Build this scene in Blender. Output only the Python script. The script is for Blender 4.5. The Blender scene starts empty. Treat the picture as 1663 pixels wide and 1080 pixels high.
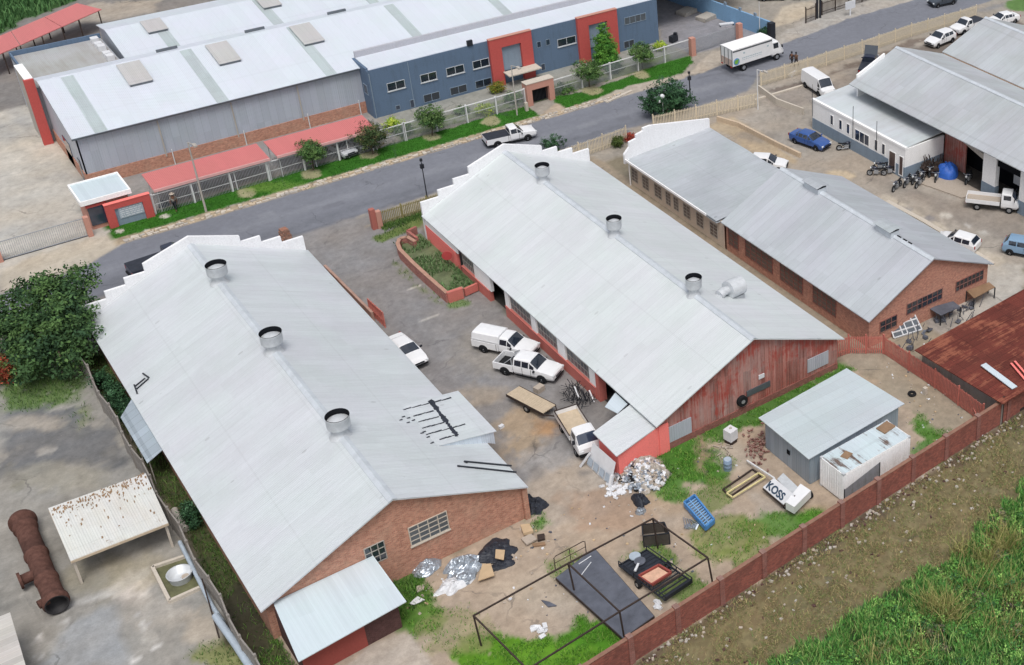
import bpy, bmesh, math, random
import numpy as np
from mathutils import Vector, Matrix
S = bpy.context.scene
C = S.collection
R = math.radians
rnd = random.Random(7)

# ------------------------------------------------------------------ camera
CAM_M = ((0.7578405617980689, -0.6520481166861127, 0.022603902753305483),
         (-0.3140265137932358, -0.39490633990578317, -0.8633865480403808),
         (0.5718959971257483, 0.6472111218360758, -0.5040364394002029))
FPX, CX, CY, HC = 2142.28, 1416.96, 377.54, 60.0
cam = bpy.data.cameras.new('camera')
camo = bpy.data.objects.new('camera', cam)
C.objects.link(camo)
S.camera = camo
r, d, b = (Vector(v) for v in CAM_M)
camo.matrix_world = Matrix(((r.x, -d.x, -b.x, 0), (r.y, -d.y, -b.y, 0), (r.z, -d.z, -b.z, HC), (0, 0, 0, 1)))
cam.sensor_fit = 'HORIZONTAL'
cam.sensor_width = 36
cam.lens = 36 * FPX / 1663
cam.shift_x = -(CX - 831.5) / 1663
cam.shift_y = (CY - 540) / 1663
cam.clip_start = 1
cam.clip_end = 8000


def g(u, v, z=0.0):
    """survey helper: where the plan point seen at (u, v) of the aerial photo lies at height z"""
    d = r * ((u - CX) / FPX) + Vector(CAM_M[1]) * ((v - CY) / FPX) + Vector(CAM_M[2])
    t = (z - HC) / d.z
    return Vector((d.x * t, d.y * t, z))


# ------------------------------------------------------------------ objects
def tag(o, label=None, cat=None, group=None, kind=None):
    if label:
        o['label'] = label
    if cat:
        o['category'] = cat
    if group:
        o['group'] = group
    if kind:
        o['kind'] = kind
    return o


def thing(name, label, cat, loc=(0, 0, 0), rz=0.0, group=None):
    o = bpy.data.objects.new(name, None)
    o.empty_display_size = 0.3
    C.objects.link(o)
    o.location = loc
    o.rotation_euler = (0, 0, rz)
    return tag(o, label, cat, group)


class MB:
    def __init__(s):
        s.v = []
        s.f = []
        s.m = []
        s.smooth = []
        s.cur = 0
        s.sm = False

    def mat(s, i):
        s.cur = i
        return s

    def add(s, vs, fs, sm=None):
        n = len(s.v)
        s.v += [tuple(p) for p in vs]
        for f in fs:
            s.f.append(tuple(n + i for i in f))
            s.m.append(s.cur)
            s.smooth.append(s.sm if sm is None else sm)
        return s

    def box(s, x0, x1, y0, y1, z0, z1):
        v = [(x0, y0, z0), (x1, y0, z0), (x1, y1, z0), (x0, y1, z0), (x0, y0, z1), (x1, y0, z1), (x1, y1, z1), (x0, y1, z1)]
        return s.add(v, [(3, 2, 1, 0), (4, 5, 6, 7), (0, 1, 5, 4), (1, 2, 6, 5), (2, 3, 7, 6), (3, 0, 4, 7)], False)

    def obox(s, c, hx, hy, hz, rz=0.0, rx=0.0, ry=0.0):
        m = Matrix.Rotation(rz, 3, 'Z') @ Matrix.Rotation(ry, 3, 'Y') @ Matrix.Rotation(rx, 3, 'X')
        c = Vector(c)
        v = [c + m @ Vector((i * hx, j * hy, k * hz)) for k in (-1, 1) for (i, j) in ((-1, -1), (1, -1), (1, 1), (-1, 1))]
        return s.add(v, [(3, 2, 1, 0), (4, 5, 6, 7), (0, 1, 5, 4), (1, 2, 6, 5), (2, 3, 7, 6), (3, 0, 4, 7)], False)

    def quad(s, *p):
        return s.add(p, [tuple(range(len(p)))], False)

    def slab(s, pts, t):
        """polygon pts (any plane) thickened downwards by t"""
        n = len(pts)
        top = [Vector(p) for p in pts]
        bot = [p - Vector((0, 0, t)) for p in top]
        fs = [tuple(range(n)), tuple(range(2 * n - 1, n - 1, -1))]
        fs += [(i, n + i, n + (i + 1) % n, (i + 1) % n) for i in range(n)]
        return s.add(top + bot, fs, False)

    def prism(s, pts, z0, z1):
        return s.slab([(p[0], p[1], z1) for p in pts], z1 - z0)

    def wallpoly(s, pts, nrm):
        """flat polygon (counter-clockwise seen from outside) thickened against nrm"""
        n = len(pts)
        nrm = Vector(nrm)
        a = [Vector(p) for p in pts]
        bk = [p - nrm for p in a]
        fs = [tuple(range(n)), tuple(range(2 * n - 1, n - 1, -1))]
        fs += [(i, n + i, n + (i + 1) % n, (i + 1) % n) for i in range(n)]
        return s.add(a + bk, fs, False)

    def bar(s, p, q, w, h=None):
        h = h or w
        p, q = Vector(p), Vector(q)
        d = (q - p).normalized()
        up = Vector((0, 0, 1)) if abs(d.z) < .95 else Vector((1, 0, 0))
        a = d.cross(up).normalized() * (w / 2)
        c = a.cross(d).normalized() * (h / 2)
        v = [p - a - c, p + a - c, p + a + c, p - a + c, q - a - c, q + a - c, q + a + c, q - a + c]
        return s.add(v, [(0, 1, 2, 3), (7, 6, 5, 4), (0, 4, 5, 1), (1, 5, 6, 2), (2, 6, 7, 3), (3, 7, 4, 0)], False)

    def tube(s, pts, rad, n=8, cap=True):
        pts = [Vector(p) for p in pts]
        if not isinstance(rad, (list, tuple)):
            rad = [rad] * len(pts)
        rings = []
        for i, p in enumerate(pts):
            d = (pts[min(i + 1, len(pts) - 1)] - pts[max(i - 1, 0)])
            d = d.normalized() if d.length > 1e-9 else Vector((0, 0, 1))
            up = Vector((0, 0, 1)) if abs(d.z) < .9 else Vector((1, 0, 0))
            a = d.cross(up).normalized()
            c = a.cross(d).normalized()
            rings.append([p + (a * math.cos(2 * math.pi * k / n) + c * math.sin(2 * math.pi * k / n)) * rad[i] for k in range(n)])
        v = [q for rg in rings for q in rg]
        fs = []
        for i in range(len(pts) - 1):
            for k in range(n):
                k2 = (k + 1) % n
                fs.append((i * n + k2, i * n + k, (i + 1) * n + k, (i + 1) * n + k2))
        s.add(v, fs, True)
        if cap:
            m = len(v)
            s.add(rings[0], [tuple(range(n))], False)
            s.add(rings[-1], [tuple(range(n - 1, -1, -1))], False)
        return s

    def grid(s, rows, sm=True, wrap=False):
        n = len(rows[0])
        v = [p for rw in rows for p in rw]
        fs = []
        for i in range(len(rows) - 1):
            for k in range(n if wrap else n - 1):
                k2 = (k + 1) % n
                fs.append((i * n + k, i * n + k2, (i + 1) * n + k2, (i + 1) * n + k))
        return s.add(v, fs, sm)

    def build(s, name, mats, parent=None, local=False, attr=None):
        """one mesh object. world coordinates; with local=True the coordinates are the parent's own."""
        me = bpy.data.meshes.new(name)
        off = Vector((0, 0, 0))
        if parent is None and not local:
            a = np.array(s.v)
            off = Vector((float((a[:, 0].min() + a[:, 0].max()) / 2), float((a[:, 1].min() + a[:, 1].max()) / 2), float(a[:, 2].min())))
            me.from_pydata([Vector(p) - off for p in s.v], [], s.f)
        else:
            me.from_pydata(s.v, [], s.f)
        if not isinstance(mats, (list, tuple)):
            mats = [mats]
        for m in mats:
            me.materials.append(m)
        if len(mats) > 1:
            me.polygons.foreach_set('material_index', s.m)
        me.polygons.foreach_set('use_smooth', s.smooth)
        if attr is not None:
            ca = me.color_attributes.new('Col', 'FLOAT_COLOR', 'POINT')
            ca.data.foreach_set('color', np.asarray(attr, dtype=np.float32).ravel())
        me.update()
        o = bpy.data.objects.new(name, me)
        C.objects.link(o)
        o.location = off
        if parent is not None:
            o.parent = parent
            if not local:
                w = Vector((0, 0, 0))
                p = parent
                while p is not None:
                    w += p.location
                    p = p.parent
                o.location = -w
        return o


def each(mb, name, mats, parent=None, local=False):
    """one object for every separate piece collected in mb"""
    par = list(range(len(mb.v)))

    def find(a):
        while par[a] != a:
            par[a] = par[par[a]]
            a = par[a]
        return a
    for f in mb.f:
        r0 = find(f[0])
        for i in f[1:]:
            par[find(i)] = r0
    grp = {}
    for k, f in enumerate(mb.f):
        grp.setdefault(find(f[0]), []).append(k)
    out = []
    for fs in grp.values():
        m = MB()
        ids = {}
        for k in fs:
            for i in mb.f[k]:
                if i not in ids:
                    ids[i] = len(m.v)
                    m.v.append(mb.v[i])
            m.f.append(tuple(ids[i] for i in mb.f[k]))
            m.m.append(mb.m[k])
            m.smooth.append(mb.smooth[k])
        out.append(m.build(name, mats, parent, local))
    return out


# ------------------------------------------------------------------ materials
def lin(h):
    h = h.lstrip('#')
    c = [int(h[i:i + 2], 16) / 255 for i in (0, 2, 4)]
    return tuple((x / 12.92 if x <= .04045 else ((x + .055) / 1.055) ** 2.4) for x in c)


def alb(h, k=1.0):
    return tuple(min(.9, x * k) for x in lin(h)) + (1.0,)


class NT:
    def __init__(s, name):
        s.m = bpy.data.materials.new(name)
        s.m.use_nodes = True
        s.t = s.m.node_tree
        s.bs = s.t.nodes['Principled BSDF']
        s.tc = s.n('ShaderNodeTexCoord')

    def n(s, typ, **kw):
        nd = s.t.nodes.new(typ)
        for k, v in kw.items():
            if k.startswith('i_'):
                nd.inputs[k[2:].replace('_', ' ')].default_value = v
            else:
                setattr(nd, k, v)
        return nd

    def l(s, a, b):
        s.t.links.new(a, b)

    def mapped(s, scale, rot=(0, 0, 0), src=None, loc=(0, 0, 0)):
        mp = s.n('ShaderNodeMapping')
        mp.inputs['Scale'].default_value = scale
        mp.inputs['Rotation'].default_value = rot
        mp.inputs['Location'].default_value = loc
        s.l(src or s.tc.outputs['Object'], mp.inputs['Vector'])
        return mp.outputs[0]

    def noise(s, scale, detail=4, rough=.6, vec=None):
        nd = s.n('ShaderNodeTexNoise')
        nd.inputs['Scale'].default_value = scale
        nd.inputs['Detail'].default_value = detail
        nd.inputs['Roughness'].default_value = rough
        s.l(vec or s.tc.outputs['Object'], nd.inputs['Vector'])
        return nd.outputs['Fac']

    def ramp(s, fac, stops):
        rp = s.n('ShaderNodeValToRGB')
        e = rp.color_ramp.elements
        while len(e) > 1:
            e.remove(e[-1])
        e[0].position = stops[0][0]
        e[0].color = stops[0][1]
        for p, c in stops[1:]:
            k = e.new(p)
            k.color = c
        s.l(fac, rp.inputs[0])
        return rp.outputs[0]

    def mix(s, fac, a, b, mode='MIX'):
        mx = s.n('ShaderNodeMix', data_type='RGBA', blend_type=mode)
        for i, x in ((0, fac), (6, a), (7, b)):
            if isinstance(x, (int, float)):
                mx.inputs[i].default_value = x
            elif isinstance(x, tuple):
                mx.inputs[i].default_value = x
            else:
                s.l(x, mx.inputs[i])
        return mx.outputs[2]

    def math(s, op, a, b=0.0, c=0.0):
        nd = s.n('ShaderNodeMath', operation=op)
        for i, x in enumerate((a, b, c)):
            if isinstance(x, (int, float)):
                nd.inputs[i].default_value = x
            else:
                s.l(x, nd.inputs[i])
        return nd.outputs[0]

    def out(s, col, rough=.8, metal=0.0, bump=None, bstr=.3, bdist=.02, spec=.35):
        if isinstance(col, tuple):
            s.bs.inputs['Base Color'].default_value = col
        else:
            s.l(col, s.bs.inputs['Base Color'])
        s.bs.inputs['Roughness'].default_value = rough
        s.bs.inputs['Metallic'].default_value = metal
        s.bs.inputs['Specular IOR Level'].default_value = spec
        if bump is not None:
            bp = s.n('ShaderNodeBump')
            bp.inputs['Strength'].default_value = bstr
            bp.inputs['Distance'].default_value = bdist
            s.l(bump, bp.inputs['Height'])
            s.l(bp.outputs[0], s.bs.inputs['Normal'])
        return s.m


def gray(v):
    return (v, v, v, 1)


def m_plain(name, hexc, k=1.0, rough=.6, metal=0.0, var=.12, scale=2.0, spec=.35, fine=18.0):
    """painted / plain surface with uneven fading and fine grain"""
    t = NT(name)
    n1 = t.noise(scale, 4)
    n2 = t.noise(fine, 2)
    f = t.math('ADD', t.math('MULTIPLY', n1, .7), t.math('MULTIPLY', n2, .3))
    c = t.ramp(f, [(.3, gray(1 - var)), (.7, gray(1 + var * .4))])
    col = t.mix(1.0, alb(hexc, k), c, 'MULTIPLY')
    return t.out(col, rough, metal, spec=spec)


def m_roof(name, hexc, axis, k=.82, tile=.76, contrast=.05, streak=.10, dirt='#8d8a86', dirtamt=.25, seam=3.6, rough=.45, metal=.15, rust=None, rustamt=.0, seed=0.0, corr=.15, blot=.55):
    """profiled sheet metal: axis = the direction along which sheets repeat ('x' or 'y')"""
    t = NT(name)
    sp = t.n('ShaderNodeSeparateXYZ')
    t.l(t.tc.outputs['Object'], sp.inputs[0])
    a, o = (sp.outputs[1], sp.outputs[0]) if axis == 'y' else (sp.outputs[0], sp.outputs[1])
    if axis == 'h':     # vertical cladding: repeats along x + y
        a = t.math('ADD', sp.outputs[0], sp.outputs[1])
        o = sp.outputs[2]
    idx = t.math('FLOOR', t.math('DIVIDE', a, tile))
    row = t.math('FLOOR', t.math('DIVIDE', t.math('ADD', o, t.math('MULTIPLY', idx, .07)), seam))
    cb = t.n('ShaderNodeCombineXYZ')
    t.l(idx, cb.inputs[0])
    t.l(row, cb.inputs[1])
    cb.inputs[2].default_value = seed
    wn = t.n('ShaderNodeTexWhiteNoise', noise_dimensions='3D')
    t.l(cb.outputs[0], wn.inputs['Vector'])
    sheet = t.math('MULTIPLY_ADD', wn.outputs['Value'], contrast * 2, 1 - contrast)
    # seams between sheets
    fr = t.math('ABSOLUTE', t.math('SUBTRACT', t.math('FRACT', t.math('DIVIDE', a, tile)), .5))
    seamv = t.math('MULTIPLY', t.math('GREATER_THAN', fr, .47), contrast * 2.2)
    fr2 = t.math('ABSOLUTE', t.math('SUBTRACT', t.math('FRACT', t.math('DIVIDE', o, seam)), .5))
    seam2 = t.math('MULTIPLY', t.math('GREATER_THAN', fr2, .488), contrast * 1.6)
    # streaks running down the slope
    if axis == 'h':
        cs = t.n('ShaderNodeCombineXYZ')
        t.l(t.math('MULTIPLY', a, 2.6), cs.inputs[0])
        t.l(t.math('MULTIPLY', o, .16), cs.inputs[1])
        sv = cs.outputs[0]
    else:
        sv = t.mapped((.10, 1.6, .1) if axis == 'y' else (1.6, .10, .1), loc=(seed, seed * 2, 0))
    st = t.noise(1.6, 5, .65, sv)
    bl = t.noise(.16, 5, .65, t.mapped((1, 1, 1), loc=(seed * 3, seed, 0)))
    fine = t.noise(7.0, 3, .7)
    v = t.math('SUBTRACT', t.math('SUBTRACT', sheet, seamv), seam2)
    v = t.math('ADD', v, t.math('MULTIPLY', t.math('SUBTRACT', st, .5), streak * 2))
    v = t.math('ADD', v, t.math('MULTIPLY', t.math('SUBTRACT', fine, .5), streak * 1.0))
    if axis != 'h':
        fs = t.noise(1.0, 4, .75, t.mapped((.7, 6.5, .1) if axis == 'y' else (6.5, .7, .1), loc=(seed * 5, seed, 0)))
        v = t.math('ADD', v, t.math('MULTIPLY', t.math('SUBTRACT', fs, .5), streak * 2.0))
        vo = t.n('ShaderNodeTexVoronoi', feature='F1')
        vo.inputs['Scale'].default_value = .75
        t.l(t.mapped((.55, 1, .1) if axis == 'y' else (1, .55, .1), loc=(seed, 3, 0)), vo.inputs['Vector'])
        wn2 = t.n('ShaderNodeTexWhiteNoise', noise_dimensions='3D')
        t.l(vo.outputs['Color'], wn2.inputs['Vector'])
        dot = t.math('MULTIPLY', t.math('LESS_THAN', vo.outputs['Distance'], .075), t.math('GREATER_THAN', wn2.outputs['Value'], .62))
        v = t.math('SUBTRACT', v, t.math('MULTIPLY', dot, streak * 1.5))
    cg = t.n('ShaderNodeCombineColor')
    for i in range(3):
        t.l(v, cg.inputs[i])
    col = t.mix(1.0, alb(hexc, k), cg.outputs[0], 'MULTIPLY')
    df = t.ramp(t.math('ADD', t.math('MULTIPLY', bl, .6), t.math('MULTIPLY', st, .4)), [(blot - .08, gray(0)), (blot + .17, gray(1))])
    col = t.mix(t.math('MULTIPLY', df, dirtamt), col, alb(dirt, k))
    tn = t.noise(.28, 3, .5, t.mapped((1, 1, 1), loc=(seed * 2, 5, 0)))
    col = t.mix(1.0, col, t.ramp(tn, [(.35, (1.0, .985, 1.005, 1)), (.65, (.975, 1.0, .985, 1))]), 'MULTIPLY')
    if rust:
        rs = t.noise(.55, 6, .7, t.mapped((1, 1, 1), loc=(4 + seed, 9, 0)))
        rst = t.noise(2.2, 4, .7, sv)
        rf = t.ramp(t.math('ADD', t.math('MULTIPLY', rs, .55), t.math('MULTIPLY', rst, .45)), [(.62 - rustamt * .3, gray(0)), (.70 - rustamt * .3, gray(1))])
        col = t.mix(rf, col, alb(rust, k))
    cor = t.math('SINE', t.math('MULTIPLY', a, 2 * math.pi / corr))
    return t.out(col, rough, metal, bump=cor, bstr=.35, bdist=.018)


def m_brick(name, hexc, hex2, mortar='#a89c90', k=1.6, patch='#b8a090', pamt=.35, sc=1.0):
    t = NT(name)
    sp = t.n('ShaderNodeSeparateXYZ')
    t.l(t.tc.outputs['Object'], sp.inputs[0])
    cb = t.n('ShaderNodeCombineXYZ')
    t.l(t.math('ADD', sp.outputs[0], sp.outputs[1]), cb.inputs[0])
    t.l(sp.outputs[2], cb.inputs[1])
    br = t.n('ShaderNodeTexBrick')
    t.l(cb.outputs[0], br.inputs['Vector'])
    br.inputs['Color1'].default_value = alb(hexc, k)
    br.inputs['Color2'].default_value = alb(hex2, k)
    br.inputs['Mortar'].default_value = alb(mortar, k * .8)
    br.inputs['Scale'].default_value = 1.0
    br.inputs['Brick Width'].default_value = .24 * sc
    br.inputs['Row Height'].default_value = .086 * sc
    br.inputs['Mortar Size'].default_value = .012
    n = t.noise(.8, 6, .7)
    col = t.mix(t.math('MULTIPLY', t.ramp(n, [(.48, gray(0)), (.68, gray(1))]), pamt), br.outputs[0], alb(patch, k))
    n2 = t.noise(5, 3)
    col = t.mix(1.0, col, t.ramp(n2, [(.25, gray(.72)), (.7, gray(1.08))]), 'MULTIPLY')
    return t.out(col, .9, bump=br.outputs['Fac'], bstr=.3, bdist=.01)


def m_wall(name, hexc, k=1.5, stain='#8a8178', samt=.35, rough=.85):
    """painted plaster with run-off streaks and patches"""
    t = NT(name)
    st = t.noise(1.5, 5, .65, t.mapped((2.2, 2.2, .25)))
    n = t.noise(.9, 5, .65)
    f = t.ramp(t.math('ADD', t.math('MULTIPLY', st, .6), t.math('MULTIPLY', n, .4)), [(.48, gray(0)), (.72, gray(1))])
    col = t.mix(t.math('MULTIPLY', f, samt), alb(hexc, k), alb(stain, k))
    col = t.mix(1.0, col, t.ramp(t.noise(9, 3), [(.3, gray(.9)), (.7, gray(1.05))]), 'MULTIPLY')
    return t.out(col, rough)


def m_attr(name, rough=.9, fine=6.0, amt=.22, bump=.35, bd=.05, spk=None, spec=.1, cracks=None):
    """ground or leaves whose own colour is stored per vertex; grain added here"""
    t = NT(name)
    at = t.n('ShaderNodeAttribute', attribute_name='Col')
    n0 = t.noise(fine * .45, 6, .75)
    n1 = t.noise(fine, 5, .75)
    n2 = t.noise(fine * 4.5, 3, .75)
    f = t.math('ADD', t.math('ADD', t.math('MULTIPLY', n0, .35), t.math('MULTIPLY', n1, .4)), t.math('MULTIPLY', n2, .25))
    c = t.ramp(f, [(.32, gray(1 - amt)), (.5, gray(1.0)), (.68, gray(1 + amt))])
    col = t.mix(1.0, at.outputs['Color'], c, 'MULTIPLY')
    if cracks:
        wv = t.n('ShaderNodeTexNoise')
        wv.inputs['Scale'].default_value = .9
        wv.inputs['Detail'].default_value = 4
        t.l(t.tc.outputs['Object'], wv.inputs['Vector'])
        vv = t.n('ShaderNodeVectorMath', operation='MULTIPLY_ADD')
        t.l(wv.outputs['Color'], vv.inputs[0])
        vv.inputs[1].default_value = (1.6, 1.6, 0)
        t.l(t.tc.outputs['Object'], vv.inputs[2])
        vo = t.n('ShaderNodeTexVoronoi', feature='DISTANCE_TO_EDGE')
        vo.inputs['Scale'].default_value = cracks
        t.l(vv.outputs[0], vo.inputs['Vector'])
        msk = t.math('MULTIPLY', t.math('LESS_THAN', vo.outputs['Distance'], .010), t.ramp(t.noise(.25, 3), [(.50, gray(0)), (.64, gray(1))]))
        col = t.mix(t.math('MULTIPLY', msk, .38), col, alb('#4a4a4d', .8))
    if spk:
        vo = t.n('ShaderNodeTexVoronoi', feature='F1')
        vo.inputs['Scale'].default_value = spk[0]
        t.l(t.tc.outputs['Object'], vo.inputs['Vector'])
        wn = t.n('ShaderNodeTexWhiteNoise', noise_dimensions='3D')
        t.l(vo.outputs['Color'], wn.inputs['Vector'])
        msk = t.math('MULTIPLY', t.math('GREATER_THAN', wn.outputs['Value'], spk[1]), t.math('LESS_THAN', vo.outputs['Distance'], spk[2]))
        col = t.mix(t.math('MULTIPLY', msk, .6), col, alb(spk[3], .8))
    return t.out(col, rough, bump=f, bstr=bump, bdist=bd, spec=spec)


def m_glass(name, hexc='#1c2430', rough=.06, spec=1.0):
    t = NT(name)
    n = t.noise(1.3, 3)
    col = t.mix(n, alb(hexc, .7), alb(hexc, 1.5))
    return t.out(col, rough, spec=spec)


def m_paint(name, hexc, k=.9, rough=.3):
    t = NT(name)
    n = t.noise(2.5, 4)
    col = t.mix(1.0, alb(hexc, k), t.ramp(n, [(.3, gray(.93)), (.7, gray(1.0))]), 'MULTIPLY')
    t.bs.inputs['Coat Weight'].default_value = .4
    t.bs.inputs['Coat Roughness'].default_value = .08
    return t.out(col, rough, spec=.5)


MT = {}
MT['roof_a'] = m_roof('roof_a', '#dee3e7', 'y', k=.83, contrast=.03, streak=.13, dirtamt=.30, dirt='#a3a4a4', rust='#a89a8c', rustamt=-.22, corr=.17, seed=1, seam=4.4)
MT['roof_b'] = m_roof('roof_b', '#e2e7e9', 'y', k=.84, contrast=.03, streak=.10, dirtamt=.24, dirt='#acafb0', rust='#b5a99c', rustamt=-.22, seed=5, corr=.17, seam=4.6)
MT['roof_c'] = m_roof('roof_c', '#ccd1d7', 'y', k=.80, contrast=.06, streak=.13, dirtamt=.35, dirt='#9c9ea2', seed=9, tile=.8, seam=9)
MT['roof_c_smooth'] = m_roof('roof_c_smooth', '#c6ccd1', 'y', k=.80, contrast=.04, streak=.20, dirtamt=.5, dirt='#949a9e', seed=19, tile=.9, seam=5)
MT['roof_d'] = m_roof('roof_d', '#ccd1d6', 'y', k=.80, contrast=.055, streak=.12, dirtamt=.4, dirt='#9a948e', seed=13, tile=.85, seam=9, blot=.5)
MT['roof_d_annex'] = m_roof('roof_d_annex', '#d2d8dc', 'y', k=.95, contrast=.02, streak=.06, dirtamt=.5, dirt='#a39f9b', seed=17, seam=5)
MT['roof_e'] = m_roof('roof_e', '#e4ebf4', 'x', k=.84, contrast=.018, streak=.03, dirtamt=.16, dirt='#c8c6c0', seed=21, tile=.9, seam=12)
MT['roof_trans'] = m_roof('roof_translucent', '#ccd8da', 'x', k=.8, contrast=.05, streak=.08, dirtamt=.3, seed=23, rough=.3)
MT['roof_white'] = m_roof('roof_white', '#dbe9ef', 'x', k=.84, contrast=.04, streak=.02, dirtamt=.08, seed=27, tile=.42, seam=9, corr=.42)
MT['roof_shed'] = m_roof('roof_shed', '#ccd6db', 'y', k=.88, contrast=.04, streak=.05, dirtamt=.3, dirt='#b9b6b4', seed=31, tile=.8, seam=9)
MT['roof_red'] = m_roof('roof_red', '#d47d7b', 'x', k=.84, contrast=.02, streak=.03, dirtamt=.12, dirt='#c08078', seed=33, seam=20, metal=0)
MT['roof_rust'] = m_roof('roof_rust', '#783a30', 'y', k=.72, contrast=.16, streak=.36, dirtamt=.6, dirt='#5a332b', rust='#a2624c', rustamt=.36, seed=37, tile=.7, metal=0, rough=.9, seam=2.4)
MT['roof_cream'] = m_roof('roof_cream', '#dcdcd9', 'x', k=.84, contrast=.04, streak=.12, dirtamt=.45, dirt='#c4b39a', rust='#8d6a4a', rustamt=.10, seed=41, tile=.7, metal=0, rough=.7)
MT['roof_canopy'] = m_roof('roof_canopy', '#b9c6d0', 'y', k=.78, contrast=.12, streak=.08, dirtamt=.2, seed=43, tile=.8, seam=9)
MT['sheet_rust'] = m_roof('sheet_rust', '#8f5d54', 'h', k=1.22, contrast=.26, streak=.5, dirtamt=.62, dirt='#a39c98', rust='#8f443c', rustamt=.40, seed=47, tile=.32, metal=0, rough=.9, seam=9, corr=.2)
MT['sheet_grey'] = m_roof('sheet_grey', '#8f949d', 'h', k=1.6, contrast=.06, streak=.09, dirtamt=.25, dirt='#8a857f', seed=51, tile=.7, seam=9, corr=.2)
MT['sheet_shed'] = m_roof('sheet_shed', '#7b858f', 'h', k=1.5, contrast=.10, streak=.10, dirtamt=.25, dirt='#7d766d', seed=53, tile=.5, seam=9, corr=.2)
MT['sheet_pale'] = m_roof('sheet_pale', '#b9c2cc', 'h', k=1.2, contrast=.08, streak=.1, dirtamt=.2, seed=55, tile=.3, seam=9)
MT['brick'] = m_brick('brick', '#9c6e5c', '#825344', patch='#8f7868', k=1.75, mortar='#9a8474', pamt=.4)
MT['brick_c'] = m_brick('brick_c', '#986a5a', '#805246', patch='#86685c', pamt=.45, k=1.9, mortar='#96796a')
MT['brick_dark'] = m_brick('brick_dark', '#7d4a42', '#6a3d37', mortar='#80665e', patch='#8a6a62', pamt=.3, k=1.5)
MT['brick_wall'] = m_brick('brick_wall', '#7f463b', '#64352e', mortar='#6d5048', patch='#51342e', pamt=.75, k=1.8)
MT['brick_brown'] = m_brick('brick_brown', '#4c3231', '#3f2928', mortar='#5a4442', patch='#55403c', pamt=.3, k=1.4)
MT['white_wall'] = m_wall('white_wall', '#f4f6f9', k=1.0, samt=.10)
MT['white_parapet'] = m_wall('white_parapet', '#f0f1f4', k=.92, samt=.10)
MT['tan_wall'] = m_wall('tan_wall', '#b8ab9d', k=1.3, samt=.3)
MT['blue_wall'] = m_wall('blue_wall', '#5d7189', k=1.02, stain='#4b5968', samt=.5)
MT['blue_plinth'] = m_wall('blue_plinth', '#6f7d8b', k=1.4, stain='#5a6068', samt=.4)
MT['blue_fence'] = m_wall('blue_fence', '#7395b4', k=1.2, stain='#66849e', samt=.4)
MT['red_wall'] = m_wall('red_wall', '#b76a61', k=1.15, stain='#a05e56', samt=.4)
MT['red_pink'] = m_wall('red_pink', '#cd6c66', k=1.5, stain='#b9685f', samt=.3)
MT['red_portal'] = m_wall('red_portal', '#a34a46', k=1.35, stain='#9a453f', samt=.3)
MT['red_dark'] = m_wall('red_dark', '#7a3c36', k=1.5, stain='#6a322e', samt=.3)
MT['peach'] = m_wall('peach', '#b58678', k=1.1, stain='#a67064', samt=.3)
MT['grey_conc'] = m_wall('grey_conc', '#a49f98', k=1.15, stain='#7f776d', samt=.5)
MT['pale_conc'] = m_wall('pale_conc', '#cbc2b5', k=.9, stain='#a89e90', samt=.4)
MT['precast'] = m_wall('precast', '#8f8a85', k=.95, stain='#6e675e', samt=.6)
MT['slab_pad'] = m_wall('slab_pad', '#b9ada0', k=.85, stain='#a09484', samt=.5)
MT['tan_fence'] = m_plain('tan_fence', '#cbbfa9', k=1.15, var=.25, scale=6)
MT['olive_fence'] = m_plain('olive_fence', '#938a60', k=1.0, var=.25, scale=6)
MT['red_fence'] = m_plain('red_fence', '#a8645a', k=1.4, var=.3, scale=5)
MT['grey_fence'] = m_plain('grey_fence', '#a9adb3', k=1.0, var=.2, scale=5, metal=.3)
MT['white_post'] = m_plain('white_post', '#d8d9da', k=1.0, var=.15)
MT['black'] = m_plain('black_paint', '#22252c', k=1.3, var=.3, rough=.5)
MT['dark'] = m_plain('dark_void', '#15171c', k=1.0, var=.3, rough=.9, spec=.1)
MT['rubber'] = m_plain('rubber', '#1d1e21', k=1.2, var=.2, rough=.85, spec=.2)
MT['steel'] = m_plain('steel', '#b4b8bd', k=.95, var=.2, metal=.5, rough=.4, scale=4)
MT['galv'] = m_plain('galvanised', '#cfd3d7', k=.95, var=.2, metal=.15, rough=.45, scale=3)
MT['rim'] = m_plain('rim', '#a9adb2', k=1.0, var=.2, metal=.6, rough=.35)
MT['cap'] = m_plain('ridge_cap', '#d8dfe6', k=.84, var=.2, metal=.15, rough=.45, scale=1.5)
MT['rust'] = m_plain('rusted_iron', '#5c423b', k=1.15, var=.5, rough=.95, scale=3, spec=.1)
MT['rust_frame'] = m_plain('rusted_frame', '#3a302c', k=1.2, var=.4, rough=.9, scale=6)
MT['deck'] = m_plain('timber_deck', '#cfbda4', k=.85, var=.2, rough=.8, scale=3)
MT['ramp'] = m_plain('steel_plate', '#666a75', k=1.0, var=.4, rough=.6, metal=.2, scale=1.3)
MT['card'] = m_plain('cardboard', '#c6ad8c', k=.9, var=.15, rough=.9)
MT['plastic_white'] = m_plain('plastic_white', '#e6e8ec', k=.85, var=.12, rough=.5)
MT['foil'] = m_plain('foil_sheet', '#b7c0ca', k=.95, var=.4, metal=.6, rough=.32, scale=3)
MT['tarp_black'] = m_plain('tarp_black', '#2b2f38', k=1.2, var=.5, rough=.5, scale=3)
MT['tarp_blue'] = m_plain('tarp_blue', '#27509a', k=1.5, var=.35, rough=.5, scale=2)
MT['blue_plastic'] = m_plain('blue_plastic', '#4a80b8', k=1.1, var=.3, rough=.5, scale=3)
MT['yellow'] = m_plain('yellow_frame', '#d9cd98', k=.95, var=.2, rough=.6)
MT['red_sign'] = m_plain('red_sign', '#a04040', k=1.3, var=.2)
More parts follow.
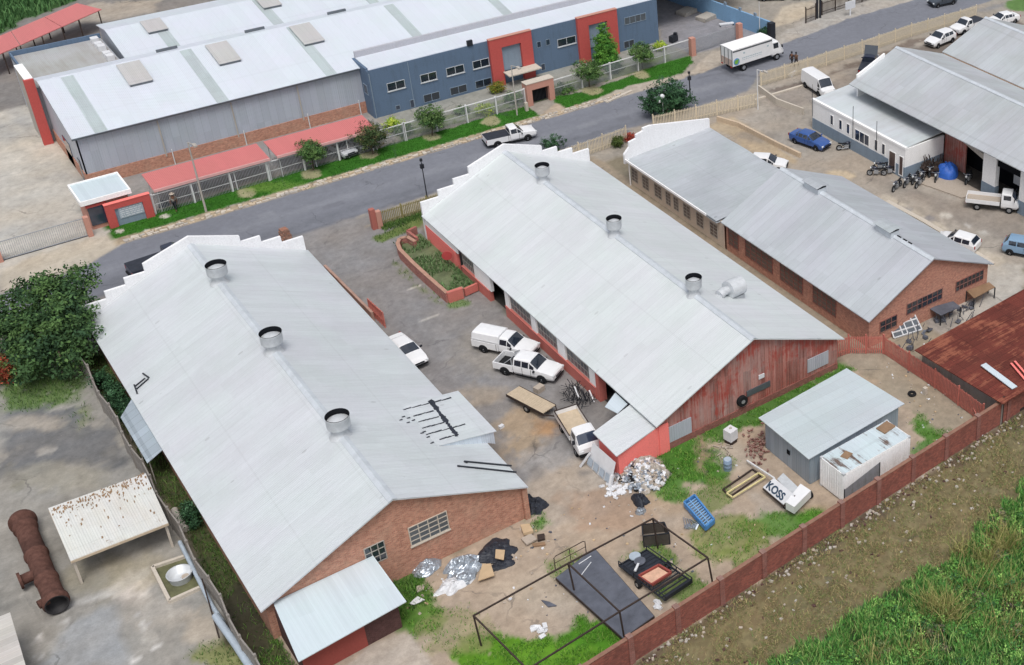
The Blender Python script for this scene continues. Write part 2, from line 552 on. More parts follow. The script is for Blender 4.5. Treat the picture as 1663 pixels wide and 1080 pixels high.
MT['sign_blue'] = m_plain('sign_blue', '#a6b2be', k=1.0, var=.15)
MT['navy'] = m_plain('navy_letters', '#33465a', k=1.0, var=.1)
MT['logo_blue'] = m_plain('logo_blue', '#5f8fbd', k=1.1, var=.1)
MT['logo_green'] = m_plain('logo_green', '#6fa23f', k=1.1, var=.1)
MT['skin'] = m_plain('skin', '#5e4234', k=1.4, var=.1)
MT['cloth_dark'] = m_plain('cloth_dark', '#23252b', k=1.2, var=.2)
MT['cloth_grey'] = m_plain('cloth_grey', '#8a8580', k=1.1, var=.2)
MT['cloth_brown'] = m_plain('cloth_brown', '#5a4436', k=1.2, var=.2)
MT['bark'] = m_plain('bark', '#5b4f44', k=1.1, var=.35, rough=.95, scale=5)
MT['brown_box'] = m_plain('brown_board', '#8a7058', k=1.1, var=.3)
MT['glass'] = m_glass('glass_dark', '#222a35')
MT['glass_blue'] = m_glass('glass_blue', '#2c3648')
MT['glass_grey'] = m_glass('glass_grey', '#4a5158', rough=.3)
MT['glass_brown'] = m_glass('glass_brown', '#4a3a38', rough=.3)
MT['p_white'] = m_paint('paint_white', '#f2f3f5', k=.88)
MT['p_silver'] = m_paint('paint_silver', '#c2c6cb', k=.85)
MT['p_blue'] = m_paint('paint_blue', '#2f4f8a', k=1.2)
MT['p_ltblue'] = m_paint('paint_light_blue', '#7d9cb8', k=1.0)
MT['p_dark'] = m_paint('paint_dark', '#3d444d', k=1.1)
MT['p_black'] = m_paint('paint_black', '#1b2236', k=1.1)
MT['lamp'] = m_plain('lamp_glass', '#dfe3e6', k=.9, var=.05, rough=.2)
MT['tail'] = m_plain('tail_glass', '#8e2a26', k=1.2, var=.1, rough=.2)
MT['leaf'] = m_attr('leaf', rough=.85, fine=3, amt=.15, bump=.0, spec=.08)
MT['ground'] = m_attr('ground', rough=.95, fine=2.2, amt=.27, cracks=.16, bump=.45, bd=.05, spk=(5.0, .93, .09, '#cfc8bd'))
MT['road'] = m_attr('road', rough=.85, fine=2.4, amt=.17, cracks=.22, bump=.2, bd=.02)
# ------------------------------------------------------------------ ground
def vn(x, y, seed=0):
    xi = np.floor(x).astype(np.int64)
    yi = np.floor(y).astype(np.int64)
    fx = x - xi
    fy = y - yi
    fx = fx * fx * (3 - 2 * fx)
    fy = fy * fy * (3 - 2 * fy)

    def h(a, b):
        n = (a * 374761393 + b * 668265263 + seed * 1442695041) & 0x7fffffff
        n = ((n ^ (n >> 13)) * 1274126177) & 0x7fffffff
        n = n ^ (n >> 16)
        return (n & 0xffff) / 65535.0
    return (h(xi, yi) * (1 - fx) + h(xi + 1, yi) * fx) * (1 - fy) + (h(xi, yi + 1) * (1 - fx) + h(xi + 1, yi + 1) * fx) * fy


def fbm(x, y, seed=0, o=4):
    s = 0
    a = .5
    for i in range(o):
        s = s + a * vn(x * 2 ** i, y * 2 ** i, seed + i)
        a *= .5
    return s / (1 - .5 ** o)


def px(*pts):
    return [tuple(g(u, v)[:2]) for u, v in pts]


def sd_poly(x, y, pts):
    """signed distance to a polygon, negative inside"""
    dmin = np.full(x.shape, 1e9)
    ins = np.zeros(x.shape, bool)
    n = len(pts)
    for i in range(n):
        ax, ay = pts[i]
        bx, by = pts[(i + 1) % n]
        ex, ey = bx - ax, by - ay
        t = np.clip(((x - ax) * ex + (y - ay) * ey) / (ex * ex + ey * ey + 1e-12), 0, 1)
        dmin = np.minimum(dmin, (x - ax - t * ex) ** 2 + (y - ay - t * ey) ** 2)
        c = ((ay > y) != (by > y)) & (x < ex * (y - ay) / (ey if abs(ey) > 1e-12 else 1e-12) + ax)
        ins ^= c
    return np.where(ins, -1, 1) * np.sqrt(dmin)


def sd_line(x, y, pts):
    dmin = np.full(x.shape, 1e9)
    for (ax, ay), (bx, by) in zip(pts, pts[1:]):
        ex, ey = bx - ax, by - ay
        t = np.clip(((x - ax) * ex + (y - ay) * ey) / (ex * ex + ey * ey + 1e-12), 0, 1)
        dmin = np.minimum(dmin, (x - ax - t * ex) ** 2 + (y - ay - t * ey) ** 2)
    return np.sqrt(dmin)


GK = .80
LAY = []


def lay(sd, hexc, soft=.4, wob=.5, amt=1.0, ns=.8, patchy=0.0, grass=None):
    LAY.append((sd, np.array(lin(hexc)) * GK, soft, wob, amt, ns, patchy, grass))


def P_(*pts):
    pts = px(*pts)
    return lambda x, y: sd_poly(x, y, pts)


def W_(x0, x1, y0, y1):
    return lambda x, y: sd_poly(x, y, [(x0, y0), (x1, y0), (x1, y1), (x0, y1)])


def E_(u, v, ru, rv):
    """ellipse of the survey photo, taken to the ground"""
    pts = px(*[(u + ru * math.cos(a), v + rv * math.sin(a)) for a in [2 * math.pi * k / 18 for k in range(18)]])
    return lambda x, y: sd_poly(x, y, pts)


def L_(w, *pts):
    pts = px(*pts)
    return lambda x, y: sd_line(x, y, pts) - w


GREEN = '#3d7228'
# far ground and open land
lay(W_(-40, 140, 104, 206), '#a39c92', .5, .5)
# forecourt of the factory, pale concrete with tyre arcs
lay(W_(-40, 16.2, 116.3, 176), '#c3beb5', .5, .2)
lay(P_((0, 440), (140, 385), (185, 384), (250, 386), (390, 372), (330, 400), (120, 440), (0, 475)), '#c2b8a8', .6, .6)
lay(L_(.7, (0, 205), (40, 250), (75, 285), (120, 292)), '#a5a39f', .9, .6, .65)
lay(L_(.5, (10, 150), (35, 200), (70, 240), (100, 280)), '#aaa8a6', .9, .6, .5)
lay(L_(.8, (0, 380), (60, 365), (135, 360)), '#b0ada8', .8, .5, .5)
lay(E_(60, 255, 60, 30), '#cec6b8', 1.2, .8, .5)
lay(P_((0, 130), (20, 110), (40, 130), (10, 165), (0, 170)), '#8f8d8c', .8, .6, .8)
# strip behind the street fence
lay(W_(16, 43, 121, 131), '#9a9795', .3, .3)
lay(W_(43, 78, 120.8, 127.3), '#9b9c96', .3, .4)
lay(W_(43, 76, 120.6, 123.2), '#6d7d4c', .3, .7, .8, patchy=.4, grass=.25)
lay(P_((1060, 0), (1160, 0), (1260, 50), (1200, 70), (1125, 88), (1075, 70)), '#96959a', .3, .2)
lay(L_(.5, (1090, 60), (1150, 50), (1200, 60)), '#8a898e', .6, .5, .5)
# factory back yard and the field beyond
lay(W_(-40, 60, 152, 206), '#8d8884', .6, .5)
lay(P_((-60, -60), (180, -60), (140, -5), (95, 12), (40, 32), (0, 52), (-60, 80)), '#4f7244', .6, 1.0, grass=.8)
lay(P_((100, 20), (160, 5), (260, 0), (250, 20), (140, 40)), '#b5aa9c', .6, .8, .8)
# grass verge
lay(W_(15.6, 56.6, 117.2, 120.4), GREEN, .15, .35, ns=1.2, grass=.35)
lay(P_((893, 158), (945, 150), (1122, 88), (1126, 100), (1105, 120), (1030, 143), (955, 165), (915, 178)), GREEN, .15, .35, ns=1.2, grass=.35)
for u, v in ((505, 283), (400, 313), (600, 250), (700, 222), (797, 197), (962, 147), (1042, 122)):
    lay(E_(u, v, 15, 7), '#a59f7e', .25, .4, .9)
for u, v in ((194, 375), (240, 375), (268, 351)):
    lay(E_(u, v, 7, 3), '#cfcac0', .15, .15, .9)
lay(E_(460, 305, 60, 10), '#7d9a48', .8, .5, .5)
lay(P_((882, 182), (903, 168), (932, 180), (905, 196)), '#b5a695', .2, .3)
# kerb strip
lay(W_(15.5, 66, 116.1, 117.25), '#b7a78f', .15, .35, ns=2.2)
lay(W_(15.5, 66, 116.1, 117.25), '#7f7263', .15, .3, .55, ns=2.6, patchy=.6)
lay(P_((935, 175), (1020, 140), (1120, 118), (1155, 85), (1200, 72), (1235, 62), (1270, 90), (1165, 120), (1030, 152), (950, 180)), '#b9aea0', .25, .3)
lay(P_((1255, 60), (1330, 20), (1400, -10), (1530, -10), (1400, 35), (1300, 68), (1260, 92)), '#b4aea6', .4, .4)
lay(P_((1255, 45), (1330, 20), (1320, 0), (1270, 10)), '#c0b4a2', .4, .4)
lay(L_(.12, (1365, 30), (1385, 42)), '#c9c4bb', .1, .05, .8)
lay(L_(.12, (1390, 20), (1410, 30)), '#c9c4bb', .1, .05, .8)
lay(L_(.12, (1330, 32), (1362, 33)), '#c9c4bb', .1, .05, .8)
# road
ROADP = [(-40, 108.2), (70, 108.1), (77, 108.7), (81.5, 112.2), (140, 113.0), (140, 119.2), (100, 119.0), (90, 117.6), (82, 116.6), (72, 116.1), (16, 116.1), (12, 113.9), (-40, 113.2)]
sdr = lambda x, y: sd_poly(x, y, ROADP)
lay(sdr, '#82858e', .2, .25)
lay(lambda x, y: np.abs(y - 109.9) - .55 + np.where(x > 76, 99, 0), '#757880', .8, .5, .7)
lay(lambda x, y: np.abs(y - 108.5) - .25 + np.where(x > 72, 99, 0), '#6f7178', .3, .3, .6)
lay(lambda x, y: np.abs(y - 112.4) - .5 + np.where(x > 76, 99, 0), '#90939b', .9, .5, .6)
lay(L_(.25, (1125, 122), (1165, 112), (1200, 122), (1240, 125)), '#606269', .4, .4, .7)
lay(L_(.2, (1130, 128), (1175, 118), (1205, 130)), '#6a6c73', .4, .4, .6)
lay(L_(.4, (1225, 130), (1330, 100), (1480, 45), (1640, 5)), '#7d828b', .9, .5, .5)
lay(L_(.5, (1130, 145), (1200, 132)), '#8f9299', .7, .5, .5)
# asphalt yard between the two workshops
lay(W_(25.5, 36.6, 62.5, 108.2), '#918e8d', .5, .5)
lay(W_(8.6, 26.4, 100.3, 108.2), '#918e8d', .5, .5)
lay(P_((590, 430), (640, 480), (700, 560), (760, 640), (720, 640), (640, 540), (580, 460)), '#8d8a8a', .8, .8, .7)
lay(E_(790, 570, 60, 40), '#a29a8f', 1.5, 1.2, .6)
lay(E_(850, 700, 45, 45), '#b6a186', 1.2, 1.3, .75, patchy=.25)
lay(E_(885, 695, 22, 14), '#b98e63', .9, .8, .7)
lay(E_(780, 640, 40, 16), '#aa9c8a', 1.0, 1.0, .6)
lay(P_((850, 740), (900, 720), (960, 770), (985, 800), (900, 830), (860, 800)), '#a9a7a6', 1.0, .8, .7)
lay(E_(940, 650, 40, 22), '#827f7e', .8, .8, .75)
lay(L_(.07, (664, 470), (684, 463)), '#d3cec6', .06, .05, .9)
lay(L_(.07, (683, 522), (712, 511)), '#c3beb6', .06, .05, .8)
lay(L_(.3, (640, 425), (685, 470), (738, 500)), '#76805c', .35, .5, .7, patchy=.5, grass=.25)
lay(E_(745, 493, 18, 6), '#6d8a50', .3, .4, .8, grass=.3)
lay(P_((615, 398), (690, 362), (693, 345), (612, 384)), '#6b7c3f', .3, .4, .9, grass=.5)
lay(L_(.25, (595, 368), (690, 337)), '#a89f92', .3, .3, .8)
lay(P_((650, 398), (665, 385), (690, 402), (700, 420), (738, 450), (742, 468), (700, 450)), '#7d8a68', .3, .4, .95, patchy=.1, grass=.3)
# dirt yard south of the workshops
lay(W_(8.6, 58.5, 48.0, 63.3), '#b3a392', .8, .8)
lay(W_(26.5, 37.5, 60.5, 66), '#b1a69a', 1.2, 1.0)
lay(E_(980, 830, 80, 30), '#ab917c', 1.0, 1.2, .7)
lay(E_(880, 960, 90, 30), '#baad9c', 1.2, 1.0, .7)
lay(E_(1080, 810, 40, 22), '#b19a80', .8, .8, .6)
lay(E_(1320, 835, 60, 12), '#a08d70', .8, .8, .7)
lay(P_((560, 1085), (600, 1050), (650, 1028), (668, 1032), (705, 1085)), '#bdb1a4', .15, .12)
lay(P_((1200, 790), (1235, 800), (1300, 830), (1280, 850), (1235, 845)), '#b1a79c', .6, .6, .8)
for sd, h, a, gr in ((E_(1125, 760, 62, 36), '#4c7c2e', .95, .8), (E_(1115, 735, 45, 25), '#437428', .95, .9), (E_(1090, 790, 40, 22), '#5c8440', .9, .6),
                     (L_(.9, (1095, 735), (1160, 705), (1240, 668), (1370, 600)), '#4f7a34', .95, .7),
                     (E_(1295, 855, 95, 22), '#5f8a3c', .9, .6), (E_(1180, 870, 70, 30), '#80884f', .8, .4), (E_(1230, 905, 60, 18), '#7b8a4a', .7, .4),
                     (E_(1330, 845, 40, 14), '#5f8f38', .9, .7), (E_(840, 1065, 110, 30), '#5f8f2b', 1.0, .8), (E_(965, 1040, 55, 36), '#558a2a', 1.0, .9), (E_(905, 1075, 70, 22), '#64932f', 1.0, .8),
                     (E_(930, 920, 30, 20), '#82895a', .7, .3), (E_(1100, 960, 50, 22), '#6d8446', .85, .5), (E_(1060, 905, 35, 18), '#68823f', .8, .5),
                     (E_(690, 985, 42, 40), '#5c8035', .95, .7), (E_(660, 940, 30, 30), '#4f7030', .95, .8), (E_(655, 1000, 25, 25), '#567a35', .9, .6), (E_(740, 1020, 50, 40), '#98926a', .6, .3),
                     (E_(1530, 685, 45, 42), '#57843a', .95, .7), (E_(1510, 740, 35, 24), '#62894a', .9, .6), (E_(1470, 610, 60, 14), '#68794a', .85, .5), (L_(.5, (1440, 590), (1500, 640), (1560, 700)), '#5c7540', .85, .6),
                     (E_(1590, 690, 30, 16), '#7d8858', .8, .4), (E_(880, 845, 14, 12), '#5f8a44', .9, .5), (E_(1160, 800, 40, 20), '#7a8450', .8, .4)):
    lay(sd, h, .5, .9, a, 1.1, .12, gr)
lay(E_(1140, 735, 14, 30), '#a08d78', .4, .7, .85)
lay(E_(1200, 740, 30, 25), '#b5aa9c', .8, .8, .7)
lay(E_(1430, 620, 40, 20), '#baa892', .8, .8, .6)
for i in range(34):
    u0, v0 = rnd.choice(((650, 470), (720, 560), (800, 680), (900, 720), (760, 620), (640, 430), (1480, 340), (1400, 280), (1560, 390), (880, 760)))
    lay(E_(u0 + rnd.gauss(0, 35), v0 + rnd.gauss(0, 25), rnd.uniform(3, 10), rnd.uniform(2, 6)), rnd.choice(('#6f6c6b', '#7b7877', '#66625f')), .5, .5, rnd.uniform(.3, .75))
for u0, v0, w_ in ((430, 345, 12), (540, 330, 18), (950, 200, 16), (760, 262, 12), (1010, 190, 10)):
    lay(P_((u0 - w_, v0 + w_ * .3), (u0 + w_, v0 - w_ * .3), (u0 + w_ + 5, v0 + 6 - w_ * .3), (u0 - w_ + 5, v0 + 6 + w_ * .3)), rnd.choice(('#74767e', '#8f9299')), .12, .1, .6)
# ground west of the workshop : concrete yard
WY = lambda x, y: sd_poly(x, y, [(-40, 20), (8.7, 20), (8.7, 100), (7.5, 104.5), (-40, 104.5)])
lay(WY, '#9d9a94', .3, .3)
lay(P_((0, 575), (60, 575), (130, 610), (135, 650), (80, 668), (0, 672)), '#5f7a44', .8, 1.0, .9, patchy=.2, grass=.5)
lay(E_(125, 685, 25, 22), '#77834a', .8, .8, .85, grass=.4)
lay(P_((0, 668), (100, 660), (180, 690), (210, 760), (120, 755), (0, 775)), '#747577', .8, 1.4, .95)
lay(E_(50, 690, 50, 14), '#bab0a2', .8, .8, .7)
lay(E_(90, 775, 80, 22), '#9f9a8d', .9, 1.0, .7)
lay(E_(150, 940, 60, 30), '#9a9482', .9, 1.0, .6)
lay(E_(215, 955, 26, 22), '#d3ccc5', .6, .6, .9)
lay(E_(255, 1000, 50, 30), '#b9b1a6', .9, .9, .7)
lay(P_((130, 1000), (185, 985), (210, 1085), (60, 1085)), '#a4a7aa', .5, .5, .75)
lay(L_(.25, (110, 985), (170, 965), (240, 930)), '#c7c5c2', .3, .3, .7)
lay(E_(370, 1065, 60, 26), '#848a54', .7, .9, .85, grass=.4)
lay(E_(330, 1020, 30, 26), '#bcb0a0', .7, .8, .7)
lay(E_(215, 925, 70, 25), '#a9a089', .8, .9, .5)
for i in range(26):
    u0, v0 = rnd.uniform(0, 330), rnd.uniform(690, 1075)
    lay(E_(u0, v0, rnd.uniform(8, 34), rnd.uniform(4, 12)), rnd.choice(('#86837d', '#bdb8b0', '#8b8873', '#77756f')), .6, 1.1, rnd.uniform(.3, .6))
for u, v in ((63, 1038), (62, 1067), (105, 1010), (235, 1017), (255, 1050), (220, 1073), (225, 998)):
    lay(E_(u, v, 7, 5), '#dcd9d6', .12, .12, .8)
    lay(E_(u, v, 2.5, 1.8), '#a59e94', .1, .05, .8)
# gap between the boundary wall and the workshop
lay(lambda x, y: sd_poly(x, y, [(8.8, 56), (10.3, 56), (10.3, 100), (8.8, 100)]), '#4d5236', .25, .3, .95, grass=.8)
lay(E_(400, 1010, 40, 60), '#413d34', .5, .6, .8)
# east yards
lay(W_(53.2, 56.2, 63.5, 108), '#a59886', .4, .5)
lay(W_(62, 140, 64, 108.8), '#aaa196', .5, .5)
lay(P_((1150, 205), (1240, 255), (1290, 262), (1240, 215), (1190, 190)), '#b5a58e', .5, .6)
lay(P_((1265, 165), (1320, 150), (1310, 250), (1240, 225)), '#a59d93', .5, .5)
lay(E_(1225, 222, 40, 8), '#938b82', .6, .6, .7)
lay(E_(1400, 265, 60, 18), '#a89d90', .8, .8, .7)
lay(E_(1365, 285, 26, 8), '#cdbba0', .5, .5, .8)
lay(P_((1440, 325), (1500, 350), (1600, 420), (1570, 400), (1480, 345)), '#c4b9a9', .4, .4)
lay(L_(.9, (1440, 325), (1520, 370), (1590, 410), (1663, 455)), '#c3b9aa', .4, .4, .9)
lay(P_((1400, 285), (1480, 320), (1560, 365), (1663, 395), (1663, 345), (1560, 330), (1500, 315), (1440, 285)), '#999087', .9, .8, .85)
lay(E_(1535, 350, 12, 5), '#cfc9bf', .2, .2, .9)
lay(E_(1595, 378, 8, 4), '#c9c3ba', .2, .2, .9)
lay(E_(1572, 366, 6, 3), '#c0bab2', .2, .2, .9)
lay(E_(1510, 355, 14, 6), '#85858c', .4, .5, .7)
lay(E_(1470, 340, 12, 5), '#85858a', .4, .5, .7)
lay(P_((1600, 430), (1663, 430), (1663, 470), (1560, 545), (1500, 560), (1540, 500)), '#bdb7ae', .4, .4)
lay(P_((1415, 545), (1500, 500), (1560, 520), (1490, 590), (1440, 560)), '#a39c95', .6, .6)
lay(P_((1240, 160), (1330, 135), (1480, 85), (1500, 75), (1480, 100), (1330, 160), (1270, 185)), '#9c938a', .4, .4)
lay(L_(.5, (1240, 152), (1330, 128), (1480, 70), (1640, 30)), '#6f625a', .5, .6, .75, patchy=.2)
lay(P_((1480, 80), (1560, 50), (1640, 30), (1663, 40), (1540, 92)), '#6e655f', .6, .6, .8)
lay(E_(1655, 8, 25, 10), '#5c8340', .4, .4, .9, grass=.4)
lay(W_(53.5, 62, 44, 64), '#a39887', .6, .8)
lay(lambda x, y: sd_poly(x, y, [(56.7, 46), (58.6, 46), (58.6, 60), (56.7, 62)]), '#857c70', .3, .5, .8)
# waste land south of the brick wall
lay(lambda x, y: y - 48.0 - .06 * (x - 20), '#7d7056', .3, .3, ns=1.4)
lay(lambda x, y: y - 48.0 - .06 * (x - 20), '#96906a', .5, .6, .75, ns=1.1, patchy=.45)
lay(lambda x, y: y - 48.0 - .06 * (x - 20), '#5c5040', .5, .6, .55, ns=1.8, patchy=.55)
lay(lambda x, y: np.abs(y - 47.7 - .06 * (x - 20)) - .5, '#5d5048', .6, .6, .8)
lay(lambda x, y: y - 43.0 - np.where(x > 45, (x - 45) * .12, 0), '#33482a', .8, 1.4, .97, grass=1.0)


def ground_eval(x, y):
    col = np.tile(np.array(lin('#8c8473')) * GK, (x.size, 1))
    gr = np.zeros(x.size)
    n0 = fbm(x * .55, y * .55, 11) - .5
    n1 = fbm(x * 1.3, y * 1.3, 37) - .5
    n2 = fbm(x * 2.6 + 7, y * 2.6, 71, 3)
    for sd, c, soft, wob, amt, ns, patchy, grs in LAY:
        dd = sd(x, y) + wob * (n0 + n1 * .8) * 2.0
        a = np.clip(.5 - dd / soft, 0, 1) * amt
        if patchy:
            a = a * np.clip((n2 - patchy * .95) / .18 + .5, 0, 1)
        col = col * (1 - a[:, None]) + c * a[:, None]
        gr = gr * (1 - a) + (grs or 0) * a
    big = .93 + .14 * fbm(x * .18, y * .18, 5)
    mid = .86 + .28 * fbm(x * .9, y * .9, 23)
    road_ = np.clip(.5 - sdr(x, y) / .4, 0, 1)
    mid = mid * (1 - road_) + road_ * (.95 + .1 * fbm(x * .5, y * 1.5, 29))
    sm = 1 + (fbm(x * 3.1, y * 3.1, 67, 3) - .5) * .30 * (1 - road_ * .7)
    warm = (fbm(x * .33, y * .33, 47) - .5)[:, None] * np.array([.10, .0, -.12])
    return col * (big * mid * sm)[:, None] * (1 + warm * (1 - road_)[:, None]), gr


def zone(name, x0, x1, y0, y1, step, mat, hz=.02):
    nx = int(round((x1 - x0) / step)) + 1
    ny = int(round((y1 - y0) / step)) + 1
    X, Y = np.meshgrid(np.linspace(x0, x1, nx), np.linspace(y0, y1, ny))
    x = X.ravel()
    y = Y.ravel()
    col, gr = ground_eval(x, y)
    edge = np.minimum(np.minimum(x - x0, x1 - x), np.minimum(y - y0, y1 - y))
    z = (fbm(x * .7, y * .7, 3) - .5) * hz * np.clip(edge / 1.0, 0, 1)
    v = np.stack([x, y, z], 1)
    i = np.arange((ny - 1) * (nx - 1))
    a = (i // (nx - 1)) * nx + i % (nx - 1)
    f = np.stack([a, a + 1, a + nx + 1, a + nx], 1)
    me = bpy.data.meshes.new(name)
    me.vertices.add(len(v))
    me.vertices.foreach_set('co', v.ravel())
    me.loops.add(f.size)
    me.loops.foreach_set('vertex_index', f.ravel())
    me.polygons.add(len(f))
    me.polygons.foreach_set('loop_start', np.arange(len(f)) * 4)
    me.update()
    me.validate()
    me.polygons.foreach_set('use_smooth', [True] * len(f))
    ca = me.color_attributes.new('Col', 'FLOAT_COLOR', 'POINT')
    ca.data.foreach_set('color', np.concatenate([col, np.ones((len(v), 1))], 1).astype(np.float32).ravel())
    me.materials.append(mat)
    o = bpy.data.objects.new(name, me)
    C.objects.link(o)
    tag(o, kind='structure')
    return o


FARG = m_plain('far_ground', '#7d7a62', k=.8, var=.3, scale=.02, fine=.4, rough=.95)
gm = MB()
gm.quad((-3000, -3000, -.12), (3000, -3000, -.12), (3000, 3000, -.12), (-3000, 3000, -.12))
go = gm.build('ground', FARG)
go.location.z = -.12
tag(go, kind='structure')
zone('forecourt', -38, 15.6, 116.2, 205, .5, MT['ground'])
zone('factory_yard', 15.6, 140, 121, 205, .5, MT['ground'])
zone('grass_verge', 15.6, 140, 116.2, 121, .22, MT['ground'], .06)
zone('road', -38, 140, 107.4, 116.2, .28, MT['road'], .0)
zone('pavement', -38, 140, 104.4, 107.4, .35, MT['ground'])
zone('concrete_yard', -30, 8.8, 50, 104.4, .3, MT['ground'], .05)
zone('asphalt_yard', 8.8, 36.6, 63.6, 104.4, .25, MT['ground'], .03)
zone('car_yard', 36.6, 130, 63.6, 104.4, .4, MT['ground'], .03)
zone('dirt_yard', 8.8, 58.4, 48.6, 63.6, .2, MT['ground'], .08)
zone('neighbour_yard', 58.4, 110, 30, 63.6, .4, MT['ground'])
zone('waste_land', 8.8, 58.4, 28, 48.6, .22, MT['ground'], .12)

# kerb stones along the verge : a real step
kb = MB()
for row in range(3):
    x = 16.0
    while x < 66:
        w = rnd.uniform(.28, .75)
        if rnd.random() < (.95, .7, .5)[row]:
            hh = rnd.uniform(.05, .13)
            yy = 116.28 + row * .30 + rnd.uniform(-.07, .07)
            kb.mat(rnd.choice((0, 0, 1, 2))).obox((x + w / 2, yy, hh / 2 - .02), w / 2 - rnd.uniform(.02, .08), .12 + rnd.uniform(-.04, .03), hh / 2 + .02, rnd.uniform(-.25, .25), rnd.uniform(-.1, .1), rnd.uniform(-.1, .1))
        x += w
tag(kb.build('kerb', [MT['pale_conc'], MT['deck'], MT['grey_conc']]), kind='structure')
k2 = MB()
for (u0, v0), (u1, v1) in (((985, 167), (1026, 148)), ((1225, 163), (1325, 133))):
    a, b_ = g(u0, v0), g(u1, v1)
    k2.bar(a + Vector((0, 0, .05)), b_ + Vector((0, 0, .05)), .3, .16)
tag(k2.build('kerb', MT['pale_conc']), kind='structure')
# ------------------------------------------------------------------ building helpers
def win(parent, pl, at, a0, a1, z0, z1, nx, nz, frame, glass, out, t=.05, sill=None, fd=.05):
    """window part (frame) with its pane as sub-part, on wall plane pl ('x' or 'y') at coordinate `at`, facing out=+1/-1"""
    fb = MB()

    def bx(mb, p0, p1, q0, q1, d0, d1):
        lo, hi = sorted((at + out * d0, at + out * d1))
        if pl == 'y':
            mb.box(p0, p1, lo, hi, q0, q1)
        else:
            mb.box(lo, hi, p0, p1, q0, q1)
    bx(fb, a0, a0 + t, z0, z1, 0, fd)
    bx(fb, a1 - t, a1, z0, z1, 0, fd)
    bx(fb, a0 + t, a1 - t, z0, z0 + t, 0, fd - .003)
    bx(fb, a0 + t, a1 - t, z1 - t, z1, 0, fd - .003)
    for i in range(1, nx):
        c = a0 + (a1 - a0) * i / nx
        bx(fb, c - t / 2, c + t / 2, z0 + t, z1 - t, 0, fd - .006)
    for i in range(1, nz):
        c = z0 + (z1 - z0) * i / nz
        bx(fb, a0 + t, a1 - t, c - t / 2, c + t / 2, 0, fd - .010)
    if sill:
        bx(fb, a0 - .05, a1 + .05, z0 - .08, z0 - .003, 0, .10)
    f = fb.build('window', frame, parent)
    pb = MB()
    bx(pb, a0 + t / 2, a1 - t / 2, z0 + t / 2, z1 - t / 2, .003, .018)
    pb.build('pane', glass, f)
    return f


def gable_roof(parent, x0, x1, y0, y1, ze, xr, zr, mat, matr=None, t=.07, ridge=True, axis='y', name='roof'):
    """two slopes with the ridge along y (axis='y') and a ridge cap"""
    mb = MB()
    n = 26
    mbs = []
    for (xa, za, xb, zb) in ((x0, ze, xr, zr), (xr, zr, x1, ze)):
        rows = []
        for j in range(n + 1):
            y = y0 + (y1 - y0) * j / n
            wob = (vn(xa * 3 + np.arange(9) * 1.7, np.full(9, j * 1.3), 5) - .5) * .022
            rows.append([(xa + (xb - xa) * i / 8, y, za + (zb - za) * i / 8 + wob[i]) for i in range(9)])
        mb.grid(rows[::-1], True)
    # underside and edges
    mb.sm = False
    for (xa, za, xb, zb) in ((x0, ze, xr, zr), (xr, zr, x1, ze)):
        mb.slab([(xa, y0, za - .02), (xb, y0, zb - .02), (xb, y1, zb - .02), (xa, y1, za - .02)], t)
    ro = mb.build(name, mat, parent)
    if ridge:
        rb = MB()
        s = (zr - ze) / max(.1, xr - x0)
        w = .28
        rb.slab([(xr - w, y0 - .01, zr - w * s + .05), (xr, y0 - .01, zr + .06), (xr, y1, zr + .06), (xr - w, y1, zr - w * s + .05)], .03)
        rb.slab([(xr, y0 - .012, zr + .06), (xr + w, y0 - .012, zr - w * s + .05), (xr + w, y1, zr - w * s + .05), (xr, y1, zr + .06)], .03)
        rb.build('ridge_cap', MT['cap'], ro)
    return ro


def gable_parapet(parent, xm, y, tops, mat, t=.24, zb=0.0):
    """parapet on a gable end facing the road; tops = outline from west to east, (x offset, z)"""
    pts = [(xm + dx, y, z) for dx, z in tops]
    x0, x1 = pts[0][0], pts[-1][0]
    mb = MB()
    mb.wallpoly([(x0, y, zb), (x1, y, zb)] + pts[::-1], (0, -t, 0))
    return mb.build('parapet', mat, parent)


STEPS = [(-8.2, 4.05), (-6.55, 4.05), (-6.549, 4.7), (-5.05, 4.7), (-5.049, 5.3), (-3.55, 5.3), (-3.549, 6.0), (0, 7.15), (3.549, 5.9), (3.55, 5.35), (5.049, 5.35), (5.05, 4.75), (6.549, 4.75), (6.55, 4.15), (8.25, 4.15)]


def roof_vent(parent, x, y, z, rad, lean=.04):
    """open-topped sheet-metal extractor on a flared base"""
    mb = MB()
    prof = [(rad * .95, -.25), (rad * .62, .12), (rad * .60, .42), (rad * .80, .50), (rad * .98, .56), (rad, .62), (rad, 1.22), (rad * 1.03, 1.25), (rad * 1.03, 1.36)]
    rows = [[(x + rr * math.cos(a) + lean * zz, y + rr * math.sin(a), z + zz) for a in [2 * math.pi * k / 24 for k in range(24)]] for rr, zz in prof]
    mb.grid(rows, True, True)
    v = mb.build('roof_vent', MT['galv'], parent)
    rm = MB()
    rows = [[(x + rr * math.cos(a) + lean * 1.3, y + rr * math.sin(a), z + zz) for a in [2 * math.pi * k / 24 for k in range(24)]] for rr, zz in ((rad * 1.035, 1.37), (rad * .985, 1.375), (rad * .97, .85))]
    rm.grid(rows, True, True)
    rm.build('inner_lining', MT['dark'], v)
    cb = MB()
    rows = [[(x + rr * math.cos(a) + lean, y + rr * math.sin(a), z + zz) for a in [2 * math.pi * k / 20 for k in range(20)]] for rr, zz in ((rad * .96, .98), (rad * .55, 1.16), (rad * .02, 1.2))]
    cb.grid(rows, True, True)
    cb.build('inner_cap', MT['galv'], v)
    return v


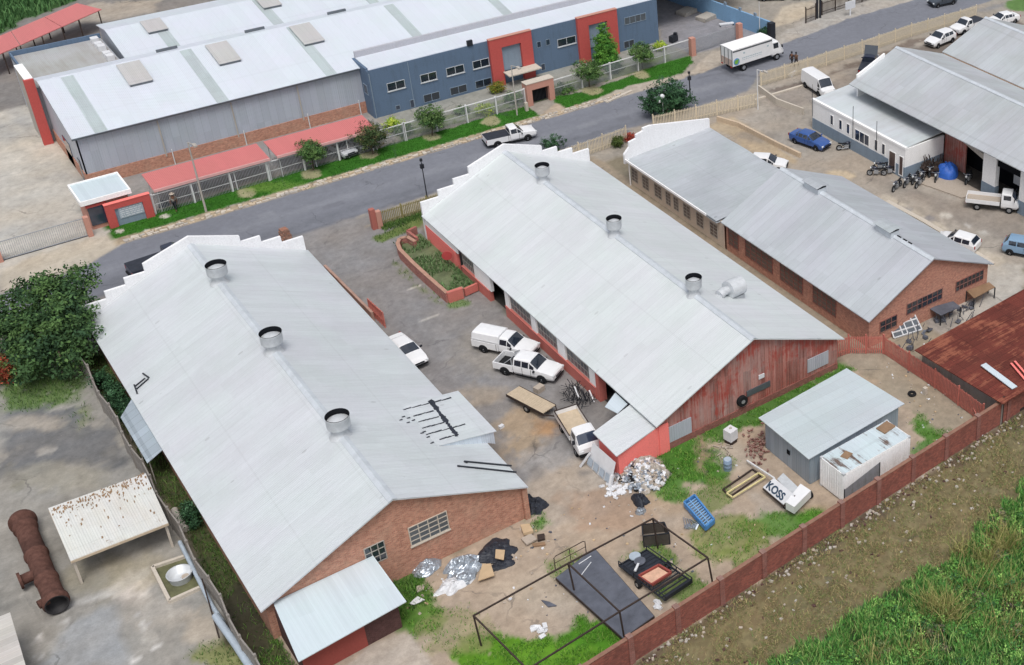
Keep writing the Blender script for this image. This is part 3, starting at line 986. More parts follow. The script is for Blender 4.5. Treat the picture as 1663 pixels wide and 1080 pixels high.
# ================================================================== workshop A (left)
A = thing('brick_workshop', 'long brick workshop with pale grey sheet roof and a lean-to at its near gable', 'workshop', (18.1, 81.5, 0))
ax0, ax1, ay0, ay1 = 9.75, 26.5, 62.65, 100.3
ra = gable_roof(A, ax0, ax1, ay0, ay1, 2.82, 18.12, 6.5, MT['roof_a'])
w = MB()
w.wallpoly([(10.1, 63.1, 0), (26.15, 63.1, 0), (26.15, 63.1, 2.78), (18.12, 63.1, 6.30), (10.1, 63.1, 2.78)], (0, -.25, 0))
w.box(10.1, 10.35, 63.36, 100.2, 0, 2.72)
w.box(25.9, 26.15, 63.36, 100.2, 0, 2.72)
w.box(10.36, 25.89, 100.0, 100.2, 0, 2.72)
w.build('wall', MT['brick'], A)
gable_parapet(A, 18.12, 100.31, STEPS, MT['white_parapet'])
win(A, 'y', 63.1, 18.75, 21.25, 2.05, 3.55, 4, 4, MT['pale_conc'], MT['glass_grey'], -1, t=.06, sill=True)
win(A, 'y', 63.1, 16.0, 17.25, 2.05, 3.5, 3, 3, MT['grey_conc'], MT['glass'], -1, t=.05)
bp = MB()
bp.box(26.16, 26.5, 62.9, 63.5, 0, 2.6)
each(bp, 'pier', MT['brick'], A)
for yy in (93.6, 82.3, 70.6):
    roof_vent(A, 18.12, yy, 6.5, .72)
# raised sheeted bay on the yard-side slope
dm = MB()
dz = lambda x: 2.82 + (26.5 - x) / (26.5 - 18.12) * 3.68
dm.slab([(23.2, 68.3, dz(23.2) + .03), (27.2, 68.2, 3.55), (27.2, 73.9, 3.55), (23.2, 73.8, dz(23.2) + .03)], .06)
do = dm.build('raised_roof', MT['roof_a'], A)
dw = MB()
dw.wallpoly([(23.5, 68.33, dz(23.5) - .05), (26.5, 68.33, 2.8), (27.05, 68.33, 2.45), (27.05, 68.33, 3.46), (23.5, 68.33, dz(23.5) + .06)], (0, -.05, 0))
dw.box(27.0, 27.05, 68.4, 73.8, 2.5, 3.46)
dw.build('cladding', MT['sheet_pale'], do)
tw = MB()     # tar patches over the joints of the raised bay
pl = lambda x: dz(23.2) + .03 + (x - 23.2) / 4.0 * (3.55 - dz(23.2) - .03)
for i in range(15):
    y = 68.9 + i * .32
    x = 24.75 + .02 * i
    tw.obox((x, y, pl(x) + .02), .13 + rnd.uniform(-.04, .06), .17, .012, rnd.uniform(-.4, .4))
for y, xa, xb in ((68.9, 23.6, 24.9), (69.8, 23.1, 25.8), (70.6, 23.2, 24.7), (71.4, 23.3, 24.7), (72.2, 23.3, 24.7), (73.2, 22.9, 26.4)):
    n = 5
    for k in range(n):
        xx = xa + (xb - xa) * (k + .5) / n
        zz = pl(xx) if xx > 23.2 else dz(xx) + .02
        tw.obox((xx, y + rnd.uniform(-.02, .02), zz + .025), (xb - xa) / n / 2 * .98, .03 + rnd.uniform(0, .03), .012, 0, 0, .08)
for i in range(9):
    x, y = 22.3 + rnd.random() * .9, 68.6 + rnd.random() * 4
    tw.obox((x, y, dz(x) + .03), .14, .045, .012, rnd.uniform(-.2, .2))
each(tw, 'tar_patch', MT['tarp_black'], A)
tw = MB()     # loose bars lying near the yard eave, small frame on the far slope
for a, b_ in (((755, 757), (830, 751)), ((745, 770), (838, 762)), ((755, 757), (762, 768))):
    q = [g(*a, 3.6), g(*b_, 3.1)]
    for p in q:
        p.z = dz(p.x) + .07
    tw.bar(q[0], q[1], .10, .06)
each(tw, 'roof_bar', MT['black'], A)
tw = MB()
zw = lambda x: 2.82 + (x - 9.75) / (18.12 - 9.75) * 3.68
for a, b_ in (((214, 613), (231, 600)), ((217, 617), (237, 602)), ((213, 610), (216, 618)), ((229, 598), (238, 601))):
    q = [g(*a, 3.9), g(*b_, 4.2)]
    for p in q:
        p.z = zw(p.x) + .07
    tw.bar(q[0], q[1], .09, .06)
each(tw, 'roof_bracket', MT['black'], A)
# lean-to in front of the gable
lt = MB()
lt.slab([(10.15, 58.2, 2.35), (16.55, 58.7, 2.35), (16.45, 63.05, 2.75), (10.55, 63.05, 2.75)], .06)
lr = lt.build('lean_to', MT['roof_white'], A)
lw = MB()
lw.wallpoly([(10.5, 59.0, 0), (14.1, 59.2, 0), (14.1, 59.2, 2.27), (10.5, 59.0, 2.27)], (0, -.15, 0))
lw.build('roller_door', MT['red_dark'], lr)
lw = MB()
lw.wallpoly([(14.11, 59.2, 0), (16.2, 59.3, 0), (16.2, 59.3, 2.27), (14.11, 59.2, 2.27)], (0, -.2, 0))
lw.box(16.0, 16.2, 59.52, 63.0, 0, 2.25)
lw.box(10.5, 10.65, 59.2, 63.0, 0, 2.25)
each(lw, 'side_wall', MT['brick_brown'], lr)
# sheeted canopy over the side passage
cn = MB()
cn.slab([(8.7, 81.2, 2.15), (10.0, 81.4, 2.68), (10.0, 88.6, 2.68), (8.7, 87.4, 2.15)], .05)
cn.build('side_canopy', MT['roof_canopy'], A)
cn = MB()
for y in (81.6, 84.4, 87.1):
    cn.box(8.84, 8.90, y, y + .06, 0, 2.12)
each(cn, 'canopy_post', MT['grey_conc'], A)

# ================================================================== workshop B (middle)
B = thing('red_workshop', 'middle workshop with white roof, red plinth and a rusty sheeted near gable', 'workshop', (44.5, 81.5, 0))
bx0, bx1, by0, by1 = 36.15, 52.85, 62.65, 99.9
gable_roof(B, bx0, bx1, by0, by1, 2.82, 44.5, 6.5, MT['roof_b'])
w = MB()
w.wallpoly([(36.5, 63.1, .55), (52.5, 63.1, .55), (52.5, 63.1, 2.76), (44.5, 63.1, 6.30), (36.5, 63.1, 2.76)], (0, -.12, 0))
w.build('gable_cladding', MT['sheet_rust'], B)
w = MB()
w.box(36.5, 52.5, 63.04, 63.36, 0, .545)
w.build('gable_plinth', MT['brick_dark'], B)
w = MB()
w.box(52.25, 52.5, 63.4, 99.6, 0, 2.7)
w.box(36.8, 52.2, 99.55, 99.8, 0, 2.7)
w.build('wall', MT['brick'], B)
gable_parapet(B, 44.5, 99.91, STEPS, MT['white_parapet'])
# yard wall : plinth, white piers, windows, door bays
wp = MB()
for ya, yb in ((71.2, 85.2), (88.0, 93.0)):
    wp.box(36.28, 36.62, ya, yb, 0, 1.0)
    wp.box(36.24, 36.63, ya + .01, yb - .01, 1.0, 1.06)
each(wp, 'plinth', MT['red_wall'], B)
wp = MB()
wp.box(36.30, 36.62, 93.9, 99.8, 0, 1.9)
wp.build('pink_wall', MT['red_pink'], B)
wp = MB()
for ya, yb in ((71.2, 72.1), (75.6, 76.8), (80.1, 80.9), (84.5, 85.2), (87.7, 90.6)):
    wp.box(36.33, 36.60, ya, yb, 1.062, 2.75)
wp.box(36.33, 36.60, 93.5, 99.8, 1.905, 2.75)
each(wp, 'pier', MT['white_wall'], B)
wp = MB()
wp.box(36.32, 36.9, 70.75, 71.19, 0, 2.75)
each(wp, 'door_jamb', MT['red_wall'], B)
for ya, yb in ((72.1, 75.6), (76.8, 80.1), (80.9, 84.5), (90.6, 93.0)):
    win(B, 'x', 36.5, ya, yb, 1.065, 2.72, 7, 3, MT['grey_conc'], MT['glass_grey'], -1, t=.04)
wp = MB()
wp.box(36.42, 36.5, 93.02, 93.48, 0, 2.3)
wp.build('door', MT['black'], B)
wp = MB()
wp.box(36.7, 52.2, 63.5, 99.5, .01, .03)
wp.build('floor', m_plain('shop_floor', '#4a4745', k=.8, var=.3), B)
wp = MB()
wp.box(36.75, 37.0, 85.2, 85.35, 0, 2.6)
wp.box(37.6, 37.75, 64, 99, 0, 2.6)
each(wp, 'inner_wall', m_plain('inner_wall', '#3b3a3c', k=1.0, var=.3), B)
for yy in (93.0, 81.4, 70.2):
    roof_vent(B, 44.5, yy, 6.5, .60)
# gable details : tyre-like extractor, louvre, small white board, grey patch sheet
gb = MB()
gb.tube([(43.5, 63.09, 1.30), (43.5, 62.80, 1.30)], .42, 20)
gv = gb.build('wall_fan', MT['rubber'], B)
gb = MB()
gb.tube([(43.5, 62.82, 1.30), (43.5, 62.78, 1.30)], .16, 12)
gb.build('hub', MT['steel'], gv)
gb = MB()
gb.box(44.0, 46.1, 63.03, 63.10, 1.35, 1.85)
gb.build('louvre', MT['glass_grey'], B)
gb = MB()
gb.box(45.1, 45.6, 63.04, 63.10, 2.4, 2.75)
each(gb, 'board', MT['plastic_white'], B)
gb = MB()
gb.box(37.3, 39.2, 63.05, 63.10, .56, 1.9)
gb.box(49.6, 51.6, 63.05, 63.10, .9, 2.1)
each(gb, 'patch_sheet', MT['sheet_grey'], B)
# blower on the roof
fx, fy = 47.9, 70.0
fz = 2.82 + (52.85 - fx) / 8.35 * 3.68
fb = MB()
fb.tube([(fx - .55, fy - .1, fz + .75), (fx + .75, fy + .05, fz + .70)], .72, 24)
bl = fb.build('roof_blower', MT['galv'], B)
fb = MB()
fb.tube([(fx - 1.45, fy - .25, fz + .75), (fx - .98, fy - .15, fz + .85), (fx - .53, fy - .1, fz + .78)], [.40, .34, .30], 16)
fb.tube([(fx - 1.4, fy - .25, fz - .1), (fx - 1.4, fy - .25, fz + .75)], .28, 12)
fb.build('intake_duct', MT['galv'], bl)
fb = MB()
fb.box(fx - .6, fx + .7, fy - .5, fy + .5, fz - .35, fz + .12)
fb.build('base', MT['steel'], bl)
fb = MB()
fb.tube([(fx - .56, fy - .1, fz + .75), (fx - .60, fy - .1, fz + .75)], .12, 12)
fb.build('hub', MT['dark'], bl)
# flat-roofed annex at the near corner
an = MB()
an.slab([(32.75, 62.3, 2.28), (36.25, 62.95, 2.50), (36.75, 66.3, 2.60), (32.75, 65.35, 2.38)], .08)
ao = an.build('annex_roof', MT['roof_b'], B)
an = MB()
an.wallpoly([(33.0, 62.55, 0), (36.45, 62.95, 0), (36.45, 62.95, 2.40), (33.0, 62.55, 2.2)], (0, -.2, 0))
an.box(36.46, 37.25, 62.9, 63.03, 0, 2.45)
an.box(33.0, 33.2, 62.8, 65.1, 0, 2.2)
an.box(33.21, 36.4, 64.95, 65.12, 0, 2.2)
each(an, 'annex_wall', MT['red_pink'], ao)
an = MB()
an.slab([(35.2, 66.2, 2.3), (36.2, 66.5, 2.45), (36.25, 68.2, 2.45), (34.9, 67.4, 2.3)], .05)
each(an, 'loose_sheet', MT['roof_white'], ao)

# ================================================================== workshop C (right of the middle)
Cw = thing('plastered_workshop', 'workshop with ribbed grey roof, plastered rear half and brick near gable', 'workshop', (62.3, 81.0, 0))
cx0, cx1, cy0, cy1, cbr = 55.75, 69.4, 63.2, 98.3, 83.0
gable_roof(Cw, cx0, cx1, cy0, cbr, 2.82, 62.4, 6.0, MT['roof_c'])
mb = MB()
rows = []
for j in range(17):
    y = cbr + .45 + (cy1 - cbr - .45) * j / 16
    sag = .12 * math.sin(math.pi * j / 16)
    rows.append([(55.6 + 9.6 * i / 8, y, 2.74 + .5 * i / 8 - sag * (1 - i / 8) + .03 * math.sin(i * 2.1 + j)) for i in range(9)])
mb.grid(rows[::-1], True)
mb.slab([(55.62, cbr + .46, 2.55), (65.2, cbr + .46, 3.05), (65.2, cy1, 3.05), (55.62, cy1, 2.55)], .06)
mb.build('rear_roof', MT['roof_c_smooth'], Cw)
mb = MB()
mb.wallpoly([(69.1, cbr - .05, 0), (56.1, cbr - .05, 0), (56.1, cbr - .05, 2.74), (62.4, cbr - .05, 5.83), (69.1, cbr - .05, 2.74)], (0, .2, 0))
mb.build('rear_gable', MT['tan_wall'], Cw)
w = MB()
w.wallpoly([(56.1, 63.6, 0), (69.1, 63.6, 0), (69.1, 63.6, 2.76), (62.4, 63.6, 5.83), (56.1, 63.6, 2.76)], (0, -.25, 0))
w.box(56.1, 56.35, 63.86, cbr, 0, 2.74)
w.box(68.85, 69.1, 63.86, cbr, 0, 2.74)
w.build('wall', MT['brick_c'], Cw)
w = MB()
w.box(56.08, 56.35, cbr + .01, cy1, 0, 2.58)
w.box(64.85, 65.1, cbr + .01, cy1, 0, 2.95)
each(w, 'rear_wall', MT['tan_wall'], Cw)
w = MB()
w.box(55.52, 55.62, cbr + 2, cy1, 2.60, 2.82)
each(w, 'fascia', MT['white_wall'], Cw)
w = MB()
w.tube([(55.86, cy1 - .1, 0), (55.86, cy1 - .1, 2.75)], .07, 8)
each(w, 'downpipe', MT['white_wall'], Cw)
gable_parapet(Cw, 0, cy1 + .01, [(55.5, 3.3), (56.1, 3.9), (56.101, 4.4), (56.9, 4.55), (56.901, 4.95), (57.7, 5.1), (57.701, 5.4), (58.5, 5.45), (65.2, 4.2)], MT['white_parapet'], zb=2.3)
for ya, yb in ((97.1, 98.2), (95.2, 96.3), (93.0, 94.2), (91.5, 92.3), (90.2, 91.0), (88.3, 89.4), (86.2, 87.3), (84.0, 85.2)):
    win(Cw, 'x', 56.08, ya, yb, .5, 1.85, 2, 4, MT['grey_conc'], MT['glass_brown'], -1, t=.05)
for ya, yb in ((80.9, 82.4), (76.0, 79.9), (71.9, 75.0), (67.6, 70.6)):
    win(Cw, 'x', 56.1, ya, yb, .75, 2.45, 5 if yb - ya > 2 else 2, 4, MT['brick_dark'], MT['glass_brown'], -1, t=.07)
win(Cw, 'y', 63.6, 60.0, 63.9, 1.45, 2.5, 7, 2, MT['brick_dark'], MT['glass'], -1, t=.05)
win(Cw, 'y', 63.6, 65.4, 68.6, 1.45, 2.45, 7, 2, MT['brick_dark'], MT['glass'], -1, t=.05)
win(Cw, 'y', 63.6, 57.2, 59.0, .9, 2.0, 3, 2, MT['brick_dark'], MT['glass'], -1, t=.05)
for yy in (78.2, 68.8):
    v = MB()
    v.box(61.95, 62.85, yy - .95, yy + .95, 5.75, 6.32)
    vo = v.build('ridge_vent', MT['cap'], Cw)
    v = MB()
    v.slab([(61.75, yy - 1.05, 6.50), (62.4, yy - 1.05, 6.62), (63.05, yy - 1.05, 6.50), (63.05, yy + 1.05, 6.50), (62.4, yy + 1.05, 6.62), (61.75, yy + 1.05, 6.50)], .03)
    v.build('cowl', MT['roof_c_smooth'], vo)
    v = MB()
    v.box(61.92, 62.88, yy - .9, yy + .9, 6.32, 6.46)
    v.build('louvre', MT['dark'], vo)
v = MB()
for y in (66.7, 66.1, 67.4):
    v.obox((62.45, y, 6.09), .06, .22, .02)
each(v, 'ridge_gap', MT['dark'], Cw)

# ================================================================== car workshop D (far right)
D = thing('white_garage', 'white and grey car garage with ribbed twin gable roofs and a low annex', 'garage', (84.0, 83.0, 0))
dy0, dy1 = 55.0, 95.0
gable_roof(D, 80.2, 93.4, dy0, dy1, 5.0, 86.6, 7.5, MT['roof_d'])
gable_roof(D, 93.7, 106.5, dy0, dy1 + .4, 5.0, 100.1, 7.5, MT['roof_d'], name='second_roof')
w = MB()
w.box(93.3, 93.8, dy0, dy1, 4.82, 4.93)
w.build('valley_gutter', MT['brown_box'], D)
w = MB()
w.wallpoly([(93.2, dy1 - .3, 0), (81.0, dy1 - .3, 0), (81.0, dy1 - .3, 4.9), (86.6, dy1 - .3, 7.35), (93.2, dy1 - .3, 4.9)], (0, .2, 0))
w.wallpoly([(106.2, dy1 - .3, 0), (93.9, dy1 - .3, 0), (93.9, dy1 - .3, 4.9), (100.1, dy1 - .3, 7.35), (106.2, dy1 - .3, 4.9)], (0, .2, 0))
w.box(92.9, 93.15, dy0, dy1 - .6, 0, 4.85)
w.build('wall', MT['white_wall'], D)
w = MB()
w.wallpoly([(84.9, dy1 + .05, 5.0), (81.2, dy1 + .05, 4.6), (81.2, dy1 + .05, 5.75), (84.9, dy1 + .05, 7.2)], (0, .2, 0))
w.build('parapet', MT['white_wall'], D)
# low annex
w = MB()
w.box(77.2, 77.4, 82.9, 97.2, 1.25, 3.2)
w.box(77.41, 82.3, 82.9, 83.1, 1.25, 3.2)
w.box(77.41, 81.5, 97.0, 97.2, 0, 3.2)
w.box(77.12, 77.42, 82.85, 97.25, 3.2, 3.42)
each(w, 'annex_wall', MT['white_wall'], D)
w = MB()
w.box(77.17, 77.4, 82.87, 97.2, 0, 1.245)
w.box(77.41, 82.3, 82.87, 83.1, 0, 1.245)
each(w, 'annex_plinth', MT['blue_plinth'], D)
w = MB()
w.slab([(77.43, 83.0, 3.30), (82.6, 83.0, 3.62), (82.6, 97.3, 3.62), (77.43, 97.3, 3.30)], .08)
w.build('annex_roof', MT['roof_d_annex'], D)
for ya, yb, z0, z1, nx in ((93.8, 94.3, 1.6, 2.7, 1), (92.4, 92.9, 1.6, 2.7, 1), (91.2, 91.7, 1.6, 2.7, 1), (88.2, 90.4, 1.4, 2.6, 3), (86.9, 87.4, 1.4, 2.6, 1), (85.8, 86.3, 1.4, 2.6, 1)):
    win(D, 'x', 77.2, ya, yb, z0, z1, nx, 1, MT['white_wall'], MT['glass_blue'], -1, t=.05)
for ya, yb in ((84.2, 85.2), (83.1, 83.7)):
    win(D, 'x', 77.17, ya, yb, .2, 2.3, 1, 1, MT['white_wall'], MT['glass_brown'], -1, t=.06)
# open bays : piers, brown sheeted wall, dark interior
for ya, yb, xw in ((74.5, 76.2, 81.0), (69.6, 71.4, 81.0)):
    w = MB()
    w.box(81.0, 81.5, ya, yb, 1.4, 4.85)
    po = each(w, 'pier', MT['white_wall'], D)[0]
    w = MB()
    w.box(80.97, 81.53, ya - .03, yb + .03, 0, 1.395)
    w.build('pier_base', MT['blue_plinth'], po)
w = MB()
w.box(82.4, 82.55, 79.9, 82.85, 0, 4.95)
w.build('brown_sheeting', MT['sheet_rust'], D)
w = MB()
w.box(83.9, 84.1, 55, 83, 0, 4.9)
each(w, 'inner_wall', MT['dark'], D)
w = MB()
w.box(81.1, 83.9, 55, 82.8, .16, .18)
w.build('floor', m_plain('garage_floor', '#5a5550', k=.8, var=.3), D)
w = MB()
w.bar((81.3, 76.25, 3.75), (82.2, 79.9, 3.85), .25, .55)
each(w, 'lintel', MT['grey_conc'], D)
w = MB()
w.box(81.15, 81.28, 71.45, 74.45, 3.6, 4.8)
each(w, 'lintel', MT['dark'], D)
w = MB()
for ya in (71.9, 73.2):
    w.box(83.0, 83.1, ya, ya + .8, 1.4, 2.6)
each(w, 'board', MT['plastic_white'], D)
w = MB()
for u, v, h in ((1379, 225, 3.2), (1415, 248, 2.6), (1317, 215, 2.0)):
    p = g(u, v, 0)
    x = 77.08
    y = {1379: 90.6, 1415: 87.0, 1317: 97.1}[u]
    w.tube([(x, y, 1.5), (x, y, 3.4 + h * .5)], .03, 6)
each(w, 'conduit_pole', MT['black'], D)
ap = MB()
ap.prism([(77.6, 81.6), (78.8, 76.6), (81.05, 75.9), (83.0, 75.9), (83.0, 82.8), (79.0, 82.8)], -.05, .14)
tag(ap.build('concrete_apron', MT['slab_pad']), kind='structure')

# ================================================================== factory E (across the road)
E = thing('grey_factory', 'long factory across the road with white roofs and slate blue office front', 'factory', (48.0, 135.0, 0))
ze = 5.1
ey, ery, eby = 128.7, 139.2, 149.8


def xroof(name, x0, x1, ya, za, yr, zr, yb, zb, mat):
    mb = MB()
    mb.slab([(x0, ya, za), (x1, ya, za), (x1, yr, zr), (x0, yr, zr)], .08)
    mb.slab([(x0, yr + .002, zr), (x1, yr + .002, zr), (x1, yb, zb), (x0, yb, zb)], .08)
    return mb.build(name, mat, E)


r1 = xroof('roof', 16.1, 92, ey, ze, ery, 7.2, 141.5, 6.7, MT['roof_e'])
r2 = xroof('second_roof', 24.6, 96, 141.52, 5.9, 149.6, 7.1, 153.6, 6.4, MT['roof_e'])
s1 = lambda y: ze + (y - ey) / (ery - ey) * 2.1
s2 = lambda y: 5.9 + (y - 141.52) / (149.6 - 141.52) * 1.2
tr = MB()
for x in (18.6, 29.4, 40.0, 50.6, 61.2, 72.0):
    w2 = .55
    tr.slab([(x - w2, ey + .02, s1(ey) + .012), (x + w2, ey + .02, s1(ey) + .012), (x + w2, ery - .3, s1(ery - .3) + .012), (x - w2, ery - .3, s1(ery - .3) + .012)], .01)
    if x > 25:
        tr.slab([(x - w2, 141.6, s2(141.6) + .012), (x + w2, 141.6, s2(141.6) + .012), (x + w2, 149.3, s2(149.3) + .012), (x - w2, 149.3, s2(149.3) + .012)], .01)
each(tr, 'translucent_strip', MT['roof_trans'], E)


SKYL = m_roof('skylight_grey', '#cfcecd', 'x', k=.84, contrast=.04, streak=.06, dirtamt=.3, dirt='#c2b9ae', seed=83, tile=.5, seam=9)


def skylight(u, v, y0, y1, s, wx):
    p = g(u, v, 6.6)
    mb = MB()
    x0, x1 = p.x - wx / 2, p.x + wx / 2
    mb.slab([(x0, y0, s(y0) + .30), (x1, y0, s(y0) + .30), (x1, y1, s(y1) + .22), (x0, y1, s(y1) + .22)], .06)
    so = mb.build('skylight_box', SKYL, E)
    mb = MB()
    mb.wallpoly([(x0 + .08, y0 + .05, s(y0) - .05), (x1 - .08, y0 + .05, s(y0) - .05), (x1 - .08, y0 + .05, s(y0) + .24), (x0 + .08, y0 + .05, s(y0) + .24)], (0, -.1, 0))
    mb.wallpoly([(x0 + .1, y1, s(y1) - .05), (x0 + .1, y0 + .2, s(y0) - .05), (x0 + .1, y0 + .2, s(y0) + .24), (x0 + .1, y1, s(y1) + .16)], (-.06, 0, 0))
    each(mb, 'upstand', MT['glass_grey'], so)


for u, v in ((212, 114), (356, 83), (491, 52)):
    skylight(u, v, 134.6, 138.6, s1, 2.15)
for u, v in ((251, 47), (436, 8)):
    skylight(u, v, 146.6, 149.4, s2, 2.0)
mb = MB()
for u in (270, 410, 540):
    p = g(u, 80 - (u - 270) * .24, 7)
    mb.box(p.x - 1.0, p.x + 1.0, 140.3, 140.5, 6.9, 7.22)
each(mb, 'ridge_gap', MT['glass_grey'], E)
w = MB()
w.wallpoly([(16.4, 129.0, 1.25), (44, 129.0, 1.25), (44, 129.0, ze - .06), (16.4, 129.0, ze - .06)], (0, -.12, 0))
w.wallpoly([(16.4, 141.5, 1.25), (16.4, 129.0, 1.25), (16.4, 129.0, ze - .06), (16.4, ery, 7.1), (16.4, 141.5, 6.6)], (-.12, 0, 0))
w.wallpoly([(24.8, 153.5, 1.2), (24.8, 141.6, 1.2), (24.8, 141.6, 5.8), (24.8, 149.6, 7.0), (24.8, 153.5, 6.3)], (-.12, 0, 0))
w.build('cladding', MT['sheet_grey'], E)
w = MB()
w.box(16.36, 44, 128.94, 129.3, 0, 1.245)
w.box(16.34, 16.7, 129.31, 141.4, 0, 1.245)
each(w, 'brick_plinth', MT['brick'], E)
w = MB()
for x in (23.3, 30.0, 36.4):
    w.box(x, x + .12, 128.88, 128.935, 1.0, ze - .1)
each(w, 'panel_joint', MT['grey_conc'], E)
w = MB()
w.box(16.05, 42.7, ey - .12, ey + .03, ze - .16, ze - .01)
each(w, 'gutter', MT['glass_grey'], E)
w = MB()
for x in (23.9, 30.6, 36.9, 42.2):
    w.tube([(x, 128.85, 0), (x, 128.85, 1.6)], .05, 6)
each(w, 'downpipe', MT['white_post'], E)
w = MB()
w.box(16.34, 16.4, 133.6, 136.2, 0, 2.6)
w.box(16.33, 16.4, 130.2, 131.1, 0, 2.2)
each(w, 'side_door', MT['glass_blue'], E)
# flat block at the west end
w = MB()
w.box(16.0, 24.4, 141.6, 152.0, 0, 5.5)
fo = w.build('flat_block', MT['sheet_grey'], E)
w = MB()
w.box(16.1, 24.3, 141.7, 151.8, 5.5, 5.55)
w.build('flat_roof', m_roof('flat_roof', '#c8cac9', 'x', k=.8, contrast=.01, streak=.03, dirtamt=.6, dirt='#9c8a7c', seed=61, seam=30, blot=.5), fo)
w = MB()
w.box(15.95, 24.45, 151.9, 152.1, 5.5, 6.0)
w.box(15.95, 16.12, 144.4, 151.88, 5.5, 5.95)
each(w, 'upstand', MT['blue_wall'], fo)
w = MB()
for i, y in enumerate((150.8, 149.4, 148.2, 146.2, 145.0)):
    w.box(23.3, 24.0, y - .4, y + .4, 5.56, 6.1 - .1 * (i % 2))
each(w, 'cooling_unit', MT['plastic_white'], E)
w = MB()
w.box(15.2, 16.05, 140.75, 141.2, 0, 6.9)
pw = w.build('red_pier', MT['red_portal'], E)
w = MB()
w.box(15.35, 15.98, 141.21, 145.2, 0, 6.9)
sw = w.build('side_wall', MT['grey_conc'], E)
w = MB()
w.box(15.3, 16.05, 141.0, 145.3, 6.9, 6.98)
w.build('coping', MT['white_wall'], sw)
# office block
w = MB()
w.box(42.9, 77.6, 127.0, 127.25, 0, 5.3)
w.box(42.9, 43.15, 127.26, 130.9, 0, 5.5)
w.box(77.35, 77.6, 127.26, 151, 0, 5.3)
each(w, 'office_wall', MT['blue_wall'], E)
w = MB()
w.slab([(43.16, 127.05, 5.36), (77.55, 127.05, 5.36), (77.55, 130.3, 5.62), (43.16, 130.3, 5.62)], .1)
each(w, 'office_roof', MT['roof_e'], E)
w = MB()
w.box(43.16, 77.6, 130.31, 130.6, 5.2, 6.25)
w.build('office_upstand', m_wall('upstand_grey', '#a3a4ac', k=1.2, samt=.2), E)
w = MB()
w.tube([(43.05, 126.9, 0), (43.05, 126.9, 5.0)], .05, 6)
w.tube([(42.7, 130.4, 0), (42.7, 130.4, 4.8)], .06, 6)
for x in (47.2, 71.3):
    w.box(x, x + .06, 126.96, 126.995, 0, 5.2)
each(w, 'downpipe', MT['blue_plinth'], E)
for xa, xb in ((44.7, 46.6), (48.3, 50.1), (51.2, 53.2), (54.2, 56.1), (64.4, 66.7), (68.5, 70.5)):
    win(E, 'y', 127.0, xa, xb, 2.55, 3.45, 2, 1, MT['galv'], MT['glass'], -1, t=.05, sill=True)
for xa, xb in ((48.3, 50.1), (51.3, 53.2), (54.2, 56.1), (69.2, 70.7), (72.8, 74.2)):
    win(E, 'y', 127.0, xa, xb, .25, 1.15, 2, 1, MT['blue_plinth'], MT['glass'], -1, t=.05)
for xa in (59.7, 60.8, 61.9, 63.0):
    win(E, 'y', 127.0, xa, xa + .5, 3.1, 3.8, 1, 1, MT['blue_plinth'], MT['glass_blue'], -1, t=.04)
for xa in (61.0, 62.1):
    win(E, 'y', 127.0, xa, xa + .5, .3, 1.1, 1, 1, MT['blue_plinth'], MT['glass_blue'], -1, t=.04)
for xa, z0, z1 in ((45.2, .3, .8), (46.8, .1, 1.0)):
    win(E, 'y', 127.0, xa, xa + .5, z0, z1, 1, 1, MT['blue_plinth'], MT['glass_blue'], -1, t=.04)
win(E, 'y', 127.0, 73.1, 76.0, 3.1, 4.0, 4, 1, MT['blue_plinth'], MT['glass_grey'], -1, t=.06)
win(E, 'x', 42.9, 127.6, 128.6, 2.4, 3.5, 1, 1, MT['blue_plinth'], MT['glass_blue'], -1, t=.05)
for xa, xb in ((56.2, 61.2), (66.9, 72.0)):
    w = MB()
    cw = 1.35
    w.box(xa, xa + cw, 126.6, 126.99, 0, 5.45)
    w.box(xb - cw, xb, 126.6, 126.99, 0, 5.45)
    w.box(xa + cw, xb - cw, 126.6, 126.99, 4.35, 5.45)
    po = w.build('red_portal', MT['red_portal'], E)
    w = MB()
    w.box(xa - .03, xb + .03, 126.55, 127.05, 5.45, 5.52)
    w.build('coping', MT['peach'], po)
    w = MB()
    w.box(xa + cw + .01, xb - cw - .01, 126.9, 126.985, 1.5, 4.34)
    w.build('glazing', MT['blue_plinth'], po)
w = MB()
w.slab([(57.4, 125.2, 1.5), (61.3, 125.2, 1.5), (61.3, 126.58, 1.55), (57.4, 126.58, 1.55)], .12)
w.build('entrance_canopy', MT['pale_conc'], E)
w = MB()
w.box(53.9, 54.5, 126.85, 127.1, 5.3, 5.9)
w.build('floodlight', MT['black'], E)

# ================================================================== smaller roofs and sheds
def posts(mb, pts, z0, z1, w=.08):
    for x, y in pts:
        mb.box(x - w / 2, x + w / 2, y - w / 2, y + w / 2, z0, z1)


cp = thing('red_carport', 'long pink-red flat carport against the factory wall with silver cars under it', 'carport', (30, 121.4, 0))
mb = MB()
for xa, xb in ((19.9, 30.1), (30.75, 40.4)):
    mb.slab([(xa, 119.75, 2.35), (xb, 119.75, 2.35), (xb, 123.2, 2.55), (xa, 123.2, 2.55)], .08)
mb.build('roof', MT['roof_red'], cp)
mb = MB()
for xa, xb in ((19.9, 30.1), (30.75, 40.4)):
    mb.box(xa, xb, 119.62, 119.74, 2.15, 2.40)
each(mb, 'fascia', m_plain('pink_fascia', '#d9a8a6', k=.95, var=.1), cp)
mb = MB()
posts(mb, [(x, y) for x in (20.2, 23.5, 26.8, 29.9, 31.0, 34.2, 37.4, 40.2) for y in (120.0, 123.0)], 0, 2.3)
each(mb, 'post', MT['white_post'], cp)
cp2 = thing('red_carport', 'red roofed carport beyond the flat roof at the upper left corner', 'carport', (20, 168, 0))
mb = MB()
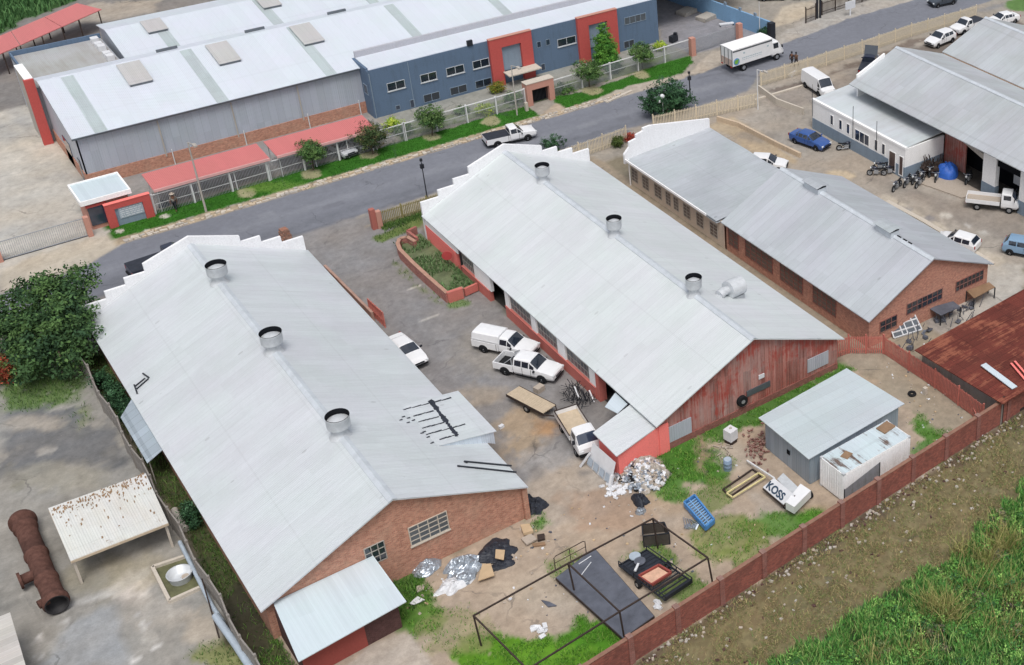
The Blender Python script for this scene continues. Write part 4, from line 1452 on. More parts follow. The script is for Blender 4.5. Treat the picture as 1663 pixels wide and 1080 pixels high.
q0, q1, q2, q3 = g(-40, 105, 2.5), g(165, 15, 2.5), g(125, 5, 2.7), g(-40, 75, 2.7)
for t0, t1 in ((0, .33), (.335, .66), (.665, 1)):
    a = q0.lerp(q1, t0)
    b_ = q0.lerp(q1, t1)
    c_ = q3.lerp(q2, t1)
    d_ = q3.lerp(q2, t0)
    mb.slab([a, b_, c_, d_], .08)
mb.build('roof', MT['roof_red'], cp2)
mb = MB()
for t in (.05, .2, .33, .5, .66, .8, .97):
    for a, b_ in ((q0, q1), (q3, q2)):
        p = a.lerp(b_, t)
        mb.box(p.x - .06, p.x + .06, p.y - .06, p.y + .06, 0, p.z - .1)
each(mb, 'post', MT['rust_frame'], cp2)

gh = thing('guard_house', 'small guard house with white flat roof beside the sliding gate', 'guard house', (16, 121.8, 0))
mb = MB()
mb.box(14.2, 18.1, 119.9, 123.9, 2.7, 2.95)
ro = mb.build('roof', MT['roof_white'], gh)
mb = MB()
for a in ((14.1, 18.2, 119.8, 119.93), (14.1, 18.2, 123.87, 124.0), (14.1, 14.23, 119.94, 123.86), (18.07, 18.2, 119.94, 123.86)):
    mb.box(*a, 2.62, 3.05)
each(mb, 'fascia', MT['white_wall'], ro)
mb = MB()
mb.box(14.5, 17.9, 120.2, 123.6, 0, 2.68)
mb.build('wall', MT['peach'], gh)
mb = MB()
mb.box(14.55, 16.0, 120.12, 120.19, .4, 2.2)
mb.build('window', MT['glass_blue'], gh)
mb = MB()
mb.box(14.45, 16.05, 120.0, 120.19, 2.22, 2.45)
each(mb, 'lintel', MT['red_portal'], gh)
sg = thing('sign_wall', 'red framed entrance sign wall with pale blue board beside the guard house', 'sign', (17.6, 119.6, 0))
mb = MB()
mb.box(15.75, 16.45, 119.4, 119.75, 0, 2.3)
mb.box(18.75, 19.45, 119.4, 119.75, 0, 2.3)
mb.box(16.451, 18.749, 119.4, 119.75, 1.75, 2.3)
mb.build('frame', MT['red_portal'], sg)
mb = MB()
mb.box(15.72, 19.48, 119.36, 119.79, 2.3, 2.36)
mb.build('coping', MT['red_pink'], sg)
mb = MB()
mb.box(16.452, 18.748, 119.55, 119.72, 0, 1.745)
mb.build('infill', MT['blue_plinth'], sg)
mb = MB()
mb.box(16.75, 18.72, 119.50, 119.545, .65, 1.72)
bo = each(mb, 'board', MT['sign_blue'], sg)[0]
mb = MB()
for k in range(5):
    z = 1.52 - k * .19
    x = 16.85
    while x < 18.5:
        l = rnd.uniform(.12, .35)
        mb.box(x, min(x + l, 18.62), 119.492, 119.499, z, z + .07)
        x += l + .07
each(mb, 'text_line', MT['plastic_white'], bo)
ga = thing('sliding_gate', 'grey mesh sliding gate across the pale concrete entrance', 'gate', (10, 119.4, 0))
mb = MB()
x = 5.5
while x < 13.9:
    mb.box(x, x + .03, 119.38, 119.41, .1, 1.7)
    x += .16
mb.build('bars', MT['grey_fence'], ga)
mb = MB()
mb.box(5.4, 14.0, 119.36, 119.43, .04, .1)
mb.box(5.4, 14.0, 119.36, 119.43, 1.7, 1.76)
mb.build('rail', MT['grey_fence'], ga)
tr = MB()
tr.box(-2, 14.2, 119.30, 119.36, 0, .03)
tag(tr.build('gate_track', MT['black']), 'dark steel gate track across the pale concrete entrance', 'track')
mb = MB()
mb.box(13.9, 14.3, 119.0, 119.5, 0, 1.9)
tag(mb.build('gate_pier', MT['peach']), 'pale brick pier where the sliding gate meets the guard house', 'gate pier')
mb = MB()
p = g(0, 425)
mb.box(p.x - .2, p.x + .25, p.y - .25, p.y + .2, 0, 1.9)
tag(mb.build('gate_pier', MT['peach']), 'brick pier at the far left end of the sliding gate', 'gate pier')

pg = thing('pedestrian_gate', 'peach brick pedestrian gateway with dark metal gate in the street fence', 'gateway', (58.2, 120.3, 0))
mb = MB()
mb.box(56.7, 57.3, 119.9, 120.9, 0, 1.75)
mb.box(59.3, 59.9, 119.9, 120.9, 0, 1.75)
mb.box(56.7, 59.9, 119.9, 120.9, 1.751, 2.5)
mb.build('frame', MT['peach'], pg)
mb = MB()
mb.box(56.65, 59.95, 119.85, 120.95, 2.5, 2.57)
mb.build('coping', MT['pale_conc'], pg)
mb = MB()
for k in range(13):
    mb.box(57.33 + k * .155, 57.37 + k * .155, 120.3, 120.34, .05, 1.7)
mb.build('gate', MT['black'], pg)
mb = MB()
mb.box(57.31, 59.29, 120.7, 120.75, 0, 1.74)
mb.build('screen', MT['dark'], pg)
mb = MB()
mb.box(55.95, 56.25, 119.0, 119.3, 0, .95)
tag(mb.build('letter_box', MT['pale_conc']), 'small pale post box on the verge by the peach gateway', 'post box')

# shed and container
sh = thing('sheet_shed', 'grey corrugated sheet shed with pale sloping roof next to the container', 'shed', (46.5, 56.5, 0))
mb = MB()
mb.slab([(42.35, 53.75, 2.50), (51.35, 54.2, 2.50), (50.75, 59.9, 2.62), (42.3, 59.3, 2.62)], .06)
mb.build('roof', MT['roof_shed'], sh)
mb = MB()
mb.wallpoly([(42.65, 53.95, 0), (50.9, 54.35, 0), (50.9, 54.35, 2.42), (42.65, 53.95, 2.42)], (0, -.06, 0))
mb.wallpoly([(42.6, 58.9, 0), (42.6, 54.02, 0), (42.6, 54.02, 2.42), (42.6, 58.9, 2.52)], (-.06, 0, 0))
mb.wallpoly([(50.95, 54.4, 0), (50.5, 59.5, 0), (50.5, 59.5, 2.5), (50.95, 54.4, 2.42)], (.06, 0, 0))
mb.wallpoly([(50.45, 59.55, 0), (42.6, 58.95, 0), (42.6, 58.95, 2.5), (50.45, 59.55, 2.5)], (0, .06, 0))
mb.build('wall', MT['sheet_shed'], sh)
mb = MB()
mb.box(42.52, 42.56, 56.1, 56.4, 1.2, 1.55)
mb.build('vent', MT['dark'], sh)
co = thing('shipping_container', 'white shipping container with peeling rusty roof beside the grey shed', 'container', (46.2, 52.4, 0), R(1.5))
mb = MB()
L2, W2, HH = 3.05, 1.20, 2.42
mb.box(-L2, L2, -W2, W2, .12, HH)
mb.build('body', m_wall('container_white', '#f6f8fa', k=1.4, stain='#9a8f86', samt=.3), co, local=True)
mb = MB()
n = 26
rows = [[(-L2 + .05 + (2 * L2 - .1) * i / n, y, HH + .012 + (.02 if i % 2 else 0)) for y in (-W2 + .03, 0, W2 - .03)] for i in range(n + 1)]
mb.grid(rows, False)
mb.build('roof', m_roof('container_roof', '#dbe9ef', 'x', k=.84, contrast=.05, streak=.06, dirtamt=.2, dirt='#b5aca4', rust='#75635a', rustamt=.34, seed=71, tile=.4, seam=9), co, local=True)
mb = MB()
for i in range(30):
    x = -L2 + .12 + i * (2 * L2 - .24) / 29
    mb.box(x - .05, x + .05, -W2 - .025, -W2 - .001, .25, HH - .12)
    if i % 3 == 0:
        mb.box(-L2 - .025, -L2 - .001, -W2 + .1 + i * .078, -W2 + .16 + i * .078, .25, HH - .12)
mb.build('rib', m_wall('container_white2', '#f6f8fa', k=1.35, stain='#9a8f86', samt=.25), co, local=True)
mb = MB()
mb.quad((-L2 + .05, -W2 - .04, .15), (0.2, -W2 - .04, .15), (0.15, -W2 - .04, 1.75), (-L2 + .1, -W2 - .04, 1.15))
dd = mb.build('dark_panel', m_wall('container_dark', '#8d9096', k=1.0, stain='#55584c', samt=.8), co, local=True)  # darker grey quad over the lower left of the long side
mb = MB()
mb.box(.16, .22, -W2 - .05, -W2 - .03, .15, 1.75)
mb.box(-L2 + .04, -L2 + .1, -W2 - .05, -W2 - .03, .15, 1.2)
each(mb, 'edge_strip', MT['dark'], dd, local=True)
mb = MB()
for s in (-1, 1):
    for t in (-1, 1):
        for z in (0, HH - .12):
            mb.box(s * (L2 - .09) - .1, s * (L2 - .09) + .1, t * (W2 - .09) - .1, t * (W2 - .09) + .1, z, z + .16)
each(mb, 'corner_casting', MT['galv'], co, local=True)
mb = MB()
mb.obox((2.35, .55, HH + .10), .55, .4, .05, .1)
mb.obox((-1.6, .15, HH + .055), .35, .28, .02, .3)
each(mb, 'roof_patch', MT['brown_box'], co, local=True)

rs = thing('rusty_shed', 'large low shed with dark red rusted roof at the right edge', 'shed', (63, 54, 0))
mb = MB()
mb.slab([(56.9, 49.9, 2.35), (72, 50.2, 3.0), (72, 59.0, 3.0), (56.3, 58.6, 2.5)], .07)
ro = mb.build('roof', MT['roof_rust'], rs)
mb = MB()
for a, b_, w_ in (((1597, 590), (1648, 630), .26),):
    p, q = g(*a, 2.75), g(*b_, 2.55)
    p.z = 2.5 + (p.x - 56.5) * .042 + .06
    q.z = 2.4 + (q.x - 56.5) * .042 + .06
    mb.bar(p, q, w_ * 2, .06)
each(mb, 'loose_sheet', MT['roof_white'], ro)
mb = MB()
for a, b_ in (((1648, 585), (1670, 610)), ((1642, 588), (1668, 618))):
    p, q = g(*a, 2.8), g(*b_, 2.7)
    p.z = 2.5 + (p.x - 56.5) * .042 + .05
    q.z = 2.4 + (q.x - 56.5) * .042 + .05
    mb.bar(p, q, .16, .03)
each(mb, 'pink_sheet', MT['red_pink'], ro)
mb = MB()
mb.wallpoly([(56.75, 58.2, 0), (57.3, 50.3, 0), (57.3, 50.3, 2.2), (56.75, 58.2, 2.3)], (-.1, 0, 0))
mb.build('wall', m_wall('shed_dirty', '#7c7570', k=1.2, stain='#4e4742', samt=.7), rs)
mb = MB()
mb.box(57.3, 71.5, 50.5, 50.6, 0, .25)
posts(mb, [(57.5, 50.4), (60, 50.4), (63, 50.4), (66, 50.4)], 0, 2.4, .12)
each(mb, 'post', MT['rust_frame'], rs)

# rusty awning in the west yard
aw = thing('rusty_awning', 'cream awning with rust-streaked roof on thin posts beside the boundary wall', 'awning', (5.4, 77.3, 0))
mb = MB()
mb.slab([(2.6, 74.7, 2.1), (8.05, 74.5, 2.1), (8.3, 80.0, 2.3), (2.7, 80.3, 2.3)], .06)
mb.build('roof', MT['roof_cream'], aw)
mb = MB()
for i in range(210):
    x = rnd.uniform(2.75, 8.2)
    y = 80.1 - abs(rnd.gauss(0, 1)) * (.7 if i < 160 else 2.4)
    if y < 75:
        continue
    z = 2.1 + (y - 74.6) / 5.6 * .2 + .02
    l, w_ = rnd.uniform(.02, .07), rnd.uniform(.03, .24)
    mb.quad((x - l, y - w_, z - w_ * .036), (x + l * .6, y - w_ * .8, z - w_ * .03), (x + l, y + w_ * .3, z + w_ * .011), (x - l * .5, y + w_ * .25, z + w_ * .009))
ru = mb.build('rust_stain', m_plain('rust_stain', '#94795e', k=.95, var=.4, rough=.9), aw)
ru['kind'] = 'stuff'
mb = MB()
mb.bar((2.6, 74.72, 1.98), (8.05, 74.52, 1.98), .1, .16)
mb.bar((2.65, 74.8, 1.97), (2.72, 80.2, 2.12), .08, .12)
mb.bar((8.0, 74.7, 1.97), (8.25, 79.9, 2.12), .08, .12)
each(mb, 'beam', MT['deck'], aw)
for x, y in ((2.75, 74.95), (7.9, 74.75), (2.85, 80.0), (8.1, 79.8)):
    mb = MB()
    mb.box(x - .07, x + .07, y - .07, y + .07, 0, 1.98)
    each(mb, 'post', MT['pale_conc'], aw)
# corner of another corrugated roof, lower left edge
ls = thing('cream_shed', 'ribbed cream roof corner of a shed at the lower left edge', 'shed', (-4, 69, 0))
mb = MB()
mb.slab([(-9, 66.0, 2.6), (-1.3, 66.2, 2.6), (-1.05, 71.8, 2.6), (-9, 72, 2.6)], .06)
mb.build('roof', m_roof('roof_cream_ribbed', '#d9d5cf', 'y', k=.8, contrast=.12, streak=.1, dirtamt=.3, dirt='#a08d74', seed=77, tile=.45, seam=20, corr=.45), ls)
mb = MB()
mb.box(-8.8, -1.45, 66.3, 71.6, 0, 2.5)
mb.build('wall', MT['grey_conc'], ls)
# ------------------------------------------------------------------ fences and walls
def fence(label, pts, h, mat, spacing=.16, pale=.07, post=2.6, postmat=None, name='palisade_fence', postw=.1, rails=(.25, .85), cat='fence', group=None, toprail=None, pointed=True):
    pts = [Vector((p[0], p[1], 0)) for p in pts]
    o = thing(name, label, cat, (pts[0].x, pts[0].y, 0), 0, group)
    mb = MB()
    rb = MB()
    for a, b_ in zip(pts, pts[1:]):
        d_ = b_ - a
        n = max(1, int(d_.length / spacing))
        dn = d_.normalized()
        sd_ = Vector((-dn.y, dn.x, 0)) * .02
        for i in range(n):
            p = a + d_ * (i + .5) / n
            hh = h * rnd.uniform(.97, 1.02)
            e = dn * pale / 2
            q = [p - e, p + e]
            v = [q[0] - sd_, q[1] - sd_, q[1] + sd_, q[0] + sd_]
            top = [x + Vector((0, 0, hh - (.08 if pointed else 0))) for x in v]
            bot = [x + Vector((0, 0, .05)) for x in v]
            ap_ = p + Vector((0, 0, hh))
            mb.add(bot + top + [ap_], [(0, 1, 5, 4), (1, 2, 6, 5), (2, 3, 7, 6), (3, 0, 4, 7), (4, 5, 8), (5, 6, 8), (6, 7, 8), (7, 4, 8)], False)
        for f in rails:
            rb.bar(a + Vector((0, 0, h * f)) + sd_ * 2.2, b_ + Vector((0, 0, h * f)) + sd_ * 2.2, .04, .06)
        if toprail:
            rb.bar(a + Vector((0, 0, h + .02)), b_ + Vector((0, 0, h + .02)), toprail, toprail)
        m = max(1, round(d_.length / post))
        for i in range(m + 1):
            p = a + d_ * i / m
            if (p - pts[0]).length > .01 and i == 0:
                continue
            pm = MB()
            pm.box(p.x - postw / 2, p.x + postw / 2, p.y - postw / 2 + .06, p.y + postw / 2 + .06, 0, h + .12)
            pm.build('post', postmat or mat, o)
    mb.build('palings', mat, o)
    rb.build('rail', postmat or mat, o)
    return o


def gp(*pts):
    return [tuple(g(u, v)[:2]) for u, v in pts]


fence('pale wire fence with white posts in front of the red carport', [(19.6, 119.75), (43.2, 120.1)], 1.9, MT['grey_fence'], .13, .03, 3.4, MT['white_post'], 'mesh_fence', .16, (.5,), toprail=.07)
fence('silver railing with white posts from the office trees to the peach gateway', [(43.3, 120.1), (56.6, 120.3)], 1.9, MT['grey_fence'], .13, .03, 3.3, MT['white_post'], 'mesh_fence', .16, (.5,), toprail=.09)
fence('silver railing with white posts on the far side of the peach gateway', [(60.0, 120.5), (78.3, 121.3)], 1.9, MT['grey_fence'], .13, .03, 3.6, MT['white_post'], 'mesh_fence', .16, (.5,), toprail=.09)
fence('grey mesh rolling gate behind the delivery truck', [(78.9, 121.4), (85.0, 121.8)], 1.8, MT['grey_fence'], .13, .03, 6, MT['grey_fence'], 'rolling_gate', .08, (.1, .95), cat='gate')
for i, (u, v) in enumerate(((1125, 90), (1201, 66))):
    p = g(u, v)
    mb = MB()
    mb.box(p.x - .3, p.x + .3, p.y - .3, p.y + .3, 0, 2.2)
    tag(mb.build('gate_pier', MT['peach']), ('brick gate pier at the far end of the oval lawn', 'brick gate pier behind the delivery truck, in front of the blue wall')[i], 'gate pier')
fence('grey palisade under the big dark tree at the head of the side passage', [(5.5, 101.8), (8.4, 98.0)], 1.6, MT['grey_conc'], .2, .06, 2.2, MT['rust_frame'])
R_ = np.random.RandomState(2)
fence('olive palisade fence with weeds beside the yard entrance', [(34.0, 105.3), (41.2, 105.2)], 1.5, MT['olive_fence'], .16, .08, 2.3)
fence('tan palisade fence in front of the gap between middle and plastered workshops', [(49.2, 105.6), (60.5, 106.4)], 1.7, MT['tan_fence'], .17, .08, 2.6)
fence('tan palisade fence beside the dark bush, ending at the ramp wall', gp((1062, 212), (1165, 188), (1232, 173)), 1.7, MT['tan_fence'], .17, .08, 2.6)
fence('long tan palisade fence along the far road behind the white van', gp((1236, 140), (1312, 117), (1400, 88), (1480, 60), (1585, 30)), 1.7, MT['tan_fence'], .17, .08, 2.8)
fence('brown palisade fence across the road at the top edge', gp((1335, 25), (1400, 4), (1440, -10)), 1.8, MT['rust_frame'], .2, .05, 2.6)
fence('tall brown gate leaf beside the dark gate post at the top edge', gp((1309, 38), (1325, 32)), 2.0, MT['rust_frame'], .2, .04, 3, cat='gate', name='gate_leaf')
mb = MB()
for u, v in ((1327, 30), (1332, 29)):
    p = g(u, v)
    mb.box(p.x - .1, p.x + .1, p.y - .1, p.y + .1, 0, 3.0)
tag(mb.build('gate_post', MT['black']), 'tall dark twin gate post across the road at the top', 'gate post')
mb = MB()
p = g(1253, 66)
mb.box(p.x - .35, p.x + .35, p.y - .35, p.y + .35, 0, 2.3)
tag(mb.build('gate_pier', MT['black']), 'dark wall pier at the road end of the blue wall', 'gate pier')
fence('red palisade fence between the rusty gable and the steel window frames', [(52.7, 64.2), (54.4, 64.0), (56.5, 62.3)], 1.7, MT['red_fence'], .15, .08, 1.8)
fence('red palisade fence running along the rusty shed to the brick wall', [(56.5, 62.2), (56.6, 56.5), (56.4, 51.2)], 1.7, MT['red_fence'], .15, .08, 2.4)
mb = MB()
mb.bar(g(1570, 640, 1.0), g(1612, 668, .1), .06)
mb.bar(g(1575, 648, 1.1), g(1592, 690, .1), .06)
tag(mb.build('brace_pole', MT['red_fence']), 'thin leaning pink poles by the corner of the red fence', 'pole')

# brick perimeter wall
pw = thing('perimeter_wall', 'long red brick boundary wall with piers beside the overgrown waste land', 'wall', (40, 49.2, 0))
wy = lambda x: 48.05 + .062 * (x - 20)
nseg = 17
xs = [12 + 56 * i / nseg for i in range(nseg + 1)]
mb = MB()
for xa, xb in zip(xs, xs[1:]):
    h = 1.95 + rnd.uniform(-.05, .05)
    mb.prism([(xa, wy(xa)), (xb, wy(xb)), (xb, wy(xb) + .23), (xa, wy(xa) + .23)], -.1, h)
mb.build('brickwork', MT['brick_wall'], pw)
mb = MB()
for xa, xb in zip(xs, xs[1:]):
    mb.prism([(xa, wy(xa) - .02), (xb, wy(xb) - .02), (xb, wy(xb) + .25), (xa, wy(xa) + .25)], 2.002, 2.04)
mb.build('coping', m_wall('coping_brick', '#8d6a5a', k=1.0, stain='#5f4840', samt=.7), pw)
for x in xs[1:-1]:
    mb = MB()
    mb.box(x - .17, x + .17, wy(x) - .10, wy(x) + .30, -.1, 2.14)
    mb.build('pier', MT['brick_dark'], pw)

# precast boundary wall on the left, with pipes leaning along it
bw = thing('precast_wall', 'weathered grey precast boundary wall beside the left workshop', 'wall', (8.5, 80, 0))
mb = MB()
n = 22
bpts = [Vector((8.45 + .12 * math.sin(i * 1.7) + (.0 if i > 2 else 0), 97.8 - i * 1.95, 0)) for i in range(n + 1)]
for a, b_ in zip(bpts, bpts[1:]):
    h = 1.75 + rnd.uniform(-.05, .06)
    for k in range(4):
        mb.obox(((a.x + b_.x) / 2, (a.y + b_.y) / 2, h * (k + .5) / 4), .035 + .008 * (k % 2), (a - b_).length / 2 - .02, h / 8 - .01, math.atan2(b_.y - a.y, b_.x - a.x) + math.pi / 2)
mb.build('panel', MT['precast'], bw)
mb = MB()
for p in bpts:
    mb.box(p.x - .08, p.x + .08, p.y - .08, p.y + .08, 0, 1.9)
mb.build('post', MT['precast'], bw)
mb = MB()
mb.tube([g(292, 880, .5), g(318, 932, .45), g(345, 985, .4), g(362, 1010, .35)], .13, 8)
tag(mb.build('drain_pipe', MT['sign_blue']), 'pale blue-grey pipe lying along the left boundary wall by the pit', 'pipe')
mb = MB()
mb.tube([g(350, 1000, .5), g(385, 1050, .5), g(412, 1092, .5)], .22, 8)
tag(mb.build('drain_pipe', MT['sign_blue']), 'thick pale pipe by the boundary wall at the bottom edge', 'pipe')
mb = MB()
mb.tube([g(328, 940, 1.2), g(356, 1036, .05)], .04, 6)
tag(mb.build('prop_pole', MT['rust_frame']), 'thin dark pole leaning from the boundary wall below the pit', 'pole')
mb = MB()
mb.tube([g(283, 828, .25), g(292, 845, .25), g(302, 860, .25)], .22, 10)
tag(mb.build('concrete_pipe', MT['grey_conc']), 'grey concrete pipe in the weeds between boundary wall and left workshop', 'pipe')

# blue wall behind the factory car park, ramp retaining wall
mb = MB()
a, b_ = g(1065, -8), g(1252, 62)
d_ = (b_ - a).normalized()
nn = Vector((-d_.y, d_.x, 0)) * .12
mb.prism([(a + nn)[:2], (a - nn)[:2], (b_ - nn)[:2], (b_ + nn)[:2]], 0, 2.1)
bo = thing('blue_wall', 'pale blue boundary wall with dark posts behind the factory car park', 'wall', ((a.x + b_.x) / 2, (a.y + b_.y) / 2, 0))
mb.build('panel', MT['blue_fence'], bo)
mb = MB()
for i in range(1, 8):
    p = a.lerp(b_, i / 8)
    mb.box(p.x - .09, p.x + .09, p.y - .2, p.y + .2, 0, 2.5)
mb.build('post', MT['blue_plinth'], bo)
mb = MB()
q = gp((1232, 148), (1262, 170), (1305, 186))
for a, b_ in zip(q, q[1:]):
    mb.bar((a[0], a[1], .35), (b_[0], b_[1], .35), .2, .75)
tag(mb.build('ramp_wall', MT['pale_conc']), 'low pale curved retaining wall by the garage ramp', 'wall')
mb = MB()
q = gp((1165, 196), (1200, 206), (1262, 238), (1300, 256))
for a, b_ in zip(q, q[1:]):
    mb.bar((a[0], a[1], .25), (b_[0], b_[1], .25), .25, .55)
tag(mb.build('low_wall', m_wall('low_wall', '#c4b19a', k=1.0, samt=.5)), 'low tan garden wall behind the plastered workshop', 'wall')
mb = MB()
q = gp((1440, 328), (1500, 360), (1570, 402), (1612, 430))
for a, b_ in zip(q, q[1:]):
    mb.bar((a[0], a[1], .07), (b_[0], b_[1], .07), .5, .18)
tag(mb.build('kerb_wall', MT['pale_conc']), 'low pale kerb wall along the far side of the plastered workshop', 'kerb wall')

# walled flower bed in front of the middle workshop
fbx = thing('planter_bed', 'low curved red brick planter bed beside the yard wall', 'planter', (34.9, 95.5, 0))
mb = MB()
ring = [(34.9, 89.95), (33.55, 90.0), (33.45, 93), (33.4, 96), (33.45, 98.8), (33.7, 99.9), (34.2, 100.6), (34.8, 100.5), (35.0, 99.3)]
for a, b_ in zip(ring, ring[1:]):
    mb.bar((a[0], a[1], .45), (b_[0], b_[1], .45), .26, .95)
for a, b_ in (((35.3, 101.6), (35.45, 99.9)), ((35.3, 101.6), (36.2, 101.8))):
    mb.bar((a[0], a[1], .45), (b_[0], b_[1], .45), .22, .9)
mb.build('brickwork', m_brick('planter_brick', '#93544c', '#7d443d', mortar='#9a8078', patch='#a8857a', pamt=.3, k=1.5), fbx)
mb = MB()
for a, b_ in zip(ring, ring[1:]):
    mb.bar((a[0], a[1], .96), (b_[0], b_[1], .96), .32, .07)
mb.build('coping', m_plain('planter_coping', '#b08a78', k=1.0, var=.25), fbx)
mb = MB()
mb.prism([(33.6, 90.1), (36.3, 90.1), (36.3, 101.2), (35.0, 101.2), (34.2, 100.3), (33.6, 98.8)], .0, .42)
mb.build('soil', m_plain('soil_green', '#77825f', k=.8, var=.5, scale=1.2, fine=5), fbx)
mb = MB()
mb.bar((35.0, 89.95, .45), (36.2, 90.1, .45), .2, .7)
mb.bar((33.55, 90.0, .5), (34.8, 89.9, .5), .3, 1.0)
tag(mb.build('red_gate_screen', MT['red_wall']), 'red painted low wall at the near end of the planter bed', 'wall')
rsn = thing('red_sign_post', 'round dark red sign on a short post in the planter bed', 'sign', (35.8, 94.6, 0))
mb = MB()
mb.tube([(35.8, 94.6, .3), (35.8, 94.6, 1.3)], .04, 6)
mb.build('post', MT['rust_frame'], rsn)
mb = MB()
mb.tube([(35.78, 94.55, 1.5), (35.74, 94.48, 1.5)], .42, 18)
mb.build('disc', MT['red_sign'], rsn)
for i, (x, y, hh) in enumerate(((33.75, 105.2, 2.0), (34.2, 105.1, 1.7))):
    mb = MB()
    mb.box(x - .22, x + .22, y - .22, y + .22, 0, hh)
    tag(mb.build('gate_pier', MT['peach'] if i else m_wall('pier_red', '#a8665c', k=1.0, stain='#8f5a50', samt=.5)), ('tall red brick pier at the yard entrance by the road', 'shorter peach pier next to the olive palisade fence')[i], 'gate pier')
mb = MB()
q0, q1 = g(527, 430, .9), g(604, 507, .9)
for k in range(6):
    a, b_ = q0.lerp(q1, k / 6), q0.lerp(q1, (k + 1) / 6)
    mb.bar((a.x, a.y, .45), (b_.x, b_.y, .45), .2, .88 + .04 * (k % 2))
tag(mb.build('low_wall', m_wall('low_brick_wall', '#a5877a', k=1.1, stain='#7a5c50', samt=.6)), 'low dusty brick wall along the yard side of the left workshop', 'wall')
q0, q1 = g(600, 500, .6), g(624, 522, .6)
mb = MB()
for k in range(9):
    p = q0.lerp(q1, k / 8)
    mb.box(p.x - .05, p.x + .05, p.y - .03, p.y + .03, 0, 1.5)
mb.bar((q0.x, q0.y, .5), (q1.x, q1.y, .5), .05, .3)
mb.bar((q0.x, q0.y, 1.3), (q1.x, q1.y, 1.3), .05, .3)
tag(mb.build('red_gate', MT['red_fence']), 'short red gate leaf standing against the left workshop wall', 'gate')
p = g(464, 388, 0)
mb = MB()
for k in range(5):
    mb.obox((p.x, p.y, .12 + .2 * k), .42 - .03 * k, .40 - .02 * k, .095, .25 * (k % 2) + .1)
tag(mb.build('gate_pier', m_brick('tan_brick', '#a0705c', '#8a5c4a', patch='#b09080', k=1.0)), 'crumbling brown brick pier just behind the left white parapet', 'gate pier')

# lamp posts, poles
def pole(name, label, cat, u, v, h, rad, mat, lean=(0, 0), top=None):
    p = g(u, v)
    o = thing(name, label, cat, (p.x, p.y, 0))
    t = p + Vector((lean[0], lean[1], h))
    mb = MB()
    mb.tube([p, p.lerp(t, .5), t], [rad, rad * .85, rad * .6], 8)
    mb.build('pole', mat, o)
    if top == 'globe':
        mb = MB()
        rows = [[(t.x + .24 * math.sin(a) * math.cos(c), t.y + .24 * math.sin(a) * math.sin(c), t.z + .2 - .24 * math.cos(a)) for c in [2 * math.pi * k / 14 for k in range(14)]] for a in [math.pi * j / 9 for j in range(10)]]
        mb.grid(rows, True, True)
        mb.build('globe', MT['plastic_white'], o)
    if top == 'arm':
        mb = MB()
        mb.bar(t, t + Vector((.2, -.9, .1)), .06)
        mb.build('arm', mat, o)
        mb = MB()
        mb.obox(t + Vector((.24, -1.15, .1)), .14, .32, .07)
        mb.build('lamp_head', MT['grey_conc'], o)
    if top == 'box':
        mb = MB()
        mb.box(t.x - .16, t.x + .16, t.y - .12, t.y + .12, t.z - .75, t.z - .35)
        mb.box(t.x - .1, t.x + .1, t.y - .1, t.y + .1, t.z - .02, t.z + .22)
        mb.build('camera_box', mat, o)
    return o


pole('street_lamp', 'grey street lamp pole on the verge before the red carport', 'street lamp', 335, 344, 7.0, .10, MT['grey_conc'], top='arm')
pole('street_lamp', 'pale street lamp pole on the verge left of the peach gateway', 'street lamp', 840, 187, 5.6, .09, MT['grey_conc'], top='arm')
pole('camera_pole', 'thin black pole beside the white parapet of the middle workshop', 'pole', 694, 322, 3.9, .06, MT['black'], top='box')
pole('camera_pole', 'black pole standing behind the dark bush near the oval lawn', 'pole', 1121, 158, 2.8, .08, MT['black'], top='box')
o = pole('globe_lamp', 'white globe lamp in front of the dark bush', 'lamp', 1078, 196, 2.6, .04, MT['white_post'], top='globe')
mb = MB()
p = g(1078, 196)
rows = [[(p.x - .38 + .16 * math.sin(a) * math.cos(c), p.y + .16 * math.sin(a) * math.sin(c), 2.3 - .16 * math.cos(a)) for c in [2 * math.pi * k / 12 for k in range(12)]] for a in [math.pi * j / 8 for j in range(9)]]
mb.grid(rows, True, True)
mb.build('globe', MT['plastic_white'], o)
pole('street_lamp', 'pale street lamp pole at the corner of the ramp beside the tan palisade', 'street lamp', 1231, 178, 4.6, .07, MT['white_post'], top='arm')
pole('fence_pole', 'white pole in the tan fence between the workshops', 'pole', 957, 262, 2.2, .05, MT['white_post'])
pole('sign_pole', 'thin grey pole at the front of the factory car park by the blue wall', 'pole', 1234, 60, 4.5, .05, MT['white_post'])
mb = MB()
p = g(1381, 8, 1.4)
mb.box(p.x - .8, p.x + .8, p.y - .05, p.y + .05, .9, 1.9)
mb.box(p.x - .1, p.x + .1, p.y - .04, p.y + .04, 0, .9)
tag(mb.build('white_board', MT['plastic_white']), 'small white board standing in the verge at the top edge', 'sign')

# ------------------------------------------------------------------ vehicles
def ring(w, zb, zl, cab):
    if cab:
        wr, zr = cab
        top = [(wr, zr - .06), (wr * .80, zr), (0, zr + .025)]
    else:
        top = [(w * .90, zl + .02), (w * .6, zl + .045), (0, zl + .06)]
    return [(0, zb), (w * .88, zb), (w, zb + .2), (w, (zb + .2 + zl) / 2), (w * .97, zl)] + top


def loft(mb, st):
    rows = []
    for x, w, zb, zl, cab in st:
        h = ring(w, zb, zl, cab)
        rows.append([(x, -y, z) for y, z in h] + [(x, y, z) for y, z in h[-2:0:-1]])
    mb.grid(rows, False, True)
    mb.add(rows[0], [tuple(range(len(rows[0])))[::-1]], False)
    mb.add(rows[-1], [tuple(range(len(rows[-1])))], False)


